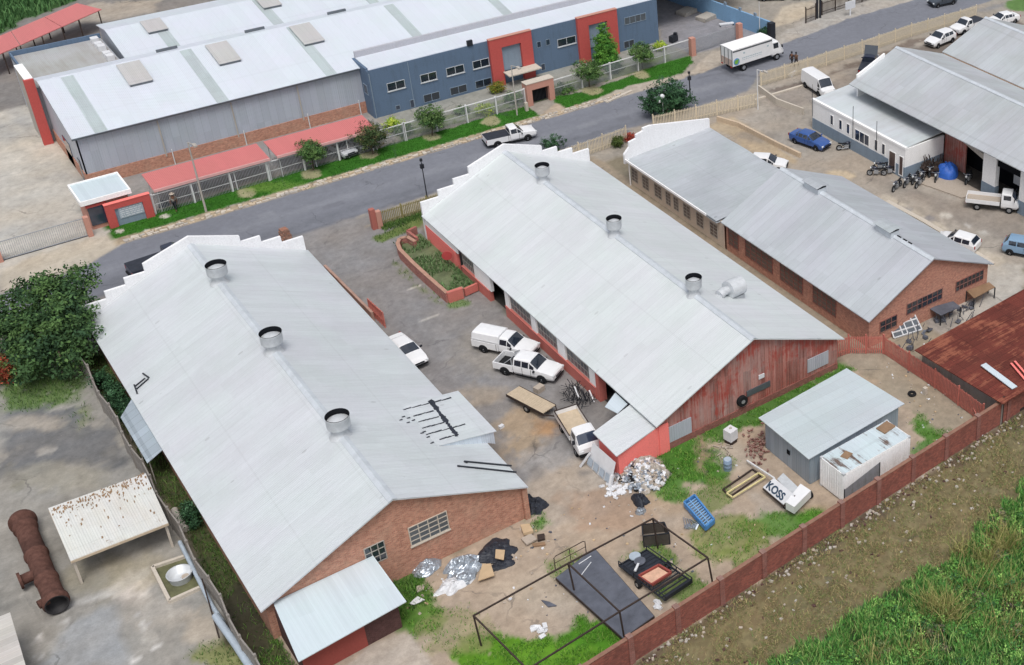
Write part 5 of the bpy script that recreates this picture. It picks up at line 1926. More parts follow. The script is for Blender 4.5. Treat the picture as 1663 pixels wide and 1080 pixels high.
def glass_patch(mb, st, i, u0, u1, idx, off=.012, v0=None, v1=None):
    """glass lying on the lofted body between stations i and i+1; idx = signed ring points, left to right"""
    (x0, w0, b0, l0, c0), (x1, w1, b1, l1, c1) = st[i], st[i + 1]
    h0, h1 = ring(w0, b0, l0, c0), ring(w1, b1, l1, c1)

    def P(u, k):
        s = 1 if k >= 0 else -1
        a, b_ = h0[abs(k)], h1[abs(k)]
        return Vector((x0 + (x1 - x0) * u, s * (a[0] + (b_[0] - a[0]) * u), a[1] + (b_[1] - a[1]) * u))
    rows = []
    for u in (u0, u1):
        rw = [P(u, k) for k in idx]
        if v0 is not None:
            a, b_ = rw[0], rw[-1]
            rw = [a.lerp(b_, v0), a.lerp(b_, v1)]
        else:
            rw[0] = rw[0].lerp(rw[1], .15)
            rw[-1] = rw[-1].lerp(rw[-2], .15)
        rows.append(rw)
    ctr = Vector((0, 0, .6))
    nrm = (rows[1][0] - rows[0][0]).cross(rows[0][-1] - rows[0][0]).normalized()
    mid = (rows[0][0] + rows[1][-1]) / 2
    if nrm.dot(mid - Vector((mid.x * .6, 0, .7))) < 0:
        nrm = -nrm
    rows = [[p + nrm * off for p in rw] for rw in rows]
    mb.grid(rows, False)


def wheel(root, x, y, rad, wd=.21):
    s = 1 if y > 0 else -1
    mb = MB()
    prof = [(rad * .55, -wd / 2), (rad * .93, -wd / 2), (rad, -wd / 2 + .03), (rad, wd / 2 - .03), (rad * .93, wd / 2), (rad * .55, wd / 2)]
    rows = [[(x + rr * math.cos(a), y + s * t, rad + rr * math.sin(a)) for a in [2 * math.pi * k / 20 for k in range(20)]] for rr, t in prof]
    mb.grid(rows, True, True)
    wo = mb.build('wheel', MT['rubber'], root, local=True)
    mb = MB()
    mb.tube([(x, y - s * .02, rad), (x, y + s * (wd / 2 - .02), rad)], rad * .6, 16)
    mb.tube([(x, y + s * (wd / 2 - .02), rad), (x, y + s * (wd / 2 + .005), rad)], rad * .15, 8)
    mb.build('rim', MT['rim'], wo, local=True)


def arches(mb, xs, w, rad):
    for x in xs:
        for s in (-1, 1):
            pts = [(x + (rad + .07) * math.cos(a), s * (w + .004), rad + (rad + .07) * math.sin(a)) for a in [math.pi * k / 12 for k in range(13)]]
            pts = [(pts[0][0], pts[0][1], .2)] + pts + [(pts[-1][0], pts[-1][1], .2)]
            mb.add(pts, [tuple(range(len(pts)))], False)


CARS = {
    'sedan': dict(st=[(-2.2, .70, .42, .80, None), (-2.08, .80, .24, .92, None), (-1.55, .84, .20, .96, None), (-.95, .85, .20, .93, (.60, 1.38)), (.25, .85, .20, .90, (.62, 1.41)), (1.02, .85, .20, .90, None), (1.75, .82, .20, .80, None), (2.08, .76, .25, .68, None), (2.2, .64, .38, .58, None)],
                  glass=dict(rear=2, front=4, side=[3]), ax=(-1.30, 1.35), rad=.31, w=.84),
    'hatch': dict(st=[(-1.9, .74, .42, .88, None), (-1.82, .80, .25, .95, None), (-1.42, .82, .20, .95, (.60, 1.42)), (.1, .83, .20, .92, (.62, 1.46)), (.88, .83, .20, .90, None), (1.5, .80, .20, .80, None), (1.8, .74, .25, .68, None), (1.9, .62, .38, .58, None)],
                  glass=dict(rear=1, front=3, side=[2]), ax=(-1.18, 1.2), rad=.29, w=.82),
    'double_cab': dict(st=[(-.82, .83, .36, 1.08, (.64, 1.62)), (-.76, .84, .34, 1.06, (.66, 1.66)), (.55, .84, .34, 1.04, (.66, 1.68)), (1.25, .84, .34, 1.04, None), (2.05, .83, .34, .97, None), (2.44, .81, .38, .88, None), (2.54, .76, .44, .78, None)],
                       glass=dict(front=2, side=[1]), ax=(-1.55, 1.55), rad=.36, w=.84, bed=(-2.54, -.86)),
    'pickup': dict(st=[(-.12, .83, .36, 1.08, (.64, 1.60)), (-.06, .84, .34, 1.06, (.66, 1.63)), (.60, .84, .34, 1.04, (.66, 1.65)), (1.25, .84, .34, 1.02, None), (2.05, .83, .34, .95, None), (2.42, .81, .38, .87, None), (2.52, .76, .44, .77, None)],
                   glass=dict(front=2, side=[1]), ax=(-1.5, 1.55), rad=.34, w=.84, bed=(-2.5, -.16)),
    'van': dict(st=[(-2.35, .80, .42, 1.05, (.70, 1.85)), (-2.25, .85, .35, 1.05, (.76, 1.95)), (1.15, .85, .32, 1.05, (.75, 1.98)), (1.85, .85, .32, 1.05, None), (2.25, .80, .35, .92, None), (2.38, .68, .45, .70, None)],
                glass=dict(front=2, side=[]), ax=(-1.35, 1.4), rad=.33, w=.85),
}


def vehicle(kind, paint, label, cat, pos, rz, group=None, name=None, top=None, scale=1.0):
    o = thing(name or {'sedan': 'parked_car', 'hatch': 'parked_car', 'double_cab': 'double_cab_pickup', 'pickup': 'pickup', 'van': 'van'}[kind], label, cat, (pos[0], pos[1], 0), rz, group)
    o.scale = (scale, scale, scale)
    c = CARS[kind]
    st = c['st']
    pm = MT[paint]
    G0 = c['glass']
    mb = MB()
    loft(mb, st)
    mb.mat(1)
    if 'bed' in c:
        xa, xb = c['bed']
        mb.box(xa + .1, 1.6, -.6, .6, .3, .52)
    arches(mb, c['ax'] if 'bed' not in c else c['ax'][1:], c['w'], c['rad'])
    mb.box(st[-1][0] - .16, st[-1][0] + .03, -.66, .66, .36, .50)
    xs0 = st[1][0] if 'bed' in c else -.95
    for s in (-1, 1):
        lo, hi = sorted((s * (c['w'] - .02), s * (c['w'] + .012)))
        mb.box(xs0 + .1, c['ax'][1] - c['rad'] - .1, lo, hi, .27, .40)
        i0 = G0['side'][0] if G0['side'] else None
        for xg in ((st[G0['front']][0] + .12, -.05 if kind in ('sedan', 'double_cab', 'hatch') else st[G0['front']][0] - .95)):
            mb.box(xg, xg + .022, lo, hi, .42, st[G0['front']][3] - .02)
    mb.build('body', [pm, MT['rubber']], o, local=True)
    G = c['glass']
    mb = MB()
    i = G['front']
    glass_patch(mb, st, i, .10, .92, (-5, -6, 7, 6, 5))
    mb.build('windscreen', MT['glass'], o, local=True)
    if 'rear' in G:
        mb = MB()
        glass_patch(mb, st, G['rear'], .12, .88, (-5, -6, 7, 6, 5))
        mb.build('rear_window', MT['glass'], o, local=True)
    elif kind in ('double_cab', 'pickup') and top != 'canopy':
        mb = MB()
        x0 = st[0][0] - .012
        mb.quad((x0, -.58, 1.12), (x0, .58, 1.12), (x0, .52, 1.5), (x0, -.52, 1.5))
        mb.build('rear_window', MT['glass'], o, local=True)
    for s in (-1, 1):
        for i in G['side']:
            nd = 2 if kind in ('sedan', 'hatch', 'double_cab') else 1
            for k in range(nd):
                mb = MB()
                u0 = .05 + k * .95 / nd
                u1 = (k + 1) * .95 / nd
                glass_patch(mb, st, i, u0, u1, (s * 4, s * 5), .012, .10, .88)
                mb.build('side_window', MT['glass'], o, local=True)
        mb = MB()
        glass_patch(mb, st, G['front'], .03, .55, (s * 4, s * 5), .012, .12, .82)
        mb.build('side_window', MT['glass'], o, local=True)
        if 'rear' in G and kind == 'sedan':
            mb = MB()
            glass_patch(mb, st, G['rear'], .55, .97, (s * 4, s * 5), .012, .12, .82)
            mb.build('side_window', MT['glass'], o, local=True)
    xf, w = st[-2][0], st[-2][1]
    xr = c['bed'][0] if 'bed' in c else st[0][0]
    for s in (-1, 1):
        mb = MB()
        mb.obox((xf + .03, s * (w - .16), st[-2][3] - .05), .07, .15, .065, -s * .35)
        mb.build('headlight', MT['lamp'], o, local=True)
        mb = MB()
        mb.obox((xr + .02, s * (.70), .82), .035, .07, .12)
        each(mb, 'tail_light', MT['tail'], o, local=True)
        mb = MB()
        xm = st[G['front'] + 1][0] - .25
        mb.obox((xm, s * (c['w'] + .09), 1.02), .05, .09, .065)
        mb.build('mirror', pm if paint != 'p_white' else MT['black'], o, local=True)
    mb = MB()
    mb.obox((st[-1][0] + .012, 0, .62), .02, .38, .06)
    mb.build('grille', MT['black'], o, local=True)
    if 'bed' in c:
        xa, xb = c['bed']
        mb = MB()
        for s in (-1, 1):
            lo, hi = sorted((s * .76, s * .84))
            mb.box(xa, xb, lo, hi, .46, 1.02)
        mb.box(xa, xa + .06, -.755, .755, .46, 1.02)
        mb.box(xb - .05, xb, -.755, .755, .46, 1.02)
        mb.mat(1).box(xa + .07, xb - .06, -.75, .75, .5, .56)
        arches(mb, c['ax'][:1], .845, c['rad'])
        mb.box(xa - .08, xa - .003, -.7, .7, .40, .52)
        mb.build('load_bed', [pm, MT['rubber']], o, local=True)
        if top == 'canopy':
            mb = MB()
            loft(mb, [(xa, .80, .98, 1.06, (.66, 1.60)), (xa + .1, .82, .98, 1.08, (.70, 1.70)), (xb + .02, .82, .98, 1.08, (.70, 1.74))])
            co_ = mb.build('canopy', pm, o, local=True)
            mb = MB()
            mb.quad((xa - .006, -.55, 1.14), (xa - .006, .55, 1.14), (xa - .0, .5, 1.5), (xa - .0, -.5, 1.5))
            mb.build('rear_window', MT['glass'], co_, local=True)
        if top == 'cover':
            mb = MB()
            mb.slab([(xa + .02, -.82, 1.05), (xb, -.82, 1.05), (xb, .82, 1.05), (xa + .02, .82, 1.05)], .03)
            mb.build('bed_cover', MT['tarp_black'], o, local=True)
        if top == 'bar':
            mb = MB()
            for s in (-1, 1):
                mb.tube([(xb - .1, s * .74, 1.0), (xb - .18, s * .6, 1.52), (xb - .75, s * .78, 1.03)], .03, 6)
            mb.tube([(xb - .18, -.6, 1.52), (xb - .18, .6, 1.52)], .03, 6)
            mb.build('roll_bar', MT['steel'], o, local=True)
    for x in c['ax']:
        for s in (-1, 1):
            wheel(o, x, s * (c['w'] - .085), c['rad'])
    return o


def pose(rear, front, side, half=.75, z=0.0):
    """plan position and heading from two near-side wheel contacts (side 'R' or 'L' is the visible side)"""
    a, b_ = g(*rear, z), g(*front, z)
    d_ = (b_ - a)
    h = math.atan2(d_.y, d_.x)
    n = Vector((-math.sin(h), math.cos(h), 0)) * (half if side == 'R' else -half)
    m = (a + b_) / 2 + n
    return (m.x, m.y), h


p, h = pose((823, 609), (880, 622), 'R')
vehicle('double_cab', 'p_white', 'white double cab pickup with open bed in the yard, nose to the red plinth', 'pickup', p, h, top='bar')
p, h2 = pose((785, 572), (845, 585), 'R')
vehicle('pickup', 'p_white', 'white pickup with closed white canopy parked beside the double cab', 'pickup', p, h, top='canopy')
q = g(658, 566)
vehicle('sedan', 'p_white', 'white sedan half hidden by the eave of the left workshop', 'car', (27.75, 84.9), R(-86))
p, h = pose((806, 240), (859, 228), 'R')
vehicle('pickup', 'p_white', 'white pickup with black bed cover driving along the road', 'pickup', p, h, top='cover', scale=1.02)
q = g(1340, 137)
vehicle('van', 'p_white', 'white panel van facing the camera behind the garage fence', 'van', (83.6, 104.3), R(-97))
p, h = pose((1294, 234), (1322, 244), 'R')
vehicle('sedan', 'p_blue', 'dark blue car parked beside the white garage annex', 'car', p, h)
p, h = pose((1634, 413), (1690, 424), 'R')
vehicle('hatch', 'p_ltblue', 'light blue hatchback cut off by the right edge', 'car', p, h, scale=1.05)
q = g(1577, 405, .7)
vehicle('hatch', 'p_white', 'white hatchback seen from behind, just beyond the plastered workshop roof', 'car', (72.3, 70.4), R(112), scale=1.03)
q = g(1252, 262)
vehicle('hatch', 'p_white', 'white car mostly hidden by the ridge of the plastered workshop', 'car', (68.2, 92.9), R(-48))
p, h = pose((1545, 76), (1506, 73), 'L')
vehicle('hatch', 'p_white', 'white hatchback parked along the garage fence, facing the van', 'car', p, R(180 + 6), scale=1.08)
q = g(1570, 53)
vehicle('pickup', 'p_white', 'white pickup behind the garage roof, next to the white hatchback', 'pickup', (q.x + .6, q.y + .6), R(186), top='cover')
q = g(1628, 38)
vehicle('sedan', 'p_white', 'white sedan peeping over the far garage roof at the right edge', 'car', (q.x, q.y), R(172))
p, h = pose((1549, 7), (1522, 13), 'L')
vehicle('hatch', 'p_dark', 'dark grey car on the road at the top edge', 'car', p, h)
q = g(547, 254)
vehicle('hatch', 'p_silver', 'silver car nose out under the red carport behind the round tree', 'car', (37.2, 121.5), R(-80))
vehicle('hatch', 'p_silver', 'silver car at the right end of the red carport, half behind a tree', 'car', (39.5, 121.9), R(-96))
q = g(1262, 2)
vehicle('hatch', 'p_white', 'white car cut off by the top edge, beyond the blue wall', 'car', (q.x, q.y + 1.0), R(-30))
q = g(1312, -4)
vehicle('sedan', 'p_blue', 'blue car at the top edge beside the dark gate post', 'car', (q.x, q.y + .4), R(-12))
q = g(1408, 112)
bk = vehicle('pickup', 'p_black', 'black pickup with raised bonnet behind the garage parapet', 'pickup', (q.x, q.y - .3), R(40), top='cover')
mb = MB()
mb.obox((1.5, 0, 1.75), .62, .76, .03, 0, 0, R(-62))
mb.build('bonnet', MT['p_dark'], bk, local=True)
q = g(236, 425, 1.9)
vehicle('pickup', 'p_black', 'black pickup with covered bed on the road behind the left stepped parapet', 'pickup', (17.8, 109.4), R(3), top='cover', scale=1.22)


def cabover(o, xc0, xc1, w, zb, zr, paint='p_white'):
    st = [(xc0, w - .02, zb, zb + .85, (w * .84, zr - .05)), (xc0 + .08, w, zb - .05, zb + .82, (w * .86, zr)), (xc0 + (xc1 - xc0) * .58, w, zb - .05, zb + .78, (w * .86, zr)), (xc1 - .14, w, zb - .05, zb + .70, None), (xc1, w * .95, zb, zb + .45, None)]
    mb = MB()
    loft(mb, st)
    mb.mat(1)
    mb.box(xc1 - .12, xc1 + .05, -w * .9, w * .9, zb - .12, zb + .12)
    mb.build('cab', [MT[paint], MT['rubber']], o, local=True)
    mb = MB()
    glass_patch(mb, st, 2, .08, .9, (-5, -6, 7, 6, 5))
    mb.build('windscreen', MT['glass_blue'], o, local=True)
    for s in (-1, 1):
        mb = MB()
        glass_patch(mb, st, 1, .15, .97, (s * 4, s * 5), .012, .1, .88)
        mb.build('side_window', MT['glass'], o, local=True)
        mb = MB()
        mb.obox((xc1 + .0, s * w * .72, zb + .28), .05, .16, .09)
        mb.build('headlight', MT['lamp'], o, local=True)
        mb = MB()
        mb.obox((xc1 - .35, s * (w + .16), zb + 1.05), .04, .1, .16)
        mb.build('mirror', MT['black'], o, local=True)


def flatbed(label, pos, rz, deckm, headboard=True, group=None):
    o = thing('flatbed_truck', label, 'truck', (pos[0], pos[1], 0), rz, group)
    cabover(o, .75, 2.35, .82, .52, 1.92)
    mb = MB()
    mb.box(-2.4, 2.2, -.35, .35, .42, .62)
    mb.build('chassis', MT['rubber'], o, local=True)
    mb = MB()
    for s in (-1, 1):
        lo, hi = sorted((s * .80, s * .86))
        mb.box(-2.55, .62, lo, hi, .74, 1.12)
    mb.box(-2.55, -2.49, -.795, .795, .74, 1.12)
    mb.build('drop_side', MT['p_white'], o, local=True)
    mb = MB()
    mb.box(-2.48, .62, -.795, .795, .74, .80)
    mb.build('deck', deckm, o, local=True)
    if headboard:
        mb = MB()
        mb.tube([(-2.5, -.83, 1.18), (.6, -.83, 1.18), (.6, .83, 1.18), (-2.5, .83, 1.18), (-2.5, -.83, 1.18)], .045, 6)
        mb.build('rail', MT['rust_frame'], o, local=True)
    for x in (-1.45, 1.55):
        for s in (-1, 1):
            wheel(o, x, s * .72, .34)
    for s in (-1, 1):
        mb = MB()
        mb.obox((-2.57, s * .6, .62), .03, .1, .06)
        each(mb, 'tail_light', MT['tail'], o, local=True)
    return o


a, b_ = g(905, 680, .9), g(934, 727, .9)
h = math.atan2(b_.y - a.y, b_.x - a.x)
n = Vector((-math.sin(h), math.cos(h)))
m = (a + b_) / 2
flatbed('white flatbed truck with timber deck in the yard, facing the annex', (m.x + n.x * .8 + .02, m.y + n.y * .8 - .1), h, MT['deck'])
p, h = pose((1589, 341), (1634, 346), 'R', .7)
flatbed('white dropside truck parked in front of the garage bays', p, h, MT['slab_pad'], False)

# box truck
p, h = pose((1211, 114), (1254, 100), 'R', .95)
bt = thing('delivery_truck', 'white box delivery truck with a round blue and green emblem on the road', 'truck', (p[0] - .1, p[1], 0), h)
cabover(bt, 2.1, 3.75, .98, .62, 2.25)
mb = MB()
mb.box(-3.75, 2.0, -1.1, 1.1, .95, 2.95)
mb.build('cargo_box', MT['p_white'], bt, local=True)
mb = MB()
rows = [[(x, y, 2.955 + .06 * (1 - (y / 1.12) ** 2)) for y in (-1.12, -.7, 0, .7, 1.12)] for x in (-3.78, -1, 2.03)]
mb.grid(rows, True)
mb.box(-3.78, 2.03, -1.13, -1.101, 2.82, 2.95)
mb.build('roof', m_plain('truck_roof', '#f8f8f9', k=.9, var=.04), bt, local=True)
mb = MB()
for s in (-1, 1):
    lo, hi = sorted((s * 1.101, s * 1.115))
    mb.box(-3.7, 1.95, lo, hi, 2.62, 2.80)
mb.build('stripe', MT['glass_grey'], bt, local=True)
mb = MB()
mb.box(-3.5, 3.5, -.45, .45, .5, .94)
mb.build('chassis', MT['rubber'], bt, local=True)
mb = MB()
mb.box(-3.775, -3.751, -1.05, 1.05, .96, 1.75)
mb.build('tail_lift', m_plain('tail_lift', '#b3a196', k=1.1, var=.3), bt, local=True)
mb = MB()
for y in (-1.02, -.35, .35, 1.0):
    mb.box(-3.79, -3.776, y - .05, y + .05, .96, 2.9)
mb.build('door_bar', MT['glass_grey'], bt, local=True)
mb = MB()
mb.tube([(-3.2, -1.101, 1.45), (-3.2, -1.125, 1.45)], .42, 24)
em = mb.build('emblem', MT['logo_blue'], bt, local=True)
mb = MB()
mb.tube([(-3.25, -1.126, 1.42), (-3.25, -1.135, 1.42)], .26, 18)
mb.obox((-3.05, -1.13, 1.6), .12, .008, .10)
mb.build('emblem_leaf', MT['logo_green'], em, local=True)
mb = MB()
x = -2.4
while x < .3:
    l = rnd.uniform(.1, .24)
    mb.box(x, x + l, -1.112, -1.101, 1.62, 1.72)
    mb.box(x, x + l * .8, -1.112, -1.101, 1.42, 1.48)
    x += l + .07
mb.box(-2.22, -2.0, -1.112, -1.101, 2.15, 2.35)
mb.box(1.2, 1.45, -1.112, -1.101, 2.1, 2.28)
mb.build('faint_lettering', m_plain('faint_letters', '#a9bcc4', k=1.0, var=.1), bt, local=True)
for x in (-2.1, 2.75):
    for s in (-1, 1):
        wheel(bt, x, s * .88, .42, .28)
for s in (-1, 1):
    mb = MB()
    mb.obox((-3.77, s * .85, .85), .03, .14, .07)
    each(mb, 'tail_light', MT['tail'], bt, local=True)

# flat trailer
tl = thing('flat_trailer', 'flat timber-decked trailer standing in the yard beside the flatbed truck', 'trailer', (0, 0, 0))
c4 = [g(821, 640, .7), g(845, 629, .7), g(903, 656, .7), g(880, 671, .7)]
ctr = sum(c4, Vector()) / 4
h = math.atan2((c4[3] - c4[0]).y, (c4[3] - c4[0]).x)
tl.location = (ctr.x, ctr.y, 0)
tl.rotation_euler = (0, 0, h)
L2 = (c4[3] - c4[0]).length / 2
W2 = (c4[1] - c4[0]).length / 2
mb = MB()
n = 9
for i in range(n):
    mb.box(-L2, L2, -W2 + i * 2 * W2 / n + .008, -W2 + (i + 1) * 2 * W2 / n - .008, .64, .70)
mb.build('deck', MT['deck'], tl, local=True)
mb = MB()
mb.box(-L2 - .02, L2 + .02, -W2 - .04, -W2 - .002, .5, .72)
mb.box(-L2 - .02, L2 + .02, W2 + .002, W2 + .04, .5, .72)
mb.box(-L2, L2, -.05, .05, .45, .62)
mb.bar((L2, -W2, .55), (L2 + 1.0, 0, .5), .08)
mb.bar((L2, W2, .55), (L2 + 1.0, 0, .5), .08)
mb.build('frame', MT['rust_frame'], tl, local=True)
for s in (-1, 1):
    wheel(tl, .15, s * (W2 - .02), .30, .18)

# motorbikes
def motorbike_proto():
    o = thing('motorbike', 'x', 'motorbike', (0, 0, 0))
    for x in (-.68, .70):
        mb = MB()
        rad = .31
        prof = [(rad * .72, -.055), (rad, -.05), (rad, .05), (rad * .72, .055), (rad * .72, -.055)]
        rows = [[(x + rr * math.cos(a), t, rad + rr * math.sin(a)) for a in [2 * math.pi * k / 16 for k in range(16)]] for rr, t in prof]
        mb.grid(rows, True, True)
        wo = mb.build('wheel', MT['rubber'], o, local=True)
        mb = MB()
        mb.tube([(x, -.04, rad), (x, .04, rad)], rad * .7, 12)
        mb.build('rim', MT['rim'], wo, local=True)
    mb = MB()
    mb.tube([(.70, -.07, .31), (.50, -.07, .92)], .03, 6)
    mb.tube([(.70, .07, .31), (.50, .07, .92)], .03, 6)
    mb.tube([(.5, 0, .85), (-.1, 0, .6), (-.68, .08, .31)], .035, 6)
    mb.tube([(.45, 0, .75), (.2, 0, .3), (-.3, 0, .3)], .03, 6)
    mb.build('frame', MT['black'], o, local=True)
    mb = MB()
    mb.obox((.08, 0, .42), .22, .15, .17)
    mb.build('engine', MT['steel'], o, local=True)
    mb = MB()
    rows = [[(x, w * math.cos(a), .82 + hh * math.sin(a)) for a in [2 * math.pi * k / 10 for k in range(10)]] for x, w, hh in ((-.05, .05, .05), (.05, .14, .11), (.3, .16, .13), (.45, .05, .05))]
    mb.grid(rows, True, True)
    mb.build('tank', MT['p_black'], o, local=True)
    mb = MB()
    rows = [[(x, w * math.cos(a), z + .06 * math.sin(a)) for a in [2 * math.pi * k / 8 for k in range(8)]] for x, w, z in ((-.8, .04, .86), (-.7, .12, .82), (-.35, .15, .74), (0, .11, .78), (.05, .04, .78))]
    mb.grid(rows, True, True)
    mb.build('seat', MT['rubber'], o, local=True)
    mb = MB()
    mb.tube([(.38, -.38, 1.02), (.5, -.1, .98), (.5, .1, .98), (.38, .38, 1.02)], .02, 6)
    mb.build('handlebar', MT['steel'], o, local=True)
    mb = MB()
    mb.tube([(.56, 0, .82), (.66, 0, .82)], .10, 10)
    mb.build('headlight', MT['lamp'], o, local=True)
    mb = MB()
    mb.tube([(.2, -.16, .3), (-.3, -.18, .28), (-.85, -.18, .36)], [.03, .045, .05], 8)
    mb.build('exhaust', MT['steel'], o, local=True)
    return o


def copy_tree(o, parent=None):
    c = o.copy()
    C.objects.link(c)
    c.parent = parent
    for ch in list(o.children):
        copy_tree(ch, c)
    return c


bikes = [(1457, 307, 200, 'motorbike with long forks nearest the kerb, first of the row by the annex door'),
         (1474, 300, 205, 'second motorbike in the row, in front of the annex corner'),
         (1487, 295, 205, 'third motorbike from the kerb, in the row at the annex corner'),
         (1500, 290, 210, 'fourth motorbike of the row, before the tangle of scrap'),
         (1513, 285, 210, 'motorbike at the end of the row, beside the blue tarpaulin'),
         (1430, 277, 150, 'dark motorbike by the brown annex door'),
         (1446, 283, 160, 'dark motorbike between the annex door and the kerb row'),
         (1424, 285, 140, 'motorbike farthest left of the garage row, nose toward the plastered workshop'),
         (1494, 301, 200, 'low motorbike parked on the kerb side of the row, nearest the concrete apron'),
         (1522, 292, 215, 'motorbike standing on the edge of the concrete apron below the blue tarpaulin'),
         (1373, 243, -25, 'pale scooter-like motorbike near the dark blue car'),
         (1573, 297, 205, 'motorbike alone on the concrete apron of the garage')]
proto = None
for u, v, a, lb in bikes:
    o = motorbike_proto() if proto is None else copy_tree(proto)
    proto = proto or o
    p = g(u, v)
    o.location = (p.x, p.y, .14 if u in (1573, 1513) else 0)
    o.rotation_euler = (R(5), 0, R(a))
    tag(o, lb, 'motorbike', 'motorbikes parked around the garage')


# ------------------------------------------------------------------ junk in the yards
def crumple(name, c, rx, ry, h, mat, seed, label, cat, n=26, flat=False, parent=None, edge=.35, kind=None):
    mb = MB()
    rows = []
    sr = random.Random(seed)
    A_ = 2 * np.pi * np.arange(36) / 36
    rim = 1 + edge * (vn(np.cos(A_) * 2 + seed, np.sin(A_) * 2 + 9, seed) - .5) * 2
    for i in range(n + 1):
        t = i / n
        x, y = rx * t * rim * np.cos(A_), ry * t * rim * np.sin(A_)
        f = fbm(x * 2.4 + seed * 7, y * 2.4, seed, 4)
        z = h * max(0, (1 - t ** 2.2)) * (.25 + 1.2 * f) + .03
        if t > .97:
            z = z * 0 + .01
        rows.append([(c[0] + x[k] + (sr.random() - .5) * .06, c[1] + y[k] + (sr.random() - .5) * .06, z[k]) for k in range(36)])
    mb.grid(rows[::-1], not flat, True)
    o = mb.build(name, mat, parent)
    if label:
        tag(o, label, cat, kind=kind)
    return o


def chunk(mb, c, s, sr):
    mb.obox(c, s * sr.uniform(.5, 1.2), s * sr.uniform(.4, 1.0), s * sr.uniform(.15, .6), sr.uniform(0, 3.1), sr.uniform(-.5, .5), sr.uniform(-.5, .5))


sr = random.Random(3)
hc = g(1042, 772)
heap = crumple('scrap_heap', (hc.x, hc.y), 1.55, 1.9, 1.05, m_plain('heap_base', '#b8b0a6', k=.9, var=.5, scale=3), 4, 'big heap of white scrap plastic and rubble by the red annex', 'heap', flat=True)
mb = MB()
for i in range(480):
    a = sr.uniform(0, 6.28)
    q_ = math.sqrt(sr.random())
    x, y = hc.x + 1.6 * q_ * math.cos(a), hc.y + 1.95 * q_ * math.sin(a)
    chunk(mb.mat(sr.choice((0, 0, 0, 1, 1, 1, 3, 3, 2) if x < hc.x - .1 else (0, 0, 0, 3, 3, 3, 1, 4))), (x, y, .1 + (1 - q_ ** 1.6) * .95), .14, sr)
o = mb.build('scrap_piece', [MT['plastic_white'], MT['foil'], MT['rubber'], MT['slab_pad'], MT['ramp']], heap, local=True)
o.location = -heap.location
o['kind'] = 'stuff'
crumple('bin_bag', g(1040, 815)[:2], .45, .7, .75, MT['tarp_black'], 8, 'black plastic sheet slumped against the big white scrap heap', 'bag')
crumple('bin_bag', g(1041, 832)[:2], .32, .35, .5, MT['foil'], 9, 'grey sack on the near side of the big scrap heap', 'bag')
mb = MB()
for i in range(40):
    p = g(1003 + sr.gauss(0, 10), 792 + sr.gauss(0, 8))
    chunk(mb, (p.x, p.y, .07), .16, sr)
tag(mb.build('rubble', MT['plastic_white']), 'scattered white rubble between scrap heap and asphalt', 'rubble', kind='stuff')
crumple('crumpled_sheet', g(691, 923)[:2], .95, .72, .6, MT['foil'], 11, 'round crumpled silver sheet nearest the brick wall under the gable', 'scrap sheet', flat=True, edge=.15)
crumple('crumpled_sheet', g(752, 922)[:2], 1.4, .75, .75, MT['foil'], 13, 'long crumpled silver sheets between white cloth and black tarpaulin', 'scrap sheet', flat=True)
crumple('white_cloth', g(738, 951)[:2], 1.05, .7, .40, MT['plastic_white'], 15, 'crumpled white cloth on the dirt below the silver sheets', 'cloth')
crumple('crumpled_sheet', g(755, 940)[:2], .7, .5, .55, MT['foil'], 16, 'small silver sheet lying on top of the white cloth', 'scrap sheet', flat=True)
crumple('tarpaulin', g(803, 898)[:2], 1.25, 1.15, .55, MT['tarp_black'], 17, 'black crumpled tarpaulin on the dirt near the left workshop corner', 'tarpaulin', flat=True)
crumple('tarpaulin', g(815, 917)[:2], 1.0, .45, .35, MT['tarp_black'], 18, 'smaller black sheet trailing from the near side of the tarpaulin', 'tarpaulin', flat=True)
crumple('rubbish_pile', g(866, 823)[:2], .8, .9, .8, MT['tarp_black'], 19, 'pile of black bags at the yard corner of the left workshop', 'bags', flat=True)


def plate(name, pts, t, mat, label, cat):
    mb = MB()
    mb.slab(pts, t)
    return tag(mb.build(name, mat), label, cat)


def gz(z, *q):
    return [tuple(g(u, v, z)) for u, v in q]


plate('cardboard', gz(.35, (783, 916), (797, 915), (803, 934), (776, 943)), .06, MT['card'], 'flattened cardboard box leaning by the black tarpaulin', 'cardboard')
plate('cardboard', gz(.62, (805, 892), (820, 893), (818, 909), (804, 906)), .05, MT['card'], 'square of cardboard lying on the black tarpaulin', 'cardboard')
plate('cardboard', gz(.25, (846, 874), (862, 866), (872, 875), (855, 884)), .12, MT['slab_pad'], 'pale flattened carton in the litter by the workshop corner', 'cardboard')
plate('cardboard', gz(.45, (845, 852), (860, 850), (866, 862), (850, 866)), .2, MT['card'], 'brown carton on the litter nearest the workshop corner', 'cardboard')
plate('timber_plank', gz(.12, (864, 882), (885, 880), (886, 884), (866, 887)), .1, MT['brown_box'], 'brown plank lying in the litter by the workshop corner', 'plank')
plate('timber_plank', gz(.2, (872, 868), (884, 866), (885, 874), (873, 877)), .16, MT['rust_frame'], 'dark board in the litter right of the pale carton', 'board')
plate('loose_sheet', gz(.15, (664, 980), (678, 968), (690, 974), (672, 982)), .03, MT['plastic_white'], 'white scrap panel in the grass beside the lean-to', 'panel')
plate('loose_sheet', gz(.1, (676, 952), (690, 948), (688, 957), (677, 961)), .08, MT['slab_pad'], 'beige board in the grass above the white scrap panel', 'board')
plate('rubber_mat', gz(.1, (879, 974), (892, 977), (904, 983), (890, 985)), .08, MT['ramp'], 'small dark mat on the dirt left of the steel ramp', 'mat')
mb = MB()
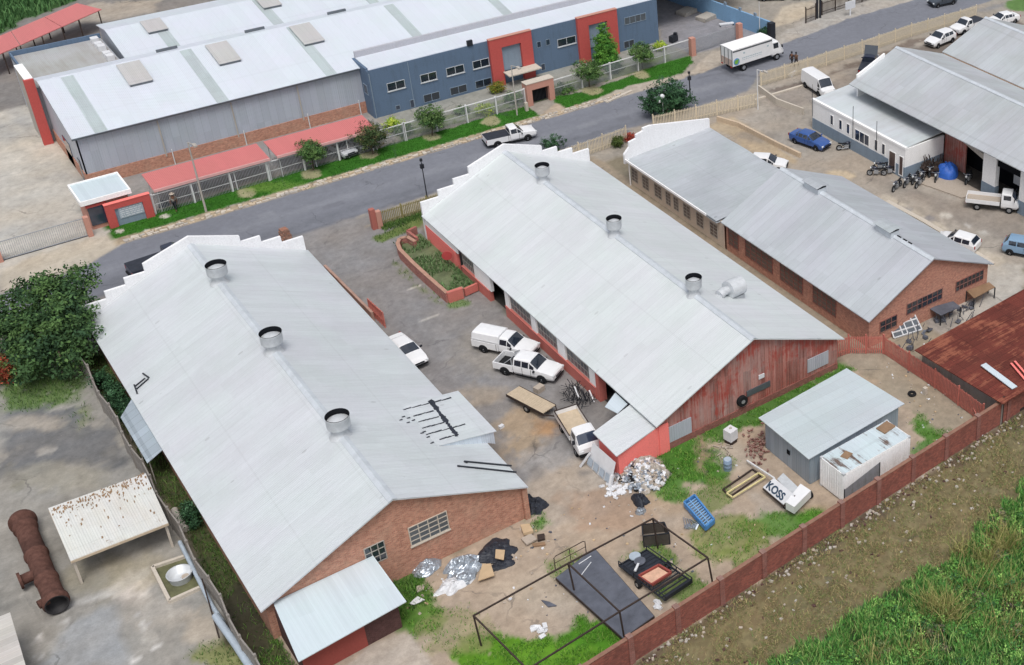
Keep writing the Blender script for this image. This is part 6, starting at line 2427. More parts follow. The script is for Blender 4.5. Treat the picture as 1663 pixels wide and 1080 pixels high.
for i in range(18):
    p = g(880 + sr.gauss(0, 6), 1023 + sr.gauss(0, 3.5))
    chunk(mb, (p.x, p.y, .08), .16, sr)
tag(mb.build('plastic_bag', MT['plastic_white']), 'torn white bag in the bright grass under the steel frame', 'bag')
mb = MB()
for i in range(14):
    p = g(1066 + sr.gauss(0, 3.5), 986 + sr.gauss(0, 3.5))
    chunk(mb, (p.x, p.y, .1), .15, sr)
tag(mb.build('plastic_bag', MT['plastic_white']), 'white rag between the steel ramp and the old trailer', 'bag')
mb = MB()
for i in range(330):
    u, v = sr.choice(((1030, 800), (1170, 745), (1480, 615), (1540, 700), (930, 900), (860, 870), (700, 960), (900, 960), (1100, 900), (1230, 890), (1480, 600), (1510, 650), (1000, 840)))
    p = g(u + sr.gauss(0, 45), v + sr.gauss(0, 22))
    if p.y > 62.5 or p.y < 50.2:
        continue
    chunk(mb.mat(sr.choice((0, 1, 1, 2, 3))), (p.x, p.y, .03), sr.uniform(.03, .10), sr)
o = mb.build('litter', [MT['plastic_white'], MT['slab_pad'], MT['card'], MT['ramp']])
tag(o, 'small scattered litter and stones over the dirt yard', 'litter', kind='stuff')

# steel frame
FT = [Vector((18.9, 54.85, 2.75)), Vector((31.1, 55.2, 2.75)), Vector((31.8, 50.2, 2.75)), Vector((19.4, 49.4, 2.75))]
FM = [Vector((25.1, 55.1, 2.75)), Vector((25.45, 49.85, 2.75))]
sf = thing('unfinished_carport', 'open rusty steel carport frame standing over the ramp and trailer', 'frame', (25.5, 52.5, 0))
mb = MB()
for a, b_ in ((FT[0], FM[0]), (FM[0], FT[1]), (FT[1], FT[2]), (FT[2], FM[1]), (FM[1], FT[3]), (FT[3], FT[0]), (FM[0], FM[1])):
    mb.bar(a, b_, .085)
each(mb, 'beam', MT['rust_frame'], sf)
for p, dx, dy in ((FT[0], .2, .2), (FT[1], .25, .1), (FT[2], .35, .1), (FT[3], .2, .1), (FM[0], .2, 0), (FM[1], .25, .2)):
    mb = MB()
    mb.bar((p.x + dx, p.y + dy, 0), p, .085)
    mb.build('post', MT['rust_frame'], sf)

# steel ramp with hand rail
rp = thing('steel_ramp', 'long dark steel plate ramp lying under the frame', 'ramp', (27.3, 53.8, 0))
pts = gz(.45, (903, 938), (965, 890), (1062, 1000), (1012, 1036))
mb = MB()
mb.slab(pts, .07)
mb.build('plate', MT['ramp'], rp)
mb = MB()
for i in range(4):
    a, b_ = Vector(pts[i]), Vector(pts[(i + 1) % 4])
    mb.bar(a - Vector((0, 0, .12)), b_ - Vector((0, 0, .12)), .08, .16)
mb.build('edge', MT['rust_frame'], rp)
mb = MB()
ctr = sum((Vector(p) for p in pts), Vector()) / 4
for p in pts:
    p = Vector(p).lerp(ctr, .06)
    mb.box(p.x - .05, p.x + .05, p.y - .05, p.y + .05, 0, .36)
each(mb, 'foot', MT['rust_frame'], rp)
a, b_ = g(902, 925, .5), g(952, 898, .5)
mb = MB()
up = Vector((0, 0, 1.05))
mb.tube([a, a + up * .9, a + up + (b_ - a) * .06, b_ + up - (b_ - a) * .06, b_ + up * .9, b_], .03, 6)
mb.tube([a + up * .5, b_ + up * .5], .022, 6)
mb.tube([(a + b_) / 2, (a + b_) / 2 + up], .022, 6)
mb.build('hand_rail', MT['rust_frame'], rp)
for q_, w_ in ((((940, 916), (960, 903)), .05), (((944, 934), (960, 913)), .05)):
    mb = MB()
    mb.bar(g(*q_[0], .50), g(*q_[1], .50), w_, .04)
    tag(mb.build('white_strip', MT['plastic_white']), 'thin white strip on the ramp, the ' + ('upper' if q_[0][0] == 940 else 'lower') + ' of two', 'strip')

# old work trailer with parts on it
ot = thing('work_trailer', 'black open steel trailer under the frame, beside the ramp', 'trailer', (29.8, 53.4, 0))
tp = [Vector(p) for p in gz(.5, (1005, 918), (1050, 893), (1124, 945), (1080, 975))]
mb = MB()
for i in range(4):
    mb.bar(tp[i], tp[(i + 1) % 4], .08, .1)
for k in range(1, 14):
    mb.bar(tp[0].lerp(tp[3], k / 14), tp[1].lerp(tp[2], k / 14), .09, .05)
for i in (0, 1):
    mb.bar(tp[i] + Vector((0, 0, .35)), tp[3 - i] + Vector((0, 0, .35)), .05, .05)
for t_ in (0, .33, .66, 1):
    for i in (0, 1):
        p = tp[i].lerp(tp[3 - i], t_)
        mb.bar(p, p + Vector((0, 0, .35)), .05)
mb.bar(tp[3] + Vector((0, 0, .12)), tp[2] + Vector((0, 0, .12)), .12, .3)
mb.build('frame', MT['black'], ot)
mb = MB()
mb.slab([tp[0].lerp(tp[3], .02), tp[1].lerp(tp[2], .02), tp[1].lerp(tp[2], .40), tp[0].lerp(tp[3], .40)], .03)
mb.build('floor_plate', MT['tarp_black'], ot)
ax_ = (tp[1] - tp[0]).normalized()
for e0, e1, s in ((tp[0], tp[3], -1), (tp[1], tp[2], 1)):
    p = e0.lerp(e1, .45) + ax_ * s * .1
    mb = MB()
    mb.tube([Vector((p.x, p.y, .28)) - ax_ * .1, Vector((p.x, p.y, .28)) + ax_ * .1], .28, 16)
    wo = mb.build('wheel', MT['rubber'], ot)
    mb = MB()
    mb.tube([Vector((p.x, p.y, .28)) - ax_ * .105, Vector((p.x, p.y, .28)) + ax_ * .105], .14, 12)
    mb.build('rim', MT['rim'], wo)
for i, (u, v, rr) in enumerate(((1031, 904, .36), (1039, 912, .36))):
    p = g(u, v, .62 + .02 * i)
    mb = MB()
    mb.tube([p, p + Vector((0, 0, .08))], rr, 20)
    mb.tube([p + Vector((0, 0, .081)), p + Vector((0, 0, .10))], rr * .8, 20)
    tag(mb.build('round_lid', MT['ramp'] if i else MT['sign_blue']), ('pale round lid on the black trailer', 'darker round lid beside the pale one on the black trailer')[i], 'lid')
bxp = [Vector(p) for p in gz(.62, (1037, 936), (1070, 918), (1090, 930), (1058, 950))]
mb = MB()
for i in range(4):
    mb.bar(bxp[i], bxp[(i + 1) % 4], .1, .2)
tag(mb.build('timber_crate', MT['red_dark']), 'red-brown crate frame with planks on the black trailer', 'crate')
mb = MB()
mb.slab([p.lerp(sum(bxp, Vector()) / 4, .15) - Vector((0, 0, .03)) for p in bxp], .03)
tag(mb.build('plank_board', m_plain('plank_pink', '#d9b096', k=.95, var=.3)), 'pale pinkish boards inside the red-brown crate', 'board')
p = g(1035, 924, .6)
mb = MB()
mb.bar(p + Vector((-.25, -.15, .1)), p + Vector((.25, .25, .1)), .14, .1)
tag(mb.build('white_bracket', MT['plastic_white']), 'small white bracket at the edge of the black trailer', 'bracket')
# steel crate
cr = thing('steel_crate', 'dark steel mesh crate beside the black trailer', 'crate', (31.3, 56.2, 0))
b0 = [g(1046, 889), g(1088, 884), g(1080, 866), g(1044, 870)]
mb = MB()
hh = .95
for i in range(4):
    a, b_ = b0[i], b0[(i + 1) % 4]
    mb.bar(a, a + Vector((0, 0, hh)), .06)
    mb.bar(a + Vector((0, 0, hh)), b_ + Vector((0, 0, hh)), .06)
    mb.bar(a + Vector((0, 0, .05)), b_ + Vector((0, 0, .05)), .06)
mb.build('frame', MT['black'], cr)
mb = MB()
for i in range(4):
    a, b_ = b0[i], b0[(i + 1) % 4]
    mb.slab([a + Vector((0, 0, .06)), b_ + Vector((0, 0, .06)), b_ + Vector((0, 0, hh - .06)), a + Vector((0, 0, hh - .06))], .02)
mb.build('panel', m_plain('crate_panel', '#6b655f', k=1.1, var=.3), cr)
mb = MB()
mb.slab([p + Vector((0, 0, .12)) for p in b0], .04)
mb.build('floor', m_plain('crate_floor', '#7f776e', k=1.0, var=.3), cr)
# blue rack
br_ = thing('blue_rack', 'bright blue slatted plastic rack lying in the grass', 'rack', (35.4, 56.3, 0))
q0, q1, q2, q3 = [Vector(p) for p in gz(.42, (1111, 818), (1128, 806), (1160, 846), (1146, 858))]
mb = MB()
for a, b_ in ((q0, q1), (q1, q2), (q2, q3), (q3, q0)):
    mb.bar(a, b_, .10, .36)
mb.build('frame', MT['blue_plastic'], br_)
mb = MB()
for k in range(1, 12):
    mb.bar(q0.lerp(q3, k / 12), q1.lerp(q2, k / 12), .09, .08)
mb.bar(q0.lerp(q1, .5), q3.lerp(q2, .5), .06, .1)
mb.build('slat', m_plain('blue_slat', '#7ba4cc', k=1.0, var=.25), br_)
mb = MB()
for i in range(5):
    mb.tube([g(1110 + i * 3, 840 + i, .05), g(1113 + i * 5, 858 - i * 2, .3)], .03, 5)
    chunk(mb, g(1115 + i * 4, 855, .1), .18, sr)
tag(mb.build('scrap_bits', MT['foil']), 'small grey scrap bits beside the blue rack', 'scrap')
# barrels and white tank
dr = thing('white_tank', 'white square tank on a dark base near the shed', 'tank', g(1187, 718))
p = g(1187, 718)
mb = MB()
mb.obox((p.x, p.y, .75), .36, .36, .42, .2)
mb.build('body', MT['plastic_white'], dr)
mb = MB()
mb.obox((p.x, p.y, .16), .32, .32, .15, .2)
mb.build('base', MT['rust_frame'], dr)
mb = MB()
mb.tube([(p.x + .05, p.y + .05, 1.17), (p.x + .05, p.y + .05, 1.24)], .1, 10)
mb.build('cap', MT['grey_conc'], dr)
p = g(1182, 762)
bd = thing('drum', 'blue-grey steel drum standing near the yellow frames', 'drum', p)
mb = MB()
prof = [(.29, 0), (.29, .28), (.305, .30), (.29, .32), (.29, .58), (.305, .60), (.29, .62), (.29, .88), (.27, .90), (.02, .88)]
mb.grid([[(p.x + rr * math.cos(a), p.y + rr * math.sin(a), z) for a in [2 * math.pi * k / 18 for k in range(18)]] for rr, z in prof], True, True)
mb.build('shell', m_plain('drum_blue', '#8fa3bb', k=1.0, var=.3, metal=.3), bd)
mb = MB()
mb.tube([(p.x, p.y, .885), (p.x, p.y, .91)], .25, 16)
mb.build('lid', MT['sign_blue'], bd)
mb = MB()
for i in range(16):
    q_ = g(1180 + sr.gauss(0, 12), 732 + sr.gauss(0, 10))
    mb.tube([q_ + Vector((0, 0, .06)), q_ + Vector((sr.uniform(-.5, .5), sr.uniform(-.5, .5), .12))], .04, 5)
tag(mb.build('pipe_offcuts', MT['slab_pad']), 'scattered pale pipe offcuts between the white tank and the drum', 'offcuts', kind='stuff')
# yellow frames
for nm, q_, m_, z_, lb in (('yellow_loop', ((1180, 801), (1232, 768), (1243, 775), (1190, 808)), 'yellow', .35, 'long pale yellow loop frame lying on the ground'),
                           ('dark_loop', ((1174, 795), (1222, 762), (1236, 772), (1186, 806)), 'rust_frame', .12, 'long dark frame lying under the yellow loop')):
    pp = gz(z_, *q_)
    mb = MB()
    for i in range(4):
        mb.bar(pp[i], pp[(i + 1) % 4], .09, .09)
    tag(mb.build(nm, MT[m_]), lb, 'frame')
# stack of bricks by shed
mb = MB()
for i in range(90):
    q_ = g(1238 + sr.gauss(0, 9), 725 + sr.gauss(0, 16))
    mb.obox((q_.x - .3, q_.y, .06 + .09 * (i % 5)), .11, .055, .04, sr.uniform(0, 3))
tag(mb.build('brick_pile', MT['brick_dark']), 'loose red bricks piled along the end of the grey shed', 'bricks', kind='stuff')

# advertising trailer with lettering
stl = thing('sign_trailer', 'white advertising trailer with a slanted lettered board beside the container', 'trailer', (40.6, 54.4, 0))
P1, P2 = g(1239, 791, .55), g(1272, 819, .55)
P4 = g(1257, 776, 1.2)
P3 = P2 + (P4 - P1)
mb = MB()
mb.slab([P1, P2, P3, P4], .05)
bo = mb.build('board', MT['plastic_white'], stl)
ux = (P2 - P1).normalized()
nz_ = ux.cross((P4 - P1)).normalized()
uy = nz_.cross(ux)
tx = bpy.data.curves.new('lettering', 'FONT')
tx.body = 'KOSS'
tx.size = .95
tx.extrude = .006
tx.offset = .03
tx.space_character = 1.02
to = bpy.data.objects.new('lettering_curve', tx)
C.objects.link(to)
bpy.context.view_layer.update()
me = bpy.data.meshes.new_from_object(to.evaluated_get(bpy.context.evaluated_depsgraph_get()))
wd = max(v.co.x for v in me.vertices)
C.objects.unlink(to)
bpy.data.objects.remove(to)
sc_ = ((P2 - P1).length * .80) / wd
mm = Matrix(((ux.x, uy.x, nz_.x, 0), (ux.y, uy.y, nz_.y, 0), (ux.z, uy.z, nz_.z, 0), (0, 0, 0, 1)))
org = P1 + ux * (P2 - P1).length * .09 + uy * .12 + nz_ * .03
me.transform(Matrix.Translation(org) @ mm @ Matrix.Diagonal((sc_, sc_ * 1.0, 1, 1)))
me.materials.clear()
me.materials.append(MT['navy'])
lo_ = bpy.data.objects.new('lettering', me)
C.objects.link(lo_)
lo_.parent = bo
mb = MB()
mb.slab([g(1262, 778, 1.0), P3 - Vector((0, 0, .2)), g(1300, 795, .95), g(1272, 768, .95)], .05)
mb.build('deck', MT['galv'], stl)
mb = MB()
q_ = [g(1276, 822, .75), g(1290, 830, .75), g(1317, 803, .75), g(1300, 792, .75)]
mb.slab([p + Vector((0, 0, .35)) for p in q_], .6)
mb.build('nose_box', MT['p_white'], stl)
mb = MB()
mb.bar(g(1258, 777, .8), g(1213, 748, .35), .10, .10)
mb.build('draw_bar', MT['white_post'], stl)
mb = MB()
for a, b_ in ((P1, P4), (P2, P3)):
    mb.bar(Vector((a.x, a.y, .4)), Vector((b_.x, b_.y, .4)), .08)
    mb.bar(Vector((b_.x, b_.y, 0)), b_ - Vector((0, 0, .05)), .07)
mb.bar(Vector((P1.x, P1.y, .4)), Vector((P2.x, P2.y, .4)), .08)
mb.bar(Vector((P4.x, P4.y, .4)), Vector((P3.x, P3.y, .4)), .08)
mb.build('chassis', MT['rust_frame'], stl)
for u, v in ((1275, 825), (1315, 808)):
    p = g(u, v)
    mb = MB()
    mb.tube([(p.x - .09, p.y, .3), (p.x + .09, p.y, .3)], .3, 14)
    wo = mb.build('wheel', MT['rubber'], stl)
    mb = MB()
    mb.tube([(p.x - .095, p.y, .3), (p.x + .095, p.y, .3)], .15, 10)
    mb.build('rim', MT['rim'], wo)

# rusty pipe in the west yard
pp = thing('rusty_pipe', 'big rusty flanged iron pipe lying in the west yard', 'pipe', (1.3, 77, 0))
A0, A1 = Vector((1.25, 82.4, .75)), Vector((1.15, 73.0, .75))
mb = MB()
prof = [(0, .72), (.02, .80), (.05, .80), (.055, .68), (.09, .62), (.10, .70), (.125, .70), (.13, .60), (.42, .60), (.425, .68), (.45, .68), (.455, .60), (.70, .60), (.71, .66), (.73, .66), (.735, .60), (.86, .60), (.90, .62), (.93, .62), (.94, .74), (.975, .74), (.98, .66), (1.0, .66)]
rows = [[A0.lerp(A1, t) + Vector((math.cos(a) * rr, 0, math.sin(a) * rr)) for a in [2 * math.pi * k / 26 for k in range(26)]] for t, rr in prof]
mb.grid(rows[::-1], True, True)
mb.build('barrel', MT['rust'], pp)
mb = MB()
rows = [[A1 + Vector((math.cos(a) * rr, dy, math.sin(a) * rr)) for a in [2 * math.pi * k / 26 for k in range(26)]] for dy, rr in ((0, .66), (-.01, .58), (.6, .55), (.61, .01))]
mb.grid(rows, True, True)
mb.build('bore', m_plain('pipe_bore', '#2d2c2e', k=1.0, var=.4), pp)
mb = MB()
c_ = A0.lerp(A1, .62)
mb.tube([c_ + Vector((-.3, 0, 0)), c_ + Vector((-1.25, 0, -.05))], .33, 18)
mb.tube([c_ + Vector((-1.15, 0, -.05)), c_ + Vector((-1.32, 0, -.05))], .52, 20)
c_ = A0.lerp(A1, .93)
mb.tube([c_ + Vector((-.3, 0, .1)), c_ + Vector((-.85, -.1, .1))], .26, 14)
each(mb, 'branch', MT['rust'], pp)
# concrete pit with galvanised tub
pit = thing('concrete_pit', 'square pale concrete kerb around a weedy pit in the west yard', 'pit', (7.6, 71.6, 0))
mb = MB()
qs = [Vector((6.4, 73.5, 0)), Vector((6.35, 69.9, 0)), Vector((8.3, 69.9, 0)), Vector((8.3, 73.2, 0))]
for a, b_ in ((qs[0], qs[1]), (qs[1], qs[2]), (qs[3], qs[0])):
    mb.bar(a + Vector((0, 0, .1)), b_ + Vector((0, 0, .1)), .2, .26)
mb.build('kerb', MT['pale_conc'], pit)
mb = MB()
mb.prism([(6.5, 70.0), (8.25, 70.0), (8.25, 73.3), (6.5, 73.4)], .0, .03)
mb.build('weedy_floor', m_plain('pit_floor', '#6f7052', k=.9, var=.5, scale=1.5), pit)
tb = thing('steel_tub', 'round galvanised tub standing in the concrete pit', 'tub', (7.45, 71.5, 0))
mb = MB()
prof = [(.62, .03), (.72, .5), (.75, .55), (.68, .55), (.60, .12), (.02, .12)]
rows = [[(7.45 + rr * math.cos(a), 71.5 + rr * math.sin(a), z) for a in [2 * math.pi * k / 26 for k in range(26)]] for rr, z in prof]
mb.grid(rows, True, True)
mb.build('shell', MT['galv'], tb)
mb = MB()
mb.tube([(7.7, 71.4, .13), (7.7, 71.4, .2)], .22, 12)
mb.build('stone', MT['slab_pad'], tb)

# leaning white panel by the annex, small things in the yard
wpn = thing('window_frame_stack', 'white and pale blue window frames leaning on the annex corner', 'window frames', (32.4, 63.6, 0))
mb = MB()
a, b_ = g(952, 738, 1.15), g(1000, 765, 1.15)
a2, b2 = g(946, 757, 0), g(985, 776, 0)
a, b_ = Vector((32.6, 65.2, 1.7)), Vector((32.7, 62.4, 1.7))
a2, b2 = Vector((32.0, 65.2, .05)), Vector((32.1, 62.3, .05))
mb.slab([a2, b2, b_, a], .05)
mb.build('panel', MT['plastic_white'], wpn)
mb = MB()
o_ = Vector((-.12, 0, .02))
for k in range(4):
    t0, t1 = k / 4 + .03, (k + 1) / 4 - .03
    mb.slab([a2.lerp(b2, t0).lerp(a.lerp(b_, t0), .1) + o_, a2.lerp(b2, t1).lerp(a.lerp(b_, t1), .1) + o_, a2.lerp(b2, t1).lerp(a.lerp(b_, t1), .42) + o_, a2.lerp(b2, t0).lerp(a.lerp(b_, t0), .42) + o_], .02)
each(mb, 'pane', MT['sign_blue'], wpn)
mb = MB()
mb.bar((31.5, 65.3, .05), (32.2, 65.0, 1.1), .12)
mb.bar((32.0, 62.2, .1), (32.3, 62.3, .9), .2)
each(mb, 'strut', MT['plastic_white'], wpn)
p = g(876, 635)
mb = MB()
mb.obox((p.x, p.y, .22), .34, .26, .22, .3)
tag(mb.build('stone_block', MT['slab_pad']), 'small pale concrete block beside the double cab pickup', 'block')
mb = MB()
p = g(808, 697)
mb.obox((p.x + .3, p.y, .1), .18, .13, .1, .2)
tag(mb.build('white_box', MT['plastic_white']), 'small white box on the asphalt beside the raised roof bay', 'box')
br2 = thing('metal_rack', 'tangle of dark metal racks standing by the red plinth door', 'rack', (35.4, 72.0, 0))
mb = MB()
for i in range(44):
    p = Vector((35.3 + sr.uniform(-.7, .6), 72.2 + sr.uniform(-1.3, 1.3), 0))
    mb.tube([p, p + Vector((sr.uniform(-.4, .4), sr.uniform(-.5, .5), sr.uniform(.4, 1.1)))], .025, 5)
    mb.tube([p + Vector((0, 0, .2)), p + Vector((sr.uniform(-.7, .7), sr.uniform(-.7, .7), .3))], .02, 5)
mb.build('bars', MT['black'], br2)
for u0, v0, u1, v1 in ((933, 628, 940, 646), (957, 634, 965, 653)):
    mb = MB()
    mb.bar(g(u0, v0, .35), g(u1, v1, .05), .10, .08)
    tag(mb.build('white_bar', MT['plastic_white']), 'white bar leaning on the dark racks, ' + ('farther from' if u0 == 933 else 'nearer to') + ' the red door jamb', 'bar')
mb = MB()
for i in range(14):
    p = Vector((38.5 + sr.uniform(-.8, 1.2), 69.0 + sr.uniform(-1.2, 1.2), 0))
    mb.obox((p.x, p.y, .4), .3, .25, sr.uniform(.2, .7), sr.uniform(0, 3))
tag(mb.build('workshop_clutter', MT['ramp']), 'grey clutter just inside the open door bay of the middle workshop', 'clutter', kind='stuff')

# steel window frames leaning by the brick gable of workshop C
for i, (qq, lb) in enumerate(((((1437, 508), (1478, 496), (1497, 535), (1452, 549)), 'large white steel window frame leaning in front of the brick gable'),)):
    P_a, P_b = g(*qq[0], 1.7), g(*qq[1], 1.7)
    P_c, P_d = g(*qq[2], .1), g(*qq[3], .1)
    wf = thing('steel_window_frame', lb, 'window frame', ((P_a.x + P_c.x) / 2, (P_a.y + P_c.y) / 2, 0))
    mb = MB()
    for t in (0, .33, .5, .8, 1):
        mb.bar(P_a.lerp(P_b, t), P_d.lerp(P_c, t), .09)
    for t in (0, .35, .55, .8, 1):
        mb.bar(P_a.lerp(P_d, t), P_b.lerp(P_c, t), .09)
    mb.build('bars', MT['plastic_white'], wf)
    mb = MB()
    e = Vector((0, .04, -.03))
    mb.slab([P_d + e, P_c + e, P_b + e, P_a + e], .01)
    each(mb, 'pane', MT['glass_grey'], wf)
for i, (u, v, w_, h_, lb) in enumerate(((1487, 512, .5, 1.9, 'pale upright panel beside the white steel window frame'),)):
    p = g(u, v)
    mb = MB()
    mb.obox((p.x, p.y, h_ / 2), w_ / 2, .05, h_ / 2, .2, R(-8))
    tag(mb.build('upright_panel', MT['slab_pad']), lb, 'panel')
tbn = thing('steel_table', 'dark steel table with panels in front of the brick gable windows', 'table', g(1535, 515))
mb = MB()
q_ = [Vector(p) for p in gz(1.0, (1508, 500), (1548, 489), (1560, 498), (1528, 512))]
mb.slab(q_, .06)
mb.build('top', MT['ramp'], tbn)
mb = MB()
for p in q_:
    mb.box(p.x - .04, p.x + .04, p.y - .04, p.y + .04, 0, .94)
each(mb, 'leg', MT['black'], tbn)
tbn = thing('brown_canopy', 'brown board canopy on legs at the far corner of the brick gable', 'canopy', g(1590, 480))
q_ = [Vector(p) for p in gz(1.1, (1570, 472), (1606, 458), (1616, 466), (1582, 484))]
mb = MB()
mb.slab(q_, .06)
mb.build('board', MT['brown_box'], tbn)
mb = MB()
for p in q_:
    mb.box(p.x - .04, p.x + .04, p.y - .04, p.y + .04, 0, 1.04)
each(mb, 'leg', MT['black'], tbn)
mb = MB()
for i in range(60):
    u, v = sr.choice(((1500, 545), (1540, 520), (1560, 525), (1470, 560), (1430, 520), (1560, 505)))
    p = g(u + sr.gauss(0, 12), v + sr.gauss(0, 7))
    if p.y > 63.3 or (p.x > 56.0 and p.y < 59.2):
        continue
    mb.tube([p, p + Vector((sr.uniform(-.5, .5), sr.uniform(-.3, .3), sr.uniform(.2, 1.1)))], .03, 5)
    if i % 3 == 0:
        chunk(mb, (p.x, p.y, .15), .22, sr)
tag(mb.build('scrap_metal', MT['ramp']), 'scattered scrap metal in front of the brick gable', 'scrap', kind='stuff')
mb = MB()
p = g(1502, 640)
mb.obox((p.x, p.y, .3), .14, .14, .3, .1)
tag(mb.build('marker_post', MT['pale_conc']), 'short pale marker post behind the grey shed', 'post')
ty = thing('old_tyre', 'old tyre lying on the bare ground behind the grey shed', 'tyre', g(1481, 641))
p = g(1481, 641)
mb = MB()
prof = [(.16, .02), (.30, 0), (.34, .08), (.30, .18), (.16, .18), (.16, .02)]
mb.grid([[(p.x + rr * math.cos(a), p.y + rr * math.sin(a), z) for a in [2 * math.pi * k / 20 for k in range(20)]] for rr, z in prof], True, True)
mb.build('tread', MT['rubber'], ty)
# garage front : blue tarpaulin and scrap tangle
mb = MB()
rows = []
for j in range(11):
    t = j / 10
    rows.append([(81.0 + 1.2 * t * math.cos(a) * (1 + .08 * math.sin(3 * a + 1)), 80.9 + 1.2 * t * math.sin(a) * (1 + .08 * math.sin(3 * a + 1)), max(.15, .12 + 1.15 * math.sqrt(max(0, 1 - t ** 2.2)) * (1 + .10 * math.sin(5 * a + t * 4) + .06 * math.sin(11 * a)))) for a in [2 * math.pi * k / 30 for k in range(30)]])
mb.grid(rows[::-1], True, True)
tag(mb.build('blue_tarpaulin', MT['tarp_blue']), 'bright blue tarpaulin over a round heap in front of the brown garage sheeting', 'tarpaulin')
mb = MB()
for i in range(70):
    p = Vector((79.8 + sr.uniform(-1.0, 1.2), 82.0 + sr.uniform(-.6, .6), 0))
    hz_ = sr.uniform(.3, 2.0)
    mb.tube([p, p + Vector((sr.uniform(-.5, .5), sr.uniform(-.4, .4), hz_))], .035, 5)
    if i % 2:
        chunk(mb, (p.x, p.y, hz_ * .6), .25, sr)
tag(mb.build('scrap_tangle', MT['rust_frame']), 'tall tangle of scrap parts against the annex end wall', 'scrap', kind='stuff')
for u, v, lb in ((1115, 22, 'stack of pale slabs in the factory car park'), (1147, 31, 'lower stack of boards beside the pale slabs by the blue wall')):
    p = g(u, v)
    mb = MB()
    for k in range(3):
        mb.obox((p.x, p.y, .1 + k * .16), 1.1, .8, .07, .2 + .05 * k)
    tag(mb.build('slab_stack', MT['grey_conc']), lb, 'stack')
mb = MB()
p = g(1180, 42)
mb.obox((p.x, p.y, .3), .9, .25, .06, -.3)
mb.obox((p.x, p.y, .12), .7, .15, .12, -.3)
tag(mb.build('white_bench', MT['plastic_white']), 'white bench-like slab at the foot of the blue wall', 'bench')
mb = MB()
p = g(1094, 68)
mb.obox((p.x, p.y, .45), .5, .3, .35, .3)
mb.obox((p.x + .3, p.y, .9), .15, .2, .2, .6)
tag(mb.build('motor_unit', MT['black']), 'black machine beside the yellow-green bush at the fence', 'machine')
mb = MB()
p = g(1288, 121)
mb.obox((p.x, p.y, .1), .7, .25, .12, .35)
tag(mb.build('white_block', MT['plastic_white']), 'white block lying at the foot of the fence beside the van', 'block')


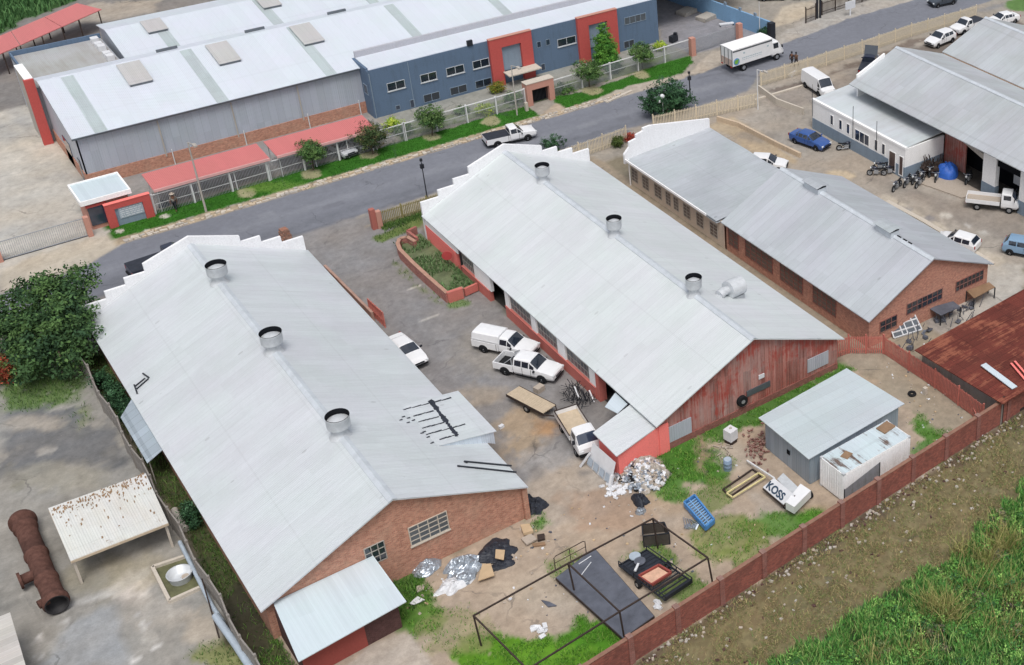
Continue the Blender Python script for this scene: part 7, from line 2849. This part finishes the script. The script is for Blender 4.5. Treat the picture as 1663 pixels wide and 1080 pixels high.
# ------------------------------------------------------------------ people
def person(label, pos, rz, shirt, trousers, hat=None, carry=False, swing=.25, scale=1.0):
    o = thing('person', label, 'person', (pos[0], pos[1], 0), rz)
    o.scale = (scale, scale, scale)
    V = {}
    vs, es, rs = [], [], []

    def add(n, co, rad, fr=None):
        V[n] = len(vs)
        vs.append(co)
        rs.append(rad)
        if fr is not None:
            es.append((V[fr], V[n]))
    add('pelvis', (0, 0, .95), (.14, .11))
    add('waist', (0, 0, 1.10), (.125, .095), 'pelvis')
    add('chest', (.01, 0, 1.32), (.155, .11), 'waist')
    add('neck', (.01, 0, 1.48), (.055, .055), 'chest')
    add('jaw', (.03, 0, 1.56), (.07, .075), 'neck')
    add('head', (.02, 0, 1.66), (.082, .10), 'jaw')
    add('crown', (.01, 0, 1.74), (.055, .06), 'head')
    for s, n in ((1, 'l'), (-1, 'r')):
        sw = swing * s
        add('hip' + n, (0, s * .095, .88), (.09, .09), 'pelvis')
        add('knee' + n, (sw * .5 + .02, s * .10, .50), (.062, .062), 'hip' + n)
        add('ank' + n, (sw - .03, s * .10, .09), (.04, .04), 'knee' + n)
        add('toe' + n, (sw + .15, s * .11, .035), (.035, .03), 'ank' + n)
        add('sho' + n, (.0, s * .19, 1.41), (.058, .058), 'chest')
        if carry:
            el, wr = (.10, s * .30, 1.48), (.06, s * .20, 1.72)
        else:
            el, wr = (-sw * .4, s * .24, 1.13), (-sw * .6 + .08, s * .23, .89)
        add('elb' + n, el, (.043, .043), 'sho' + n)
        add('wri' + n, wr, (.030, .030), 'elb' + n)
        d_ = (Vector(wr) - Vector(el)).normalized()
        pa = Vector(wr) + d_ * .07
        add('palm' + n, tuple(pa), (.034, .02), 'wri' + n)
        for k in range(4):
            b_ = pa + d_ * .045 + Vector(((k - 1.5) * .017, 0, 0))
            add('f%d%s' % (k, n), tuple(b_), (.0085, .0085), 'palm' + n)
            add('g%d%s' % (k, n), tuple(b_ + d_ * (.035 + .006 * (1.5 - abs(k - 1.5))) + Vector((.004, -s * .015, 0))), (.0075, .0075), 'f%d%s' % (k, n))
        add('th' + n, tuple(Vector(wr) + d_ * .05 + Vector((.04, 0, 0))), (.010, .010), 'wri' + n)

    def skinmesh(name, names, mat, grow, parent):
        idx = [V[n] for n in names]
        mp = {a: i for i, a in enumerate(idx)}
        me = bpy.data.meshes.new(name)
        me.from_pydata([vs[i] for i in idx], [(mp[a], mp[b_]) for a, b_ in es if a in mp and b_ in mp], [])
        bmm = bmesh.new()
        bmm.from_mesh(me)
        sk = bmm.verts.layers.skin.verify()
        for i, a in enumerate(idx):
            bmm.verts.ensure_lookup_table()
            bmm.verts[i][sk].radius = tuple(x + grow for x in rs[a])
            bmm.verts[i][sk].use_root = (i == 0)
        bmm.to_mesh(me)
        bmm.free()
        me.materials.append(mat)
        ob = bpy.data.objects.new(name, me)
        C.objects.link(ob)
        ob.parent = parent
        m1 = ob.modifiers.new('skin', 'SKIN')
        m1.use_smooth_shade = True
        m2 = ob.modifiers.new('sub', 'SUBSURF')
        m2.levels = m2.render_levels = 1
        return ob
    body = skinmesh('body', list(V), MT['skin'], 0, o)
    skinmesh('shirt', ['waist', 'chest', 'shol', 'shor', 'elbl', 'elbr', 'pelvis'], MT[shirt], .018, o)
    skinmesh('trousers', ['pelvis', 'hipl', 'hipr', 'kneel', 'kneer', 'ankl', 'ankr'], MT[trousers], .02, o)
    mb = MB()
    rows = [[(.0 + rr * math.cos(a), rr * .9 * math.sin(a), z) for a in [2 * math.pi * k / 14 for k in range(14)]] for rr, z in ((.118, 1.63), (.122, 1.70), (.10, 1.78), (.05, 1.815), (.005, 1.82))]
    mb.grid(rows, True, True)
    mb.build('hair' if not hat else 'hat', MT[hat] if hat else MT['black'], o, local=True)
    if hat:
        mb = MB()
        rows = [[(rr * math.cos(a), rr * math.sin(a), z) for a in [2 * math.pi * k / 16 for k in range(16)]] for rr, z in ((.1, 1.70), (.24, 1.68), (.24, 1.665), (.1, 1.68))]
        mb.grid(rows, True, True)
        mb.build('hat_brim', MT[hat], o, local=True)
    # face
    mb = MB()
    for s in (-1, 1):
        mb.obox((.118, s * .033, 1.665), .006, .012, .007)
    mb.build('eyes', MT['black'], o, local=True)
    mb = MB()
    mb.obox((.125, 0, 1.63), .014, .012, .022)
    mb.build('nose', MT['skin'], o, local=True)
    mb = MB()
    mb.obox((.108, 0, 1.585), .006, .022, .006)
    mb.build('mouth', MT['red_dark'], o, local=True)
    return o


p = g(286, 341)
person('person in dark clothes and pale hat standing on the verge by the fence', (p.x, p.y), R(-120), 'cloth_grey', 'cloth_dark', hat='slab_pad')
p = g(1286, 107)
person('person in dark clothes walking on the road, left of a pair', (p.x, p.y), R(20), 'cloth_dark', 'cloth_dark', swing=.3)
p = g(1293, 108)
person('person in brown walking on the road, right of a pair', (p.x, p.y), R(20), 'cloth_brown', 'cloth_dark', swing=-.3)
crumple('bin_bag', g(266, 334)[:2], .5, .4, .6, MT['p_black'], 31, 'dark bag against the end of the mesh fence by the sign wall', 'bag')


# ------------------------------------------------------------------ vegetation
def leafmesh(blobs, n, size, cols, rs_, clump=34, up=.3, shell=.62):
    """leaf faces grouped in clumps through ellipsoid blobs (cx, cy, cz, rx, ry, rz)"""
    vs, cs = [], []
    vol = [b_[3] * b_[4] * b_[5] for b_ in blobs]
    tot = sum(vol)
    R_ = np.random.RandomState(rs_)
    for b_, vv in zip(blobs, vol):
        m = max(1, int(n * vv / tot / clump))
        for _ in range(m):
            d_ = R_.normal(size=3)
            d_ /= np.linalg.norm(d_)
            q_ = shell + (1 - shell) * R_.rand() if R_.rand() < .75 else R_.rand()
            q_ *= 1 + .14 * R_.normal()
            cc = np.array(b_[:3]) + d_ * q_ * np.array(b_[3:])
            if cc[2] < .15:
                continue
            col = np.array(cols[R_.randint(len(cols))]) * (.75 + .5 * R_.rand())
            cs_ = size * (2.2 + 2.0 * R_.rand())
            k = clump
            off = R_.normal(size=(k, 3)) * cs_ * np.array([.6, .6, .42])
            nrm = d_ * .8 + R_.normal(size=(k, 3)) * .75 + np.array([0, 0, up])
            nrm /= np.linalg.norm(nrm, axis=1)[:, None]
            t1 = np.cross(nrm, R_.normal(size=(k, 3)))
            t1 /= np.linalg.norm(t1, axis=1)[:, None] + 1e-9
            t2 = np.cross(nrm, t1)
            s1_ = size * (.6 + .8 * R_.rand(k))[:, None]
            p0 = cc + off
            quad = np.stack([p0 - t1 * s1_, p0 - t2 * s1_ * .5, p0 + t1 * s1_, p0 + t2 * s1_ * .5], 1)
            vs.append(quad.reshape(-1, 3))
            cl = col[None, :] * (.85 + .3 * R_.rand(k))[:, None]
            cs.append(np.repeat(cl, 4, axis=0))
    v = np.concatenate(vs)
    c_ = np.concatenate(cs)
    return v, c_


def quads_obj(name, v, c_, mat, parent=None, vpf=4):
    me = bpy.data.meshes.new(name)
    off = Vector((0, 0, 0))
    if parent is None:
        off = Vector((float(v[:, 0].mean()), float(v[:, 1].mean()), float(v[:, 2].min())))
        v = v - np.array(off)
    nf = len(v) // vpf
    me.vertices.add(len(v))
    me.vertices.foreach_set('co', v.astype(np.float32).ravel())
    me.loops.add(len(v))
    me.loops.foreach_set('vertex_index', np.arange(len(v)))
    me.polygons.add(nf)
    me.polygons.foreach_set('loop_start', np.arange(nf) * vpf)
    me.update()
    ca = me.color_attributes.new('Col', 'FLOAT_COLOR', 'POINT')
    ca.data.foreach_set('color', np.concatenate([c_, np.ones((len(v), 1))], 1).astype(np.float32).ravel())
    me.materials.append(mat)
    o = bpy.data.objects.new(name, me)
    C.objects.link(o)
    o.location = off
    if parent is not None:
        o.parent = parent
        o.location = -parent.location
    return o


def L3(*h, k=1.0):
    return [tuple(x * k for x in lin(a)) for a in h]


def tree(name, label, base, blobs, n, size, cols, trunk=(.16, 1.5), limbs=5, cat='tree', seed=1, group=None, up=.3, shell=.62):
    o = thing(name, label, cat, (base[0], base[1], 0), 0, group)
    mb = MB()
    sr_ = random.Random(seed)
    tr_, th = trunk
    b_ = Vector((base[0], base[1], 0))
    top = b_ + Vector((sr_.uniform(-.1, .1), sr_.uniform(-.1, .1), th))
    mb.tube([b_, b_.lerp(top, .5) + Vector((.03, .02, 0)), top], [tr_, tr_ * .8, tr_ * .65], 8)
    for i in range(limbs):
        bb = blobs[i % len(blobs)]
        e = Vector(bb[:3]) + Vector((sr_.uniform(-.5, .5) * bb[3], sr_.uniform(-.5, .5) * bb[4], sr_.uniform(-.2, .5) * bb[5]))
        m_ = top.lerp(e, .5) + Vector((sr_.uniform(-.15, .15), sr_.uniform(-.15, .15), .1))
        mb.tube([top - Vector((0, 0, .1)), m_, e], [tr_ * .5, tr_ * .32, tr_ * .1], 6)
    mb.build('trunk', MT['bark'], o)
    v, c_ = leafmesh(blobs, n, size, cols, seed, up=up, shell=shell)
    quads_obj('crown', v, c_, MT['leaf'], o)
    return o


GA = L3('#4d6a44', '#5a7a4a', '#44603f', '#668650', '#3f5a40', k=.72)
GB = L3('#4c6a3c', '#5d7a45', '#3f5c36', '#6a8550', k=1.0)
GC = L3('#2f4a34', '#3a5a3c', '#46654a', '#2a4430', k=1.1)
GY = L3('#8fa83a', '#7f9a3a', '#a3b04a', k=1.2)
TB = [(8.2, 100.6, 3.4, 2.5, 2.6, 2.2), (6.4, 99.4, 2.8, 2.0, 2.1, 1.9), (9.6, 103.2, 4.0, 1.7, 1.8, 1.6), (7.6, 103.9, 4.3, 2.0, 1.8, 1.6), (5.2, 101.9, 3.1, 1.8, 1.9, 1.7), (9.3, 98.6, 3.2, 1.3, 1.9, 1.7), (10.8, 104.9, 4.0, 1.3, 1.0, 1.0), (5.8, 105.0, 3.4, 1.4, 1.2, 1.2), (7.6, 97.4, 2.2, 1.7, 1.5, 1.5), (5.2, 97.9, 2.0, 1.2, 1.3, 1.3)]
tree('leafy_tree', 'big dense dark green tree at the corner of the left workshop', (7.6, 100.4), TB, 19000, .15, GA, (.28, 2.0), 10, seed=11, shell=.7)
tree('leafy_tree', 'paler grey-green tree at the left edge beside the big dark one', (2.9, 103.4), [(3.0, 103.4, 2.6, 1.6, 1.4, 1.4), (1.6, 104.0, 2.3, 1.4, 1.2, 1.2), (4.1, 104.4, 2.3, .9, .9, .9)], 6000, .13, L3('#6d8a6c', '#7d9a76', '#5d7a60', k=1.15), (.16, 1.6), 5, seed=12)
tree('flowering_shrub', 'red flowering shrub at the left edge below the trees', (3.9, 99.9), [(3.6, 100.2, 1.2, 1.1, 1.0, 1.1)], 2400, .10, L3('#8a4034', '#a05540', '#6a5a3a', '#5a7040', k=1.1), (.08, .5), 4, cat='shrub', seed=13)
tree('leafy_tree', 'round dark green bush behind the globe lamp', (67.2, 109.2), [(67.2, 109.2, 1.9, 2.5, 1.7, 1.9), (68.9, 109.0, 1.6, 1.3, 1.4, 1.5), (65.8, 109.6, 1.7, 1.2, 1.2, 1.4)], 9000, .11, GC, (.2, 1.0), 6, seed=14)
tree('conifer', 'bright green pointed conifer in front of the far red portal', (68.9, 124.2), [(68.9, 124.2, .9, 1.45, 1.4, 1.1), (68.9, 124.2, 1.9, 1.3, 1.25, 1.3), (68.8, 124.2, 3.0, 1.0, 1.0, 1.2), (68.7, 124.2, 4.2, .6, .6, 1.1)], 17000, .085, L3('#4c7a34', '#5a8a3a', '#3c6a2e', '#6a9a42', k=1.1), (.12, 1.0), 3, seed=15, up=.5, shell=.7)
spots = [(509, 276, 33.9, 119.5, 'small round street tree right of the lamp pole, before the red carport'), (606, 250, 39.6, 119.4, 'small round street tree at the right end of the red carport'),
         (702, 220, 46.2, 119.9, 'small round street tree in front of the office corner'), (957, 141, 64.4, 120.5, 'small round street tree on the oval lawn, beside the peach gateway'),
         (1043, 112, 71.6, 121.1, 'small round street tree near the far end of the oval lawn')]
for i, (u, v, x, y, lb) in enumerate(spots):
    p = g(u, v)
    s = 1.0 + .08 * (i % 2)
    tree('street_tree', lb, (p.x, p.y), [(p.x, p.y, 2.1, 1.4 * s, 1.3 * s, 1.05 * s), (p.x + .35, p.y - .25, 1.8, 1.05, 1.0, .8)], 5200, .08, GB if i != 1 else L3('#4c5f3c', '#5d6b45', '#3f5236', '#6f6a4a', k=.9), (.07, 1.2), 5, seed=20 + i, group='round street trees on the verge')
for i, (u, v, cols, rr, hh, lb) in enumerate(((640, 212, GY, .9, 1.1, 'yellow-green bush behind the railing at the office corner'), (658, 218, GB, .9, .9, 'loose green bush behind the railing between two street trees'), (788, 185, GY, .9, .9, 'yellow-green bush behind the railing below the office windows'),
                                             (808, 150, L3('#8f7a3a', '#7f8a3a', '#6a7a3a', k=.9), .8, 1.0, 'olive bush at the foot of the near red portal'), (835, 165, GB, 1.0, .8, 'green bush beside the near red portal entrance'), (1072, 82, GY, .75, .9, 'bright yellow-green bush at the end of the office front'),
                                             (915, 150, GB, 1.1, .7, 'low green bush behind the railing right of the peach gateway'), (998, 118, GC, 1.0, .9, 'dark green bush between railing and conifer'), (750, 185, GB, .7, .6, 'small green bush behind the railing, before the lower office windows'),
                                             (901, 246, GC, 1.25, 1.4, 'dark green bush showing above the middle stepped parapet'), (1004, 238, L3('#4a5a34', '#5a6a3a', k=.9), .6, .9, 'narrow dark bush beside the plastered workshop parapet'), (1024, 228, L3('#a04038', '#b85040', '#8a4a40', k=.9), .7, .6, 'low red-leaved shrub by the plastered workshop parapet'),
                                             (1243, 62, GC, .8, 1.2, 'dark green shrub by the dark pier at the truck'))):
    p = g(u, v)
    tree('bush', lb, (p.x, p.y), [(p.x, p.y, hh * .62, rr, rr * .9, hh * .62)], 2200, .075, cols, (.05, .3), 4, cat='bush', seed=40 + i)
for i, (x, y, rr) in enumerate(((9.3, 92.5, .6), (9.4, 90.3, .55), (9.2, 95.0, .65), (9.5, 76.2, .4))):
    tree('bush', ('dark bush in the side passage under the left workshop eave, farthest of three', 'dark bush in the side passage, next to the sheeted canopy', 'dark bush in the side passage below the big tree', 'small weed bush in the side passage beyond the rusty awning')[(1, 2, 0, 3)[i]] if False else
         ('dark bush in the side passage, second from the big tree', 'dark bush in the side passage beside the sheeted canopy', 'dark bush in the side passage closest to the big tree', 'small weedy bush in the passage opposite the rusty awning')[i], (x, y),
         [(x, y, .8, rr, 1.3, .8)], 1500, .09, GC, (.05, .3), 4, cat='bush', seed=60 + i)


# grass and weeds as real blades
def blades(pts, h, cols, rs_, wd=.03, lean=.35, hv=.5):
    """two-part bent blades at pts (n, 2)"""
    R_ = np.random.RandomState(rs_)
    n = len(pts)
    hh = h * (1 - hv + 2 * hv * R_.rand(n))
    a = R_.rand(n) * 2 * np.pi
    b_ = R_.rand(n) * 2 * np.pi
    ln = lean * hh * (.4 + R_.rand(n))
    base = np.concatenate([pts, np.zeros((n, 1))], 1)
    side = np.stack([np.cos(a), np.sin(a), np.zeros(n)], 1) * (wd * (.6 + .8 * R_.rand(n)))[:, None]
    mid = base + np.stack([np.cos(b_) * ln * .4, np.sin(b_) * ln * .4, hh * .6], 1)
    tip = base + np.stack([np.cos(b_) * ln, np.sin(b_) * ln, hh], 1)
    v = np.stack([base - side, base + side, mid + side * .8, mid - side * .8, mid - side * .8, mid + side * .8, tip + side * .15, tip - side * .15], 1).reshape(-1, 3)
    ci = R_.randint(len(cols), size=n)
    c_ = np.array(cols)[ci] * (.75 + .5 * R_.rand(n))[:, None]
    return v, np.repeat(c_, 8, axis=0)


GXs, GYs = np.arange(-6, 82, .25), np.arange(30, 122, .25)
gX, gY = np.meshgrid(GXs, GYs)
GLUT = ground_eval(gX.ravel(), gY.ravel())[1].reshape(gX.shape)


def growth(x, y):
    """how much grows at (x, y), looked up from the ground's own layers"""
    i = np.clip(np.round((x + 6) / .25).astype(int), 0, len(GXs) - 1)
    j = np.clip(np.round((y - 30) / .25).astype(int), 0, len(GYs) - 1)
    return GLUT[j, i]


# tall weeds on the waste land : density follows the ground's own growth
R_ = np.random.RandomState(5)
cand = np.stack([R_.uniform(27, 61, 200000), R_.uniform(34, 49, 200000)], 1)
gr = growth(cand[:, 0], cand[:, 1])
clump = fbm(cand[:, 0] * .8, cand[:, 1] * .8, 91)
keep = (gr > .45) & (clump + .30 * R_.rand(len(cand)) > .60)
pts = cand[keep]
tall = .25 + 1.1 * np.clip(fbm(pts[:, 0] * .45, pts[:, 1] * .45, 55) - .3, 0, 1)
WG = L3('#4a7a3a', '#598a44', '#3f6a38', '#689a4e', '#3a5c34', '#86a25c', '#7f8a58', k=1.5)
vv, cc = [], []
for lo, hi in ((0, .45), (.45, .65), (.65, 3)):
    m_ = (tall >= lo) & (tall < hi)
    if m_.any():
        v, c_ = blades(pts[m_], float(tall[m_].mean()), WG, int(lo * 100) + 3, wd=.028, lean=.4)
        vv.append(v)
        cc.append(c_)
tag(quads_obj('tall_weeds', np.concatenate(vv), np.concatenate(cc), MT['leaf']), 'tall green weeds covering the waste land beyond the brick wall', 'weeds', kind='stuff')
plumes = []
for u, v, n, sp_ in ((1535, 990, 420, 20), (1512, 982, 200, 16), (1630, 880, 420, 22), (1600, 905, 200, 16), (1490, 1060, 120, 26), (1650, 960, 150, 22), (1580, 940, 120, 22), (1420, 1065, 80, 24), (1630, 1020, 100, 24), (1560, 890, 100, 14)):
    p = g(u, v, .5)
    plumes.append(np.stack([R_.normal(p.x, sp_ / 38, n), R_.normal(p.y, sp_ / 38, n)], 1))
v, c_ = blades(np.concatenate(plumes), 1.15, L3('#8f8a58', '#9c9560', '#7d8a4a', '#a8a06c', k=1.0), 9, wd=.018, lean=.7)
tag(quads_obj('dry_grass', v, c_, MT['leaf']), 'tan feathery seeding grass among the green weeds', 'grass', kind='stuff')
for nm_, nb, cols_, k_, sd_, r0, r1, lb in (('broad_weeds', 520, ('#4f7f3c', '#6a9448', '#456e38', '#7fa457', '#3a5c3a'), 1.25, 88, .25, .75, 'clumps of broad-leaved green weeds in the waste land'),
                                            ('dull_weeds', 110, ('#6a7a52', '#5a6a4c', '#7f7a5a', '#655e54'), 1.05, 89, .2, .6, 'dull grey-olive scrub among the green weeds')):
    blobs = []
    for i in range(nb):
        x, y = R_.uniform(29, 61), R_.uniform(34, 46)
        if y < 42.6 + max(0, (x - 45) * .12) and fbm(np.array([x * .6]), np.array([y * .6]), sd_)[0] > .42:
            rr = R_.uniform(r0, r1)
            blobs.append((x, y, rr * .55, rr, rr, rr * R_.uniform(.6, 1.2)))
    v, c_ = leafmesh(blobs, 150 * len(blobs), .07, L3(*cols_, k=k_), sd_, clump=16, up=.6, shell=.7)
    tag(quads_obj(nm_, v, c_, MT['leaf']), lb, 'weeds', kind='stuff')
mb = MB()
for i in range(420):
    x = R_.uniform(16, 60)
    y = 47.9 + .062 * (x - 20) - (abs(R_.normal()) * .5 if i < 240 else R_.uniform(.3, 4.5))
    mb.mat(int(R_.randint(3))).obox((x, y, .03), R_.uniform(.03, .13), R_.uniform(.03, .10), R_.uniform(.02, .07), R_.uniform(0, 3), R_.uniform(-.3, .3))
tag(mb.build('stones', [MT['slab_pad'], MT['grey_conc'], MT['brick_brown']]), 'stones and rubble along the outer foot of the brick wall', 'stones', kind='stuff')
# low growth on the waste strip, the yards and the verge
cand = np.stack([R_.uniform(9, 58.4, 500000), R_.uniform(45, 63, 500000)], 1)
gr = growth(cand[:, 0], cand[:, 1])
inb = ((cand[:, 0] < 26.4) | ((cand[:, 0] > 36.3) & (cand[:, 0] < 52.6))) & (cand[:, 1] > 63.0)
shd = (cand[:, 0] > 42.5) & (cand[:, 0] < 51) & (cand[:, 1] > 51.2) & (cand[:, 1] < 59.5)
lean_ = (cand[:, 0] > 10.4) & (cand[:, 0] < 16.5) & (cand[:, 1] > 58.6)
keep = (R_.rand(len(cand)) < gr * .5 * np.clip(fbm(cand[:, 0] * 1.7, cand[:, 1] * 1.7, 33) * 4 - 1.3, 0, 1)) & ~inb & ~shd & ~lean_
v, c_ = blades(cand[keep], .15, L3('#4f8030', '#5d9038', '#6c9a44', '#47782c', '#7f9a4c', k=1.0), 21, wd=.017, lean=.8)
tag(quads_obj('yard_grass', v, c_, MT['leaf']), 'short green grass in patches over the dirt yard', 'grass', kind='stuff')
cand = np.stack([R_.uniform(14, 62, 160000), R_.uniform(41, 50.2, 160000)], 1)
gr = growth(cand[:, 0], cand[:, 1])
cl_ = fbm(cand[:, 0] * 1.1, cand[:, 1] * 1.1, 19)
keep = (gr < .5) & (cand[:, 1] < 47.9 + .062 * (cand[:, 0] - 20)) & (R_.rand(len(cand)) < np.clip(cl_ * 2.4 - .75, .05, .8))
v, c_ = blades(cand[keep], .13, L3('#9a8a66', '#8c7c5a', '#a89870', '#7f8454', '#6f7c4a', '#66784a', '#7c6c52', k=1.05), 22, wd=.016, lean=1.3)
tag(quads_obj('dead_grass', v, c_, MT['leaf']), 'flattened dry brown grass on the strip along the brick wall', 'grass', kind='stuff')
cand = np.stack([R_.uniform(15.6, 78, 60000), R_.uniform(116.8, 121, 60000)], 1)
gr = growth(cand[:, 0], cand[:, 1])
keep = (R_.rand(len(cand)) < gr * 1.6)
v, c_ = blades(cand[keep], .06, L3('#386a26', '#40722a', '#4a7a30', '#346222', k=.85), 23, wd=.025, lean=.6)
tag(quads_obj('verge_grass', v, c_, MT['leaf']), 'mown green lawn along the far side of the road', 'grass', kind='stuff')
cand = np.stack([R_.uniform(-2, 36.4, 220000), R_.uniform(60, 106, 220000)], 1)
gr = growth(cand[:, 0], cand[:, 1])
inb = (cand[:, 0] > 10.1) & (cand[:, 0] < 26.4) & (cand[:, 1] > 63.0) & (cand[:, 1] < 100.4)
keep = (R_.rand(len(cand)) < gr * .9) & ~inb
ex = np.stack([R_.uniform(34.2, 41.0, 3500), R_.normal(104.9, .35, 3500)], 1)
v, c_ = blades(np.concatenate([cand[keep], ex]), .22, L3('#4c6a38', '#5a7a3c', '#3f5c30', '#6a8048', k=1.0), 24, wd=.02, lean=.7)
tag(quads_obj('passage_weeds', v, c_, MT['leaf']), 'weeds in the side passage, the west yard and along the planter', 'weeds', kind='stuff')
cand = np.stack([R_.uniform(33.7, 36.2, 2200), R_.uniform(90.2, 101, 2200)], 1)
keep = fbm(cand[:, 0] * .9, cand[:, 1] * .9, 77) > .45
v, c_ = blades(cand[keep], .25, L3('#5f7a50', '#6d8a5c', '#587048', k=.95), 25, wd=.035, lean=.7)
v[:, 2] += .42
tag(quads_obj('planter_weeds', v, c_, MT['leaf']), 'sparse weeds growing in the red brick planter bed', 'weeds', kind='stuff')
cand = np.stack([R_.uniform(0, 45, 26000), R_.uniform(166, 200, 26000)], 1)
gr = ground_eval(cand[:, 0], cand[:, 1])[1]
keep = gr > .3
if keep.sum() > 50:
    v, c_ = blades(cand[keep], .8, L3('#4c7044', '#587a4c', '#3f603a', k=1.1), 26, wd=.08, lean=.5)
    tag(quads_obj('far_weeds', v, c_, MT['leaf']), 'green overgrown field beyond the red carport at the top left', 'weeds', kind='stuff')

# ------------------------------------------------------------------ light
W = bpy.data.worlds.new('World')
S.world = W
W.use_nodes = True
nt = W.node_tree
bg = nt.nodes['Background']
sky = nt.nodes.new('ShaderNodeTexSky')
sky.sky_type = 'NISHITA'
sky.sun_disc = False
SE, SA = R(64), R(206)     # elevation; compass azimuth (from +Y clockwise)
sky.sun_elevation = SE
sky.sun_rotation = SA
sky.air_density = 1.0
sky.dust_density = 4.0
hs = nt.nodes.new('ShaderNodeHueSaturation')
hs.inputs['Saturation'].default_value = .38
nt.links.new(sky.outputs[0], hs.inputs['Color'])
nt.links.new(hs.outputs[0], bg.inputs['Color'])
bg.inputs['Strength'].default_value = .12
sl = bpy.data.lights.new('sun', 'SUN')
sl.energy = 1.45
sl.angle = R(24)
sl.color = (1.0, .965, .92)
so = bpy.data.objects.new('sun', sl)
C.objects.link(so)
dirv = Vector((math.sin(SA) * math.cos(SE), math.cos(SA) * math.cos(SE), math.sin(SE)))
so.rotation_euler = (-dirv).to_track_quat('-Z', 'Y').to_euler()
so.location = (30, 80, 70)
S.view_settings.view_transform = 'Standard'
S.view_settings.look = 'None'
S.view_settings.exposure = .25
S.view_settings.gamma = 1
S.view_settings.use_curve_mapping = False
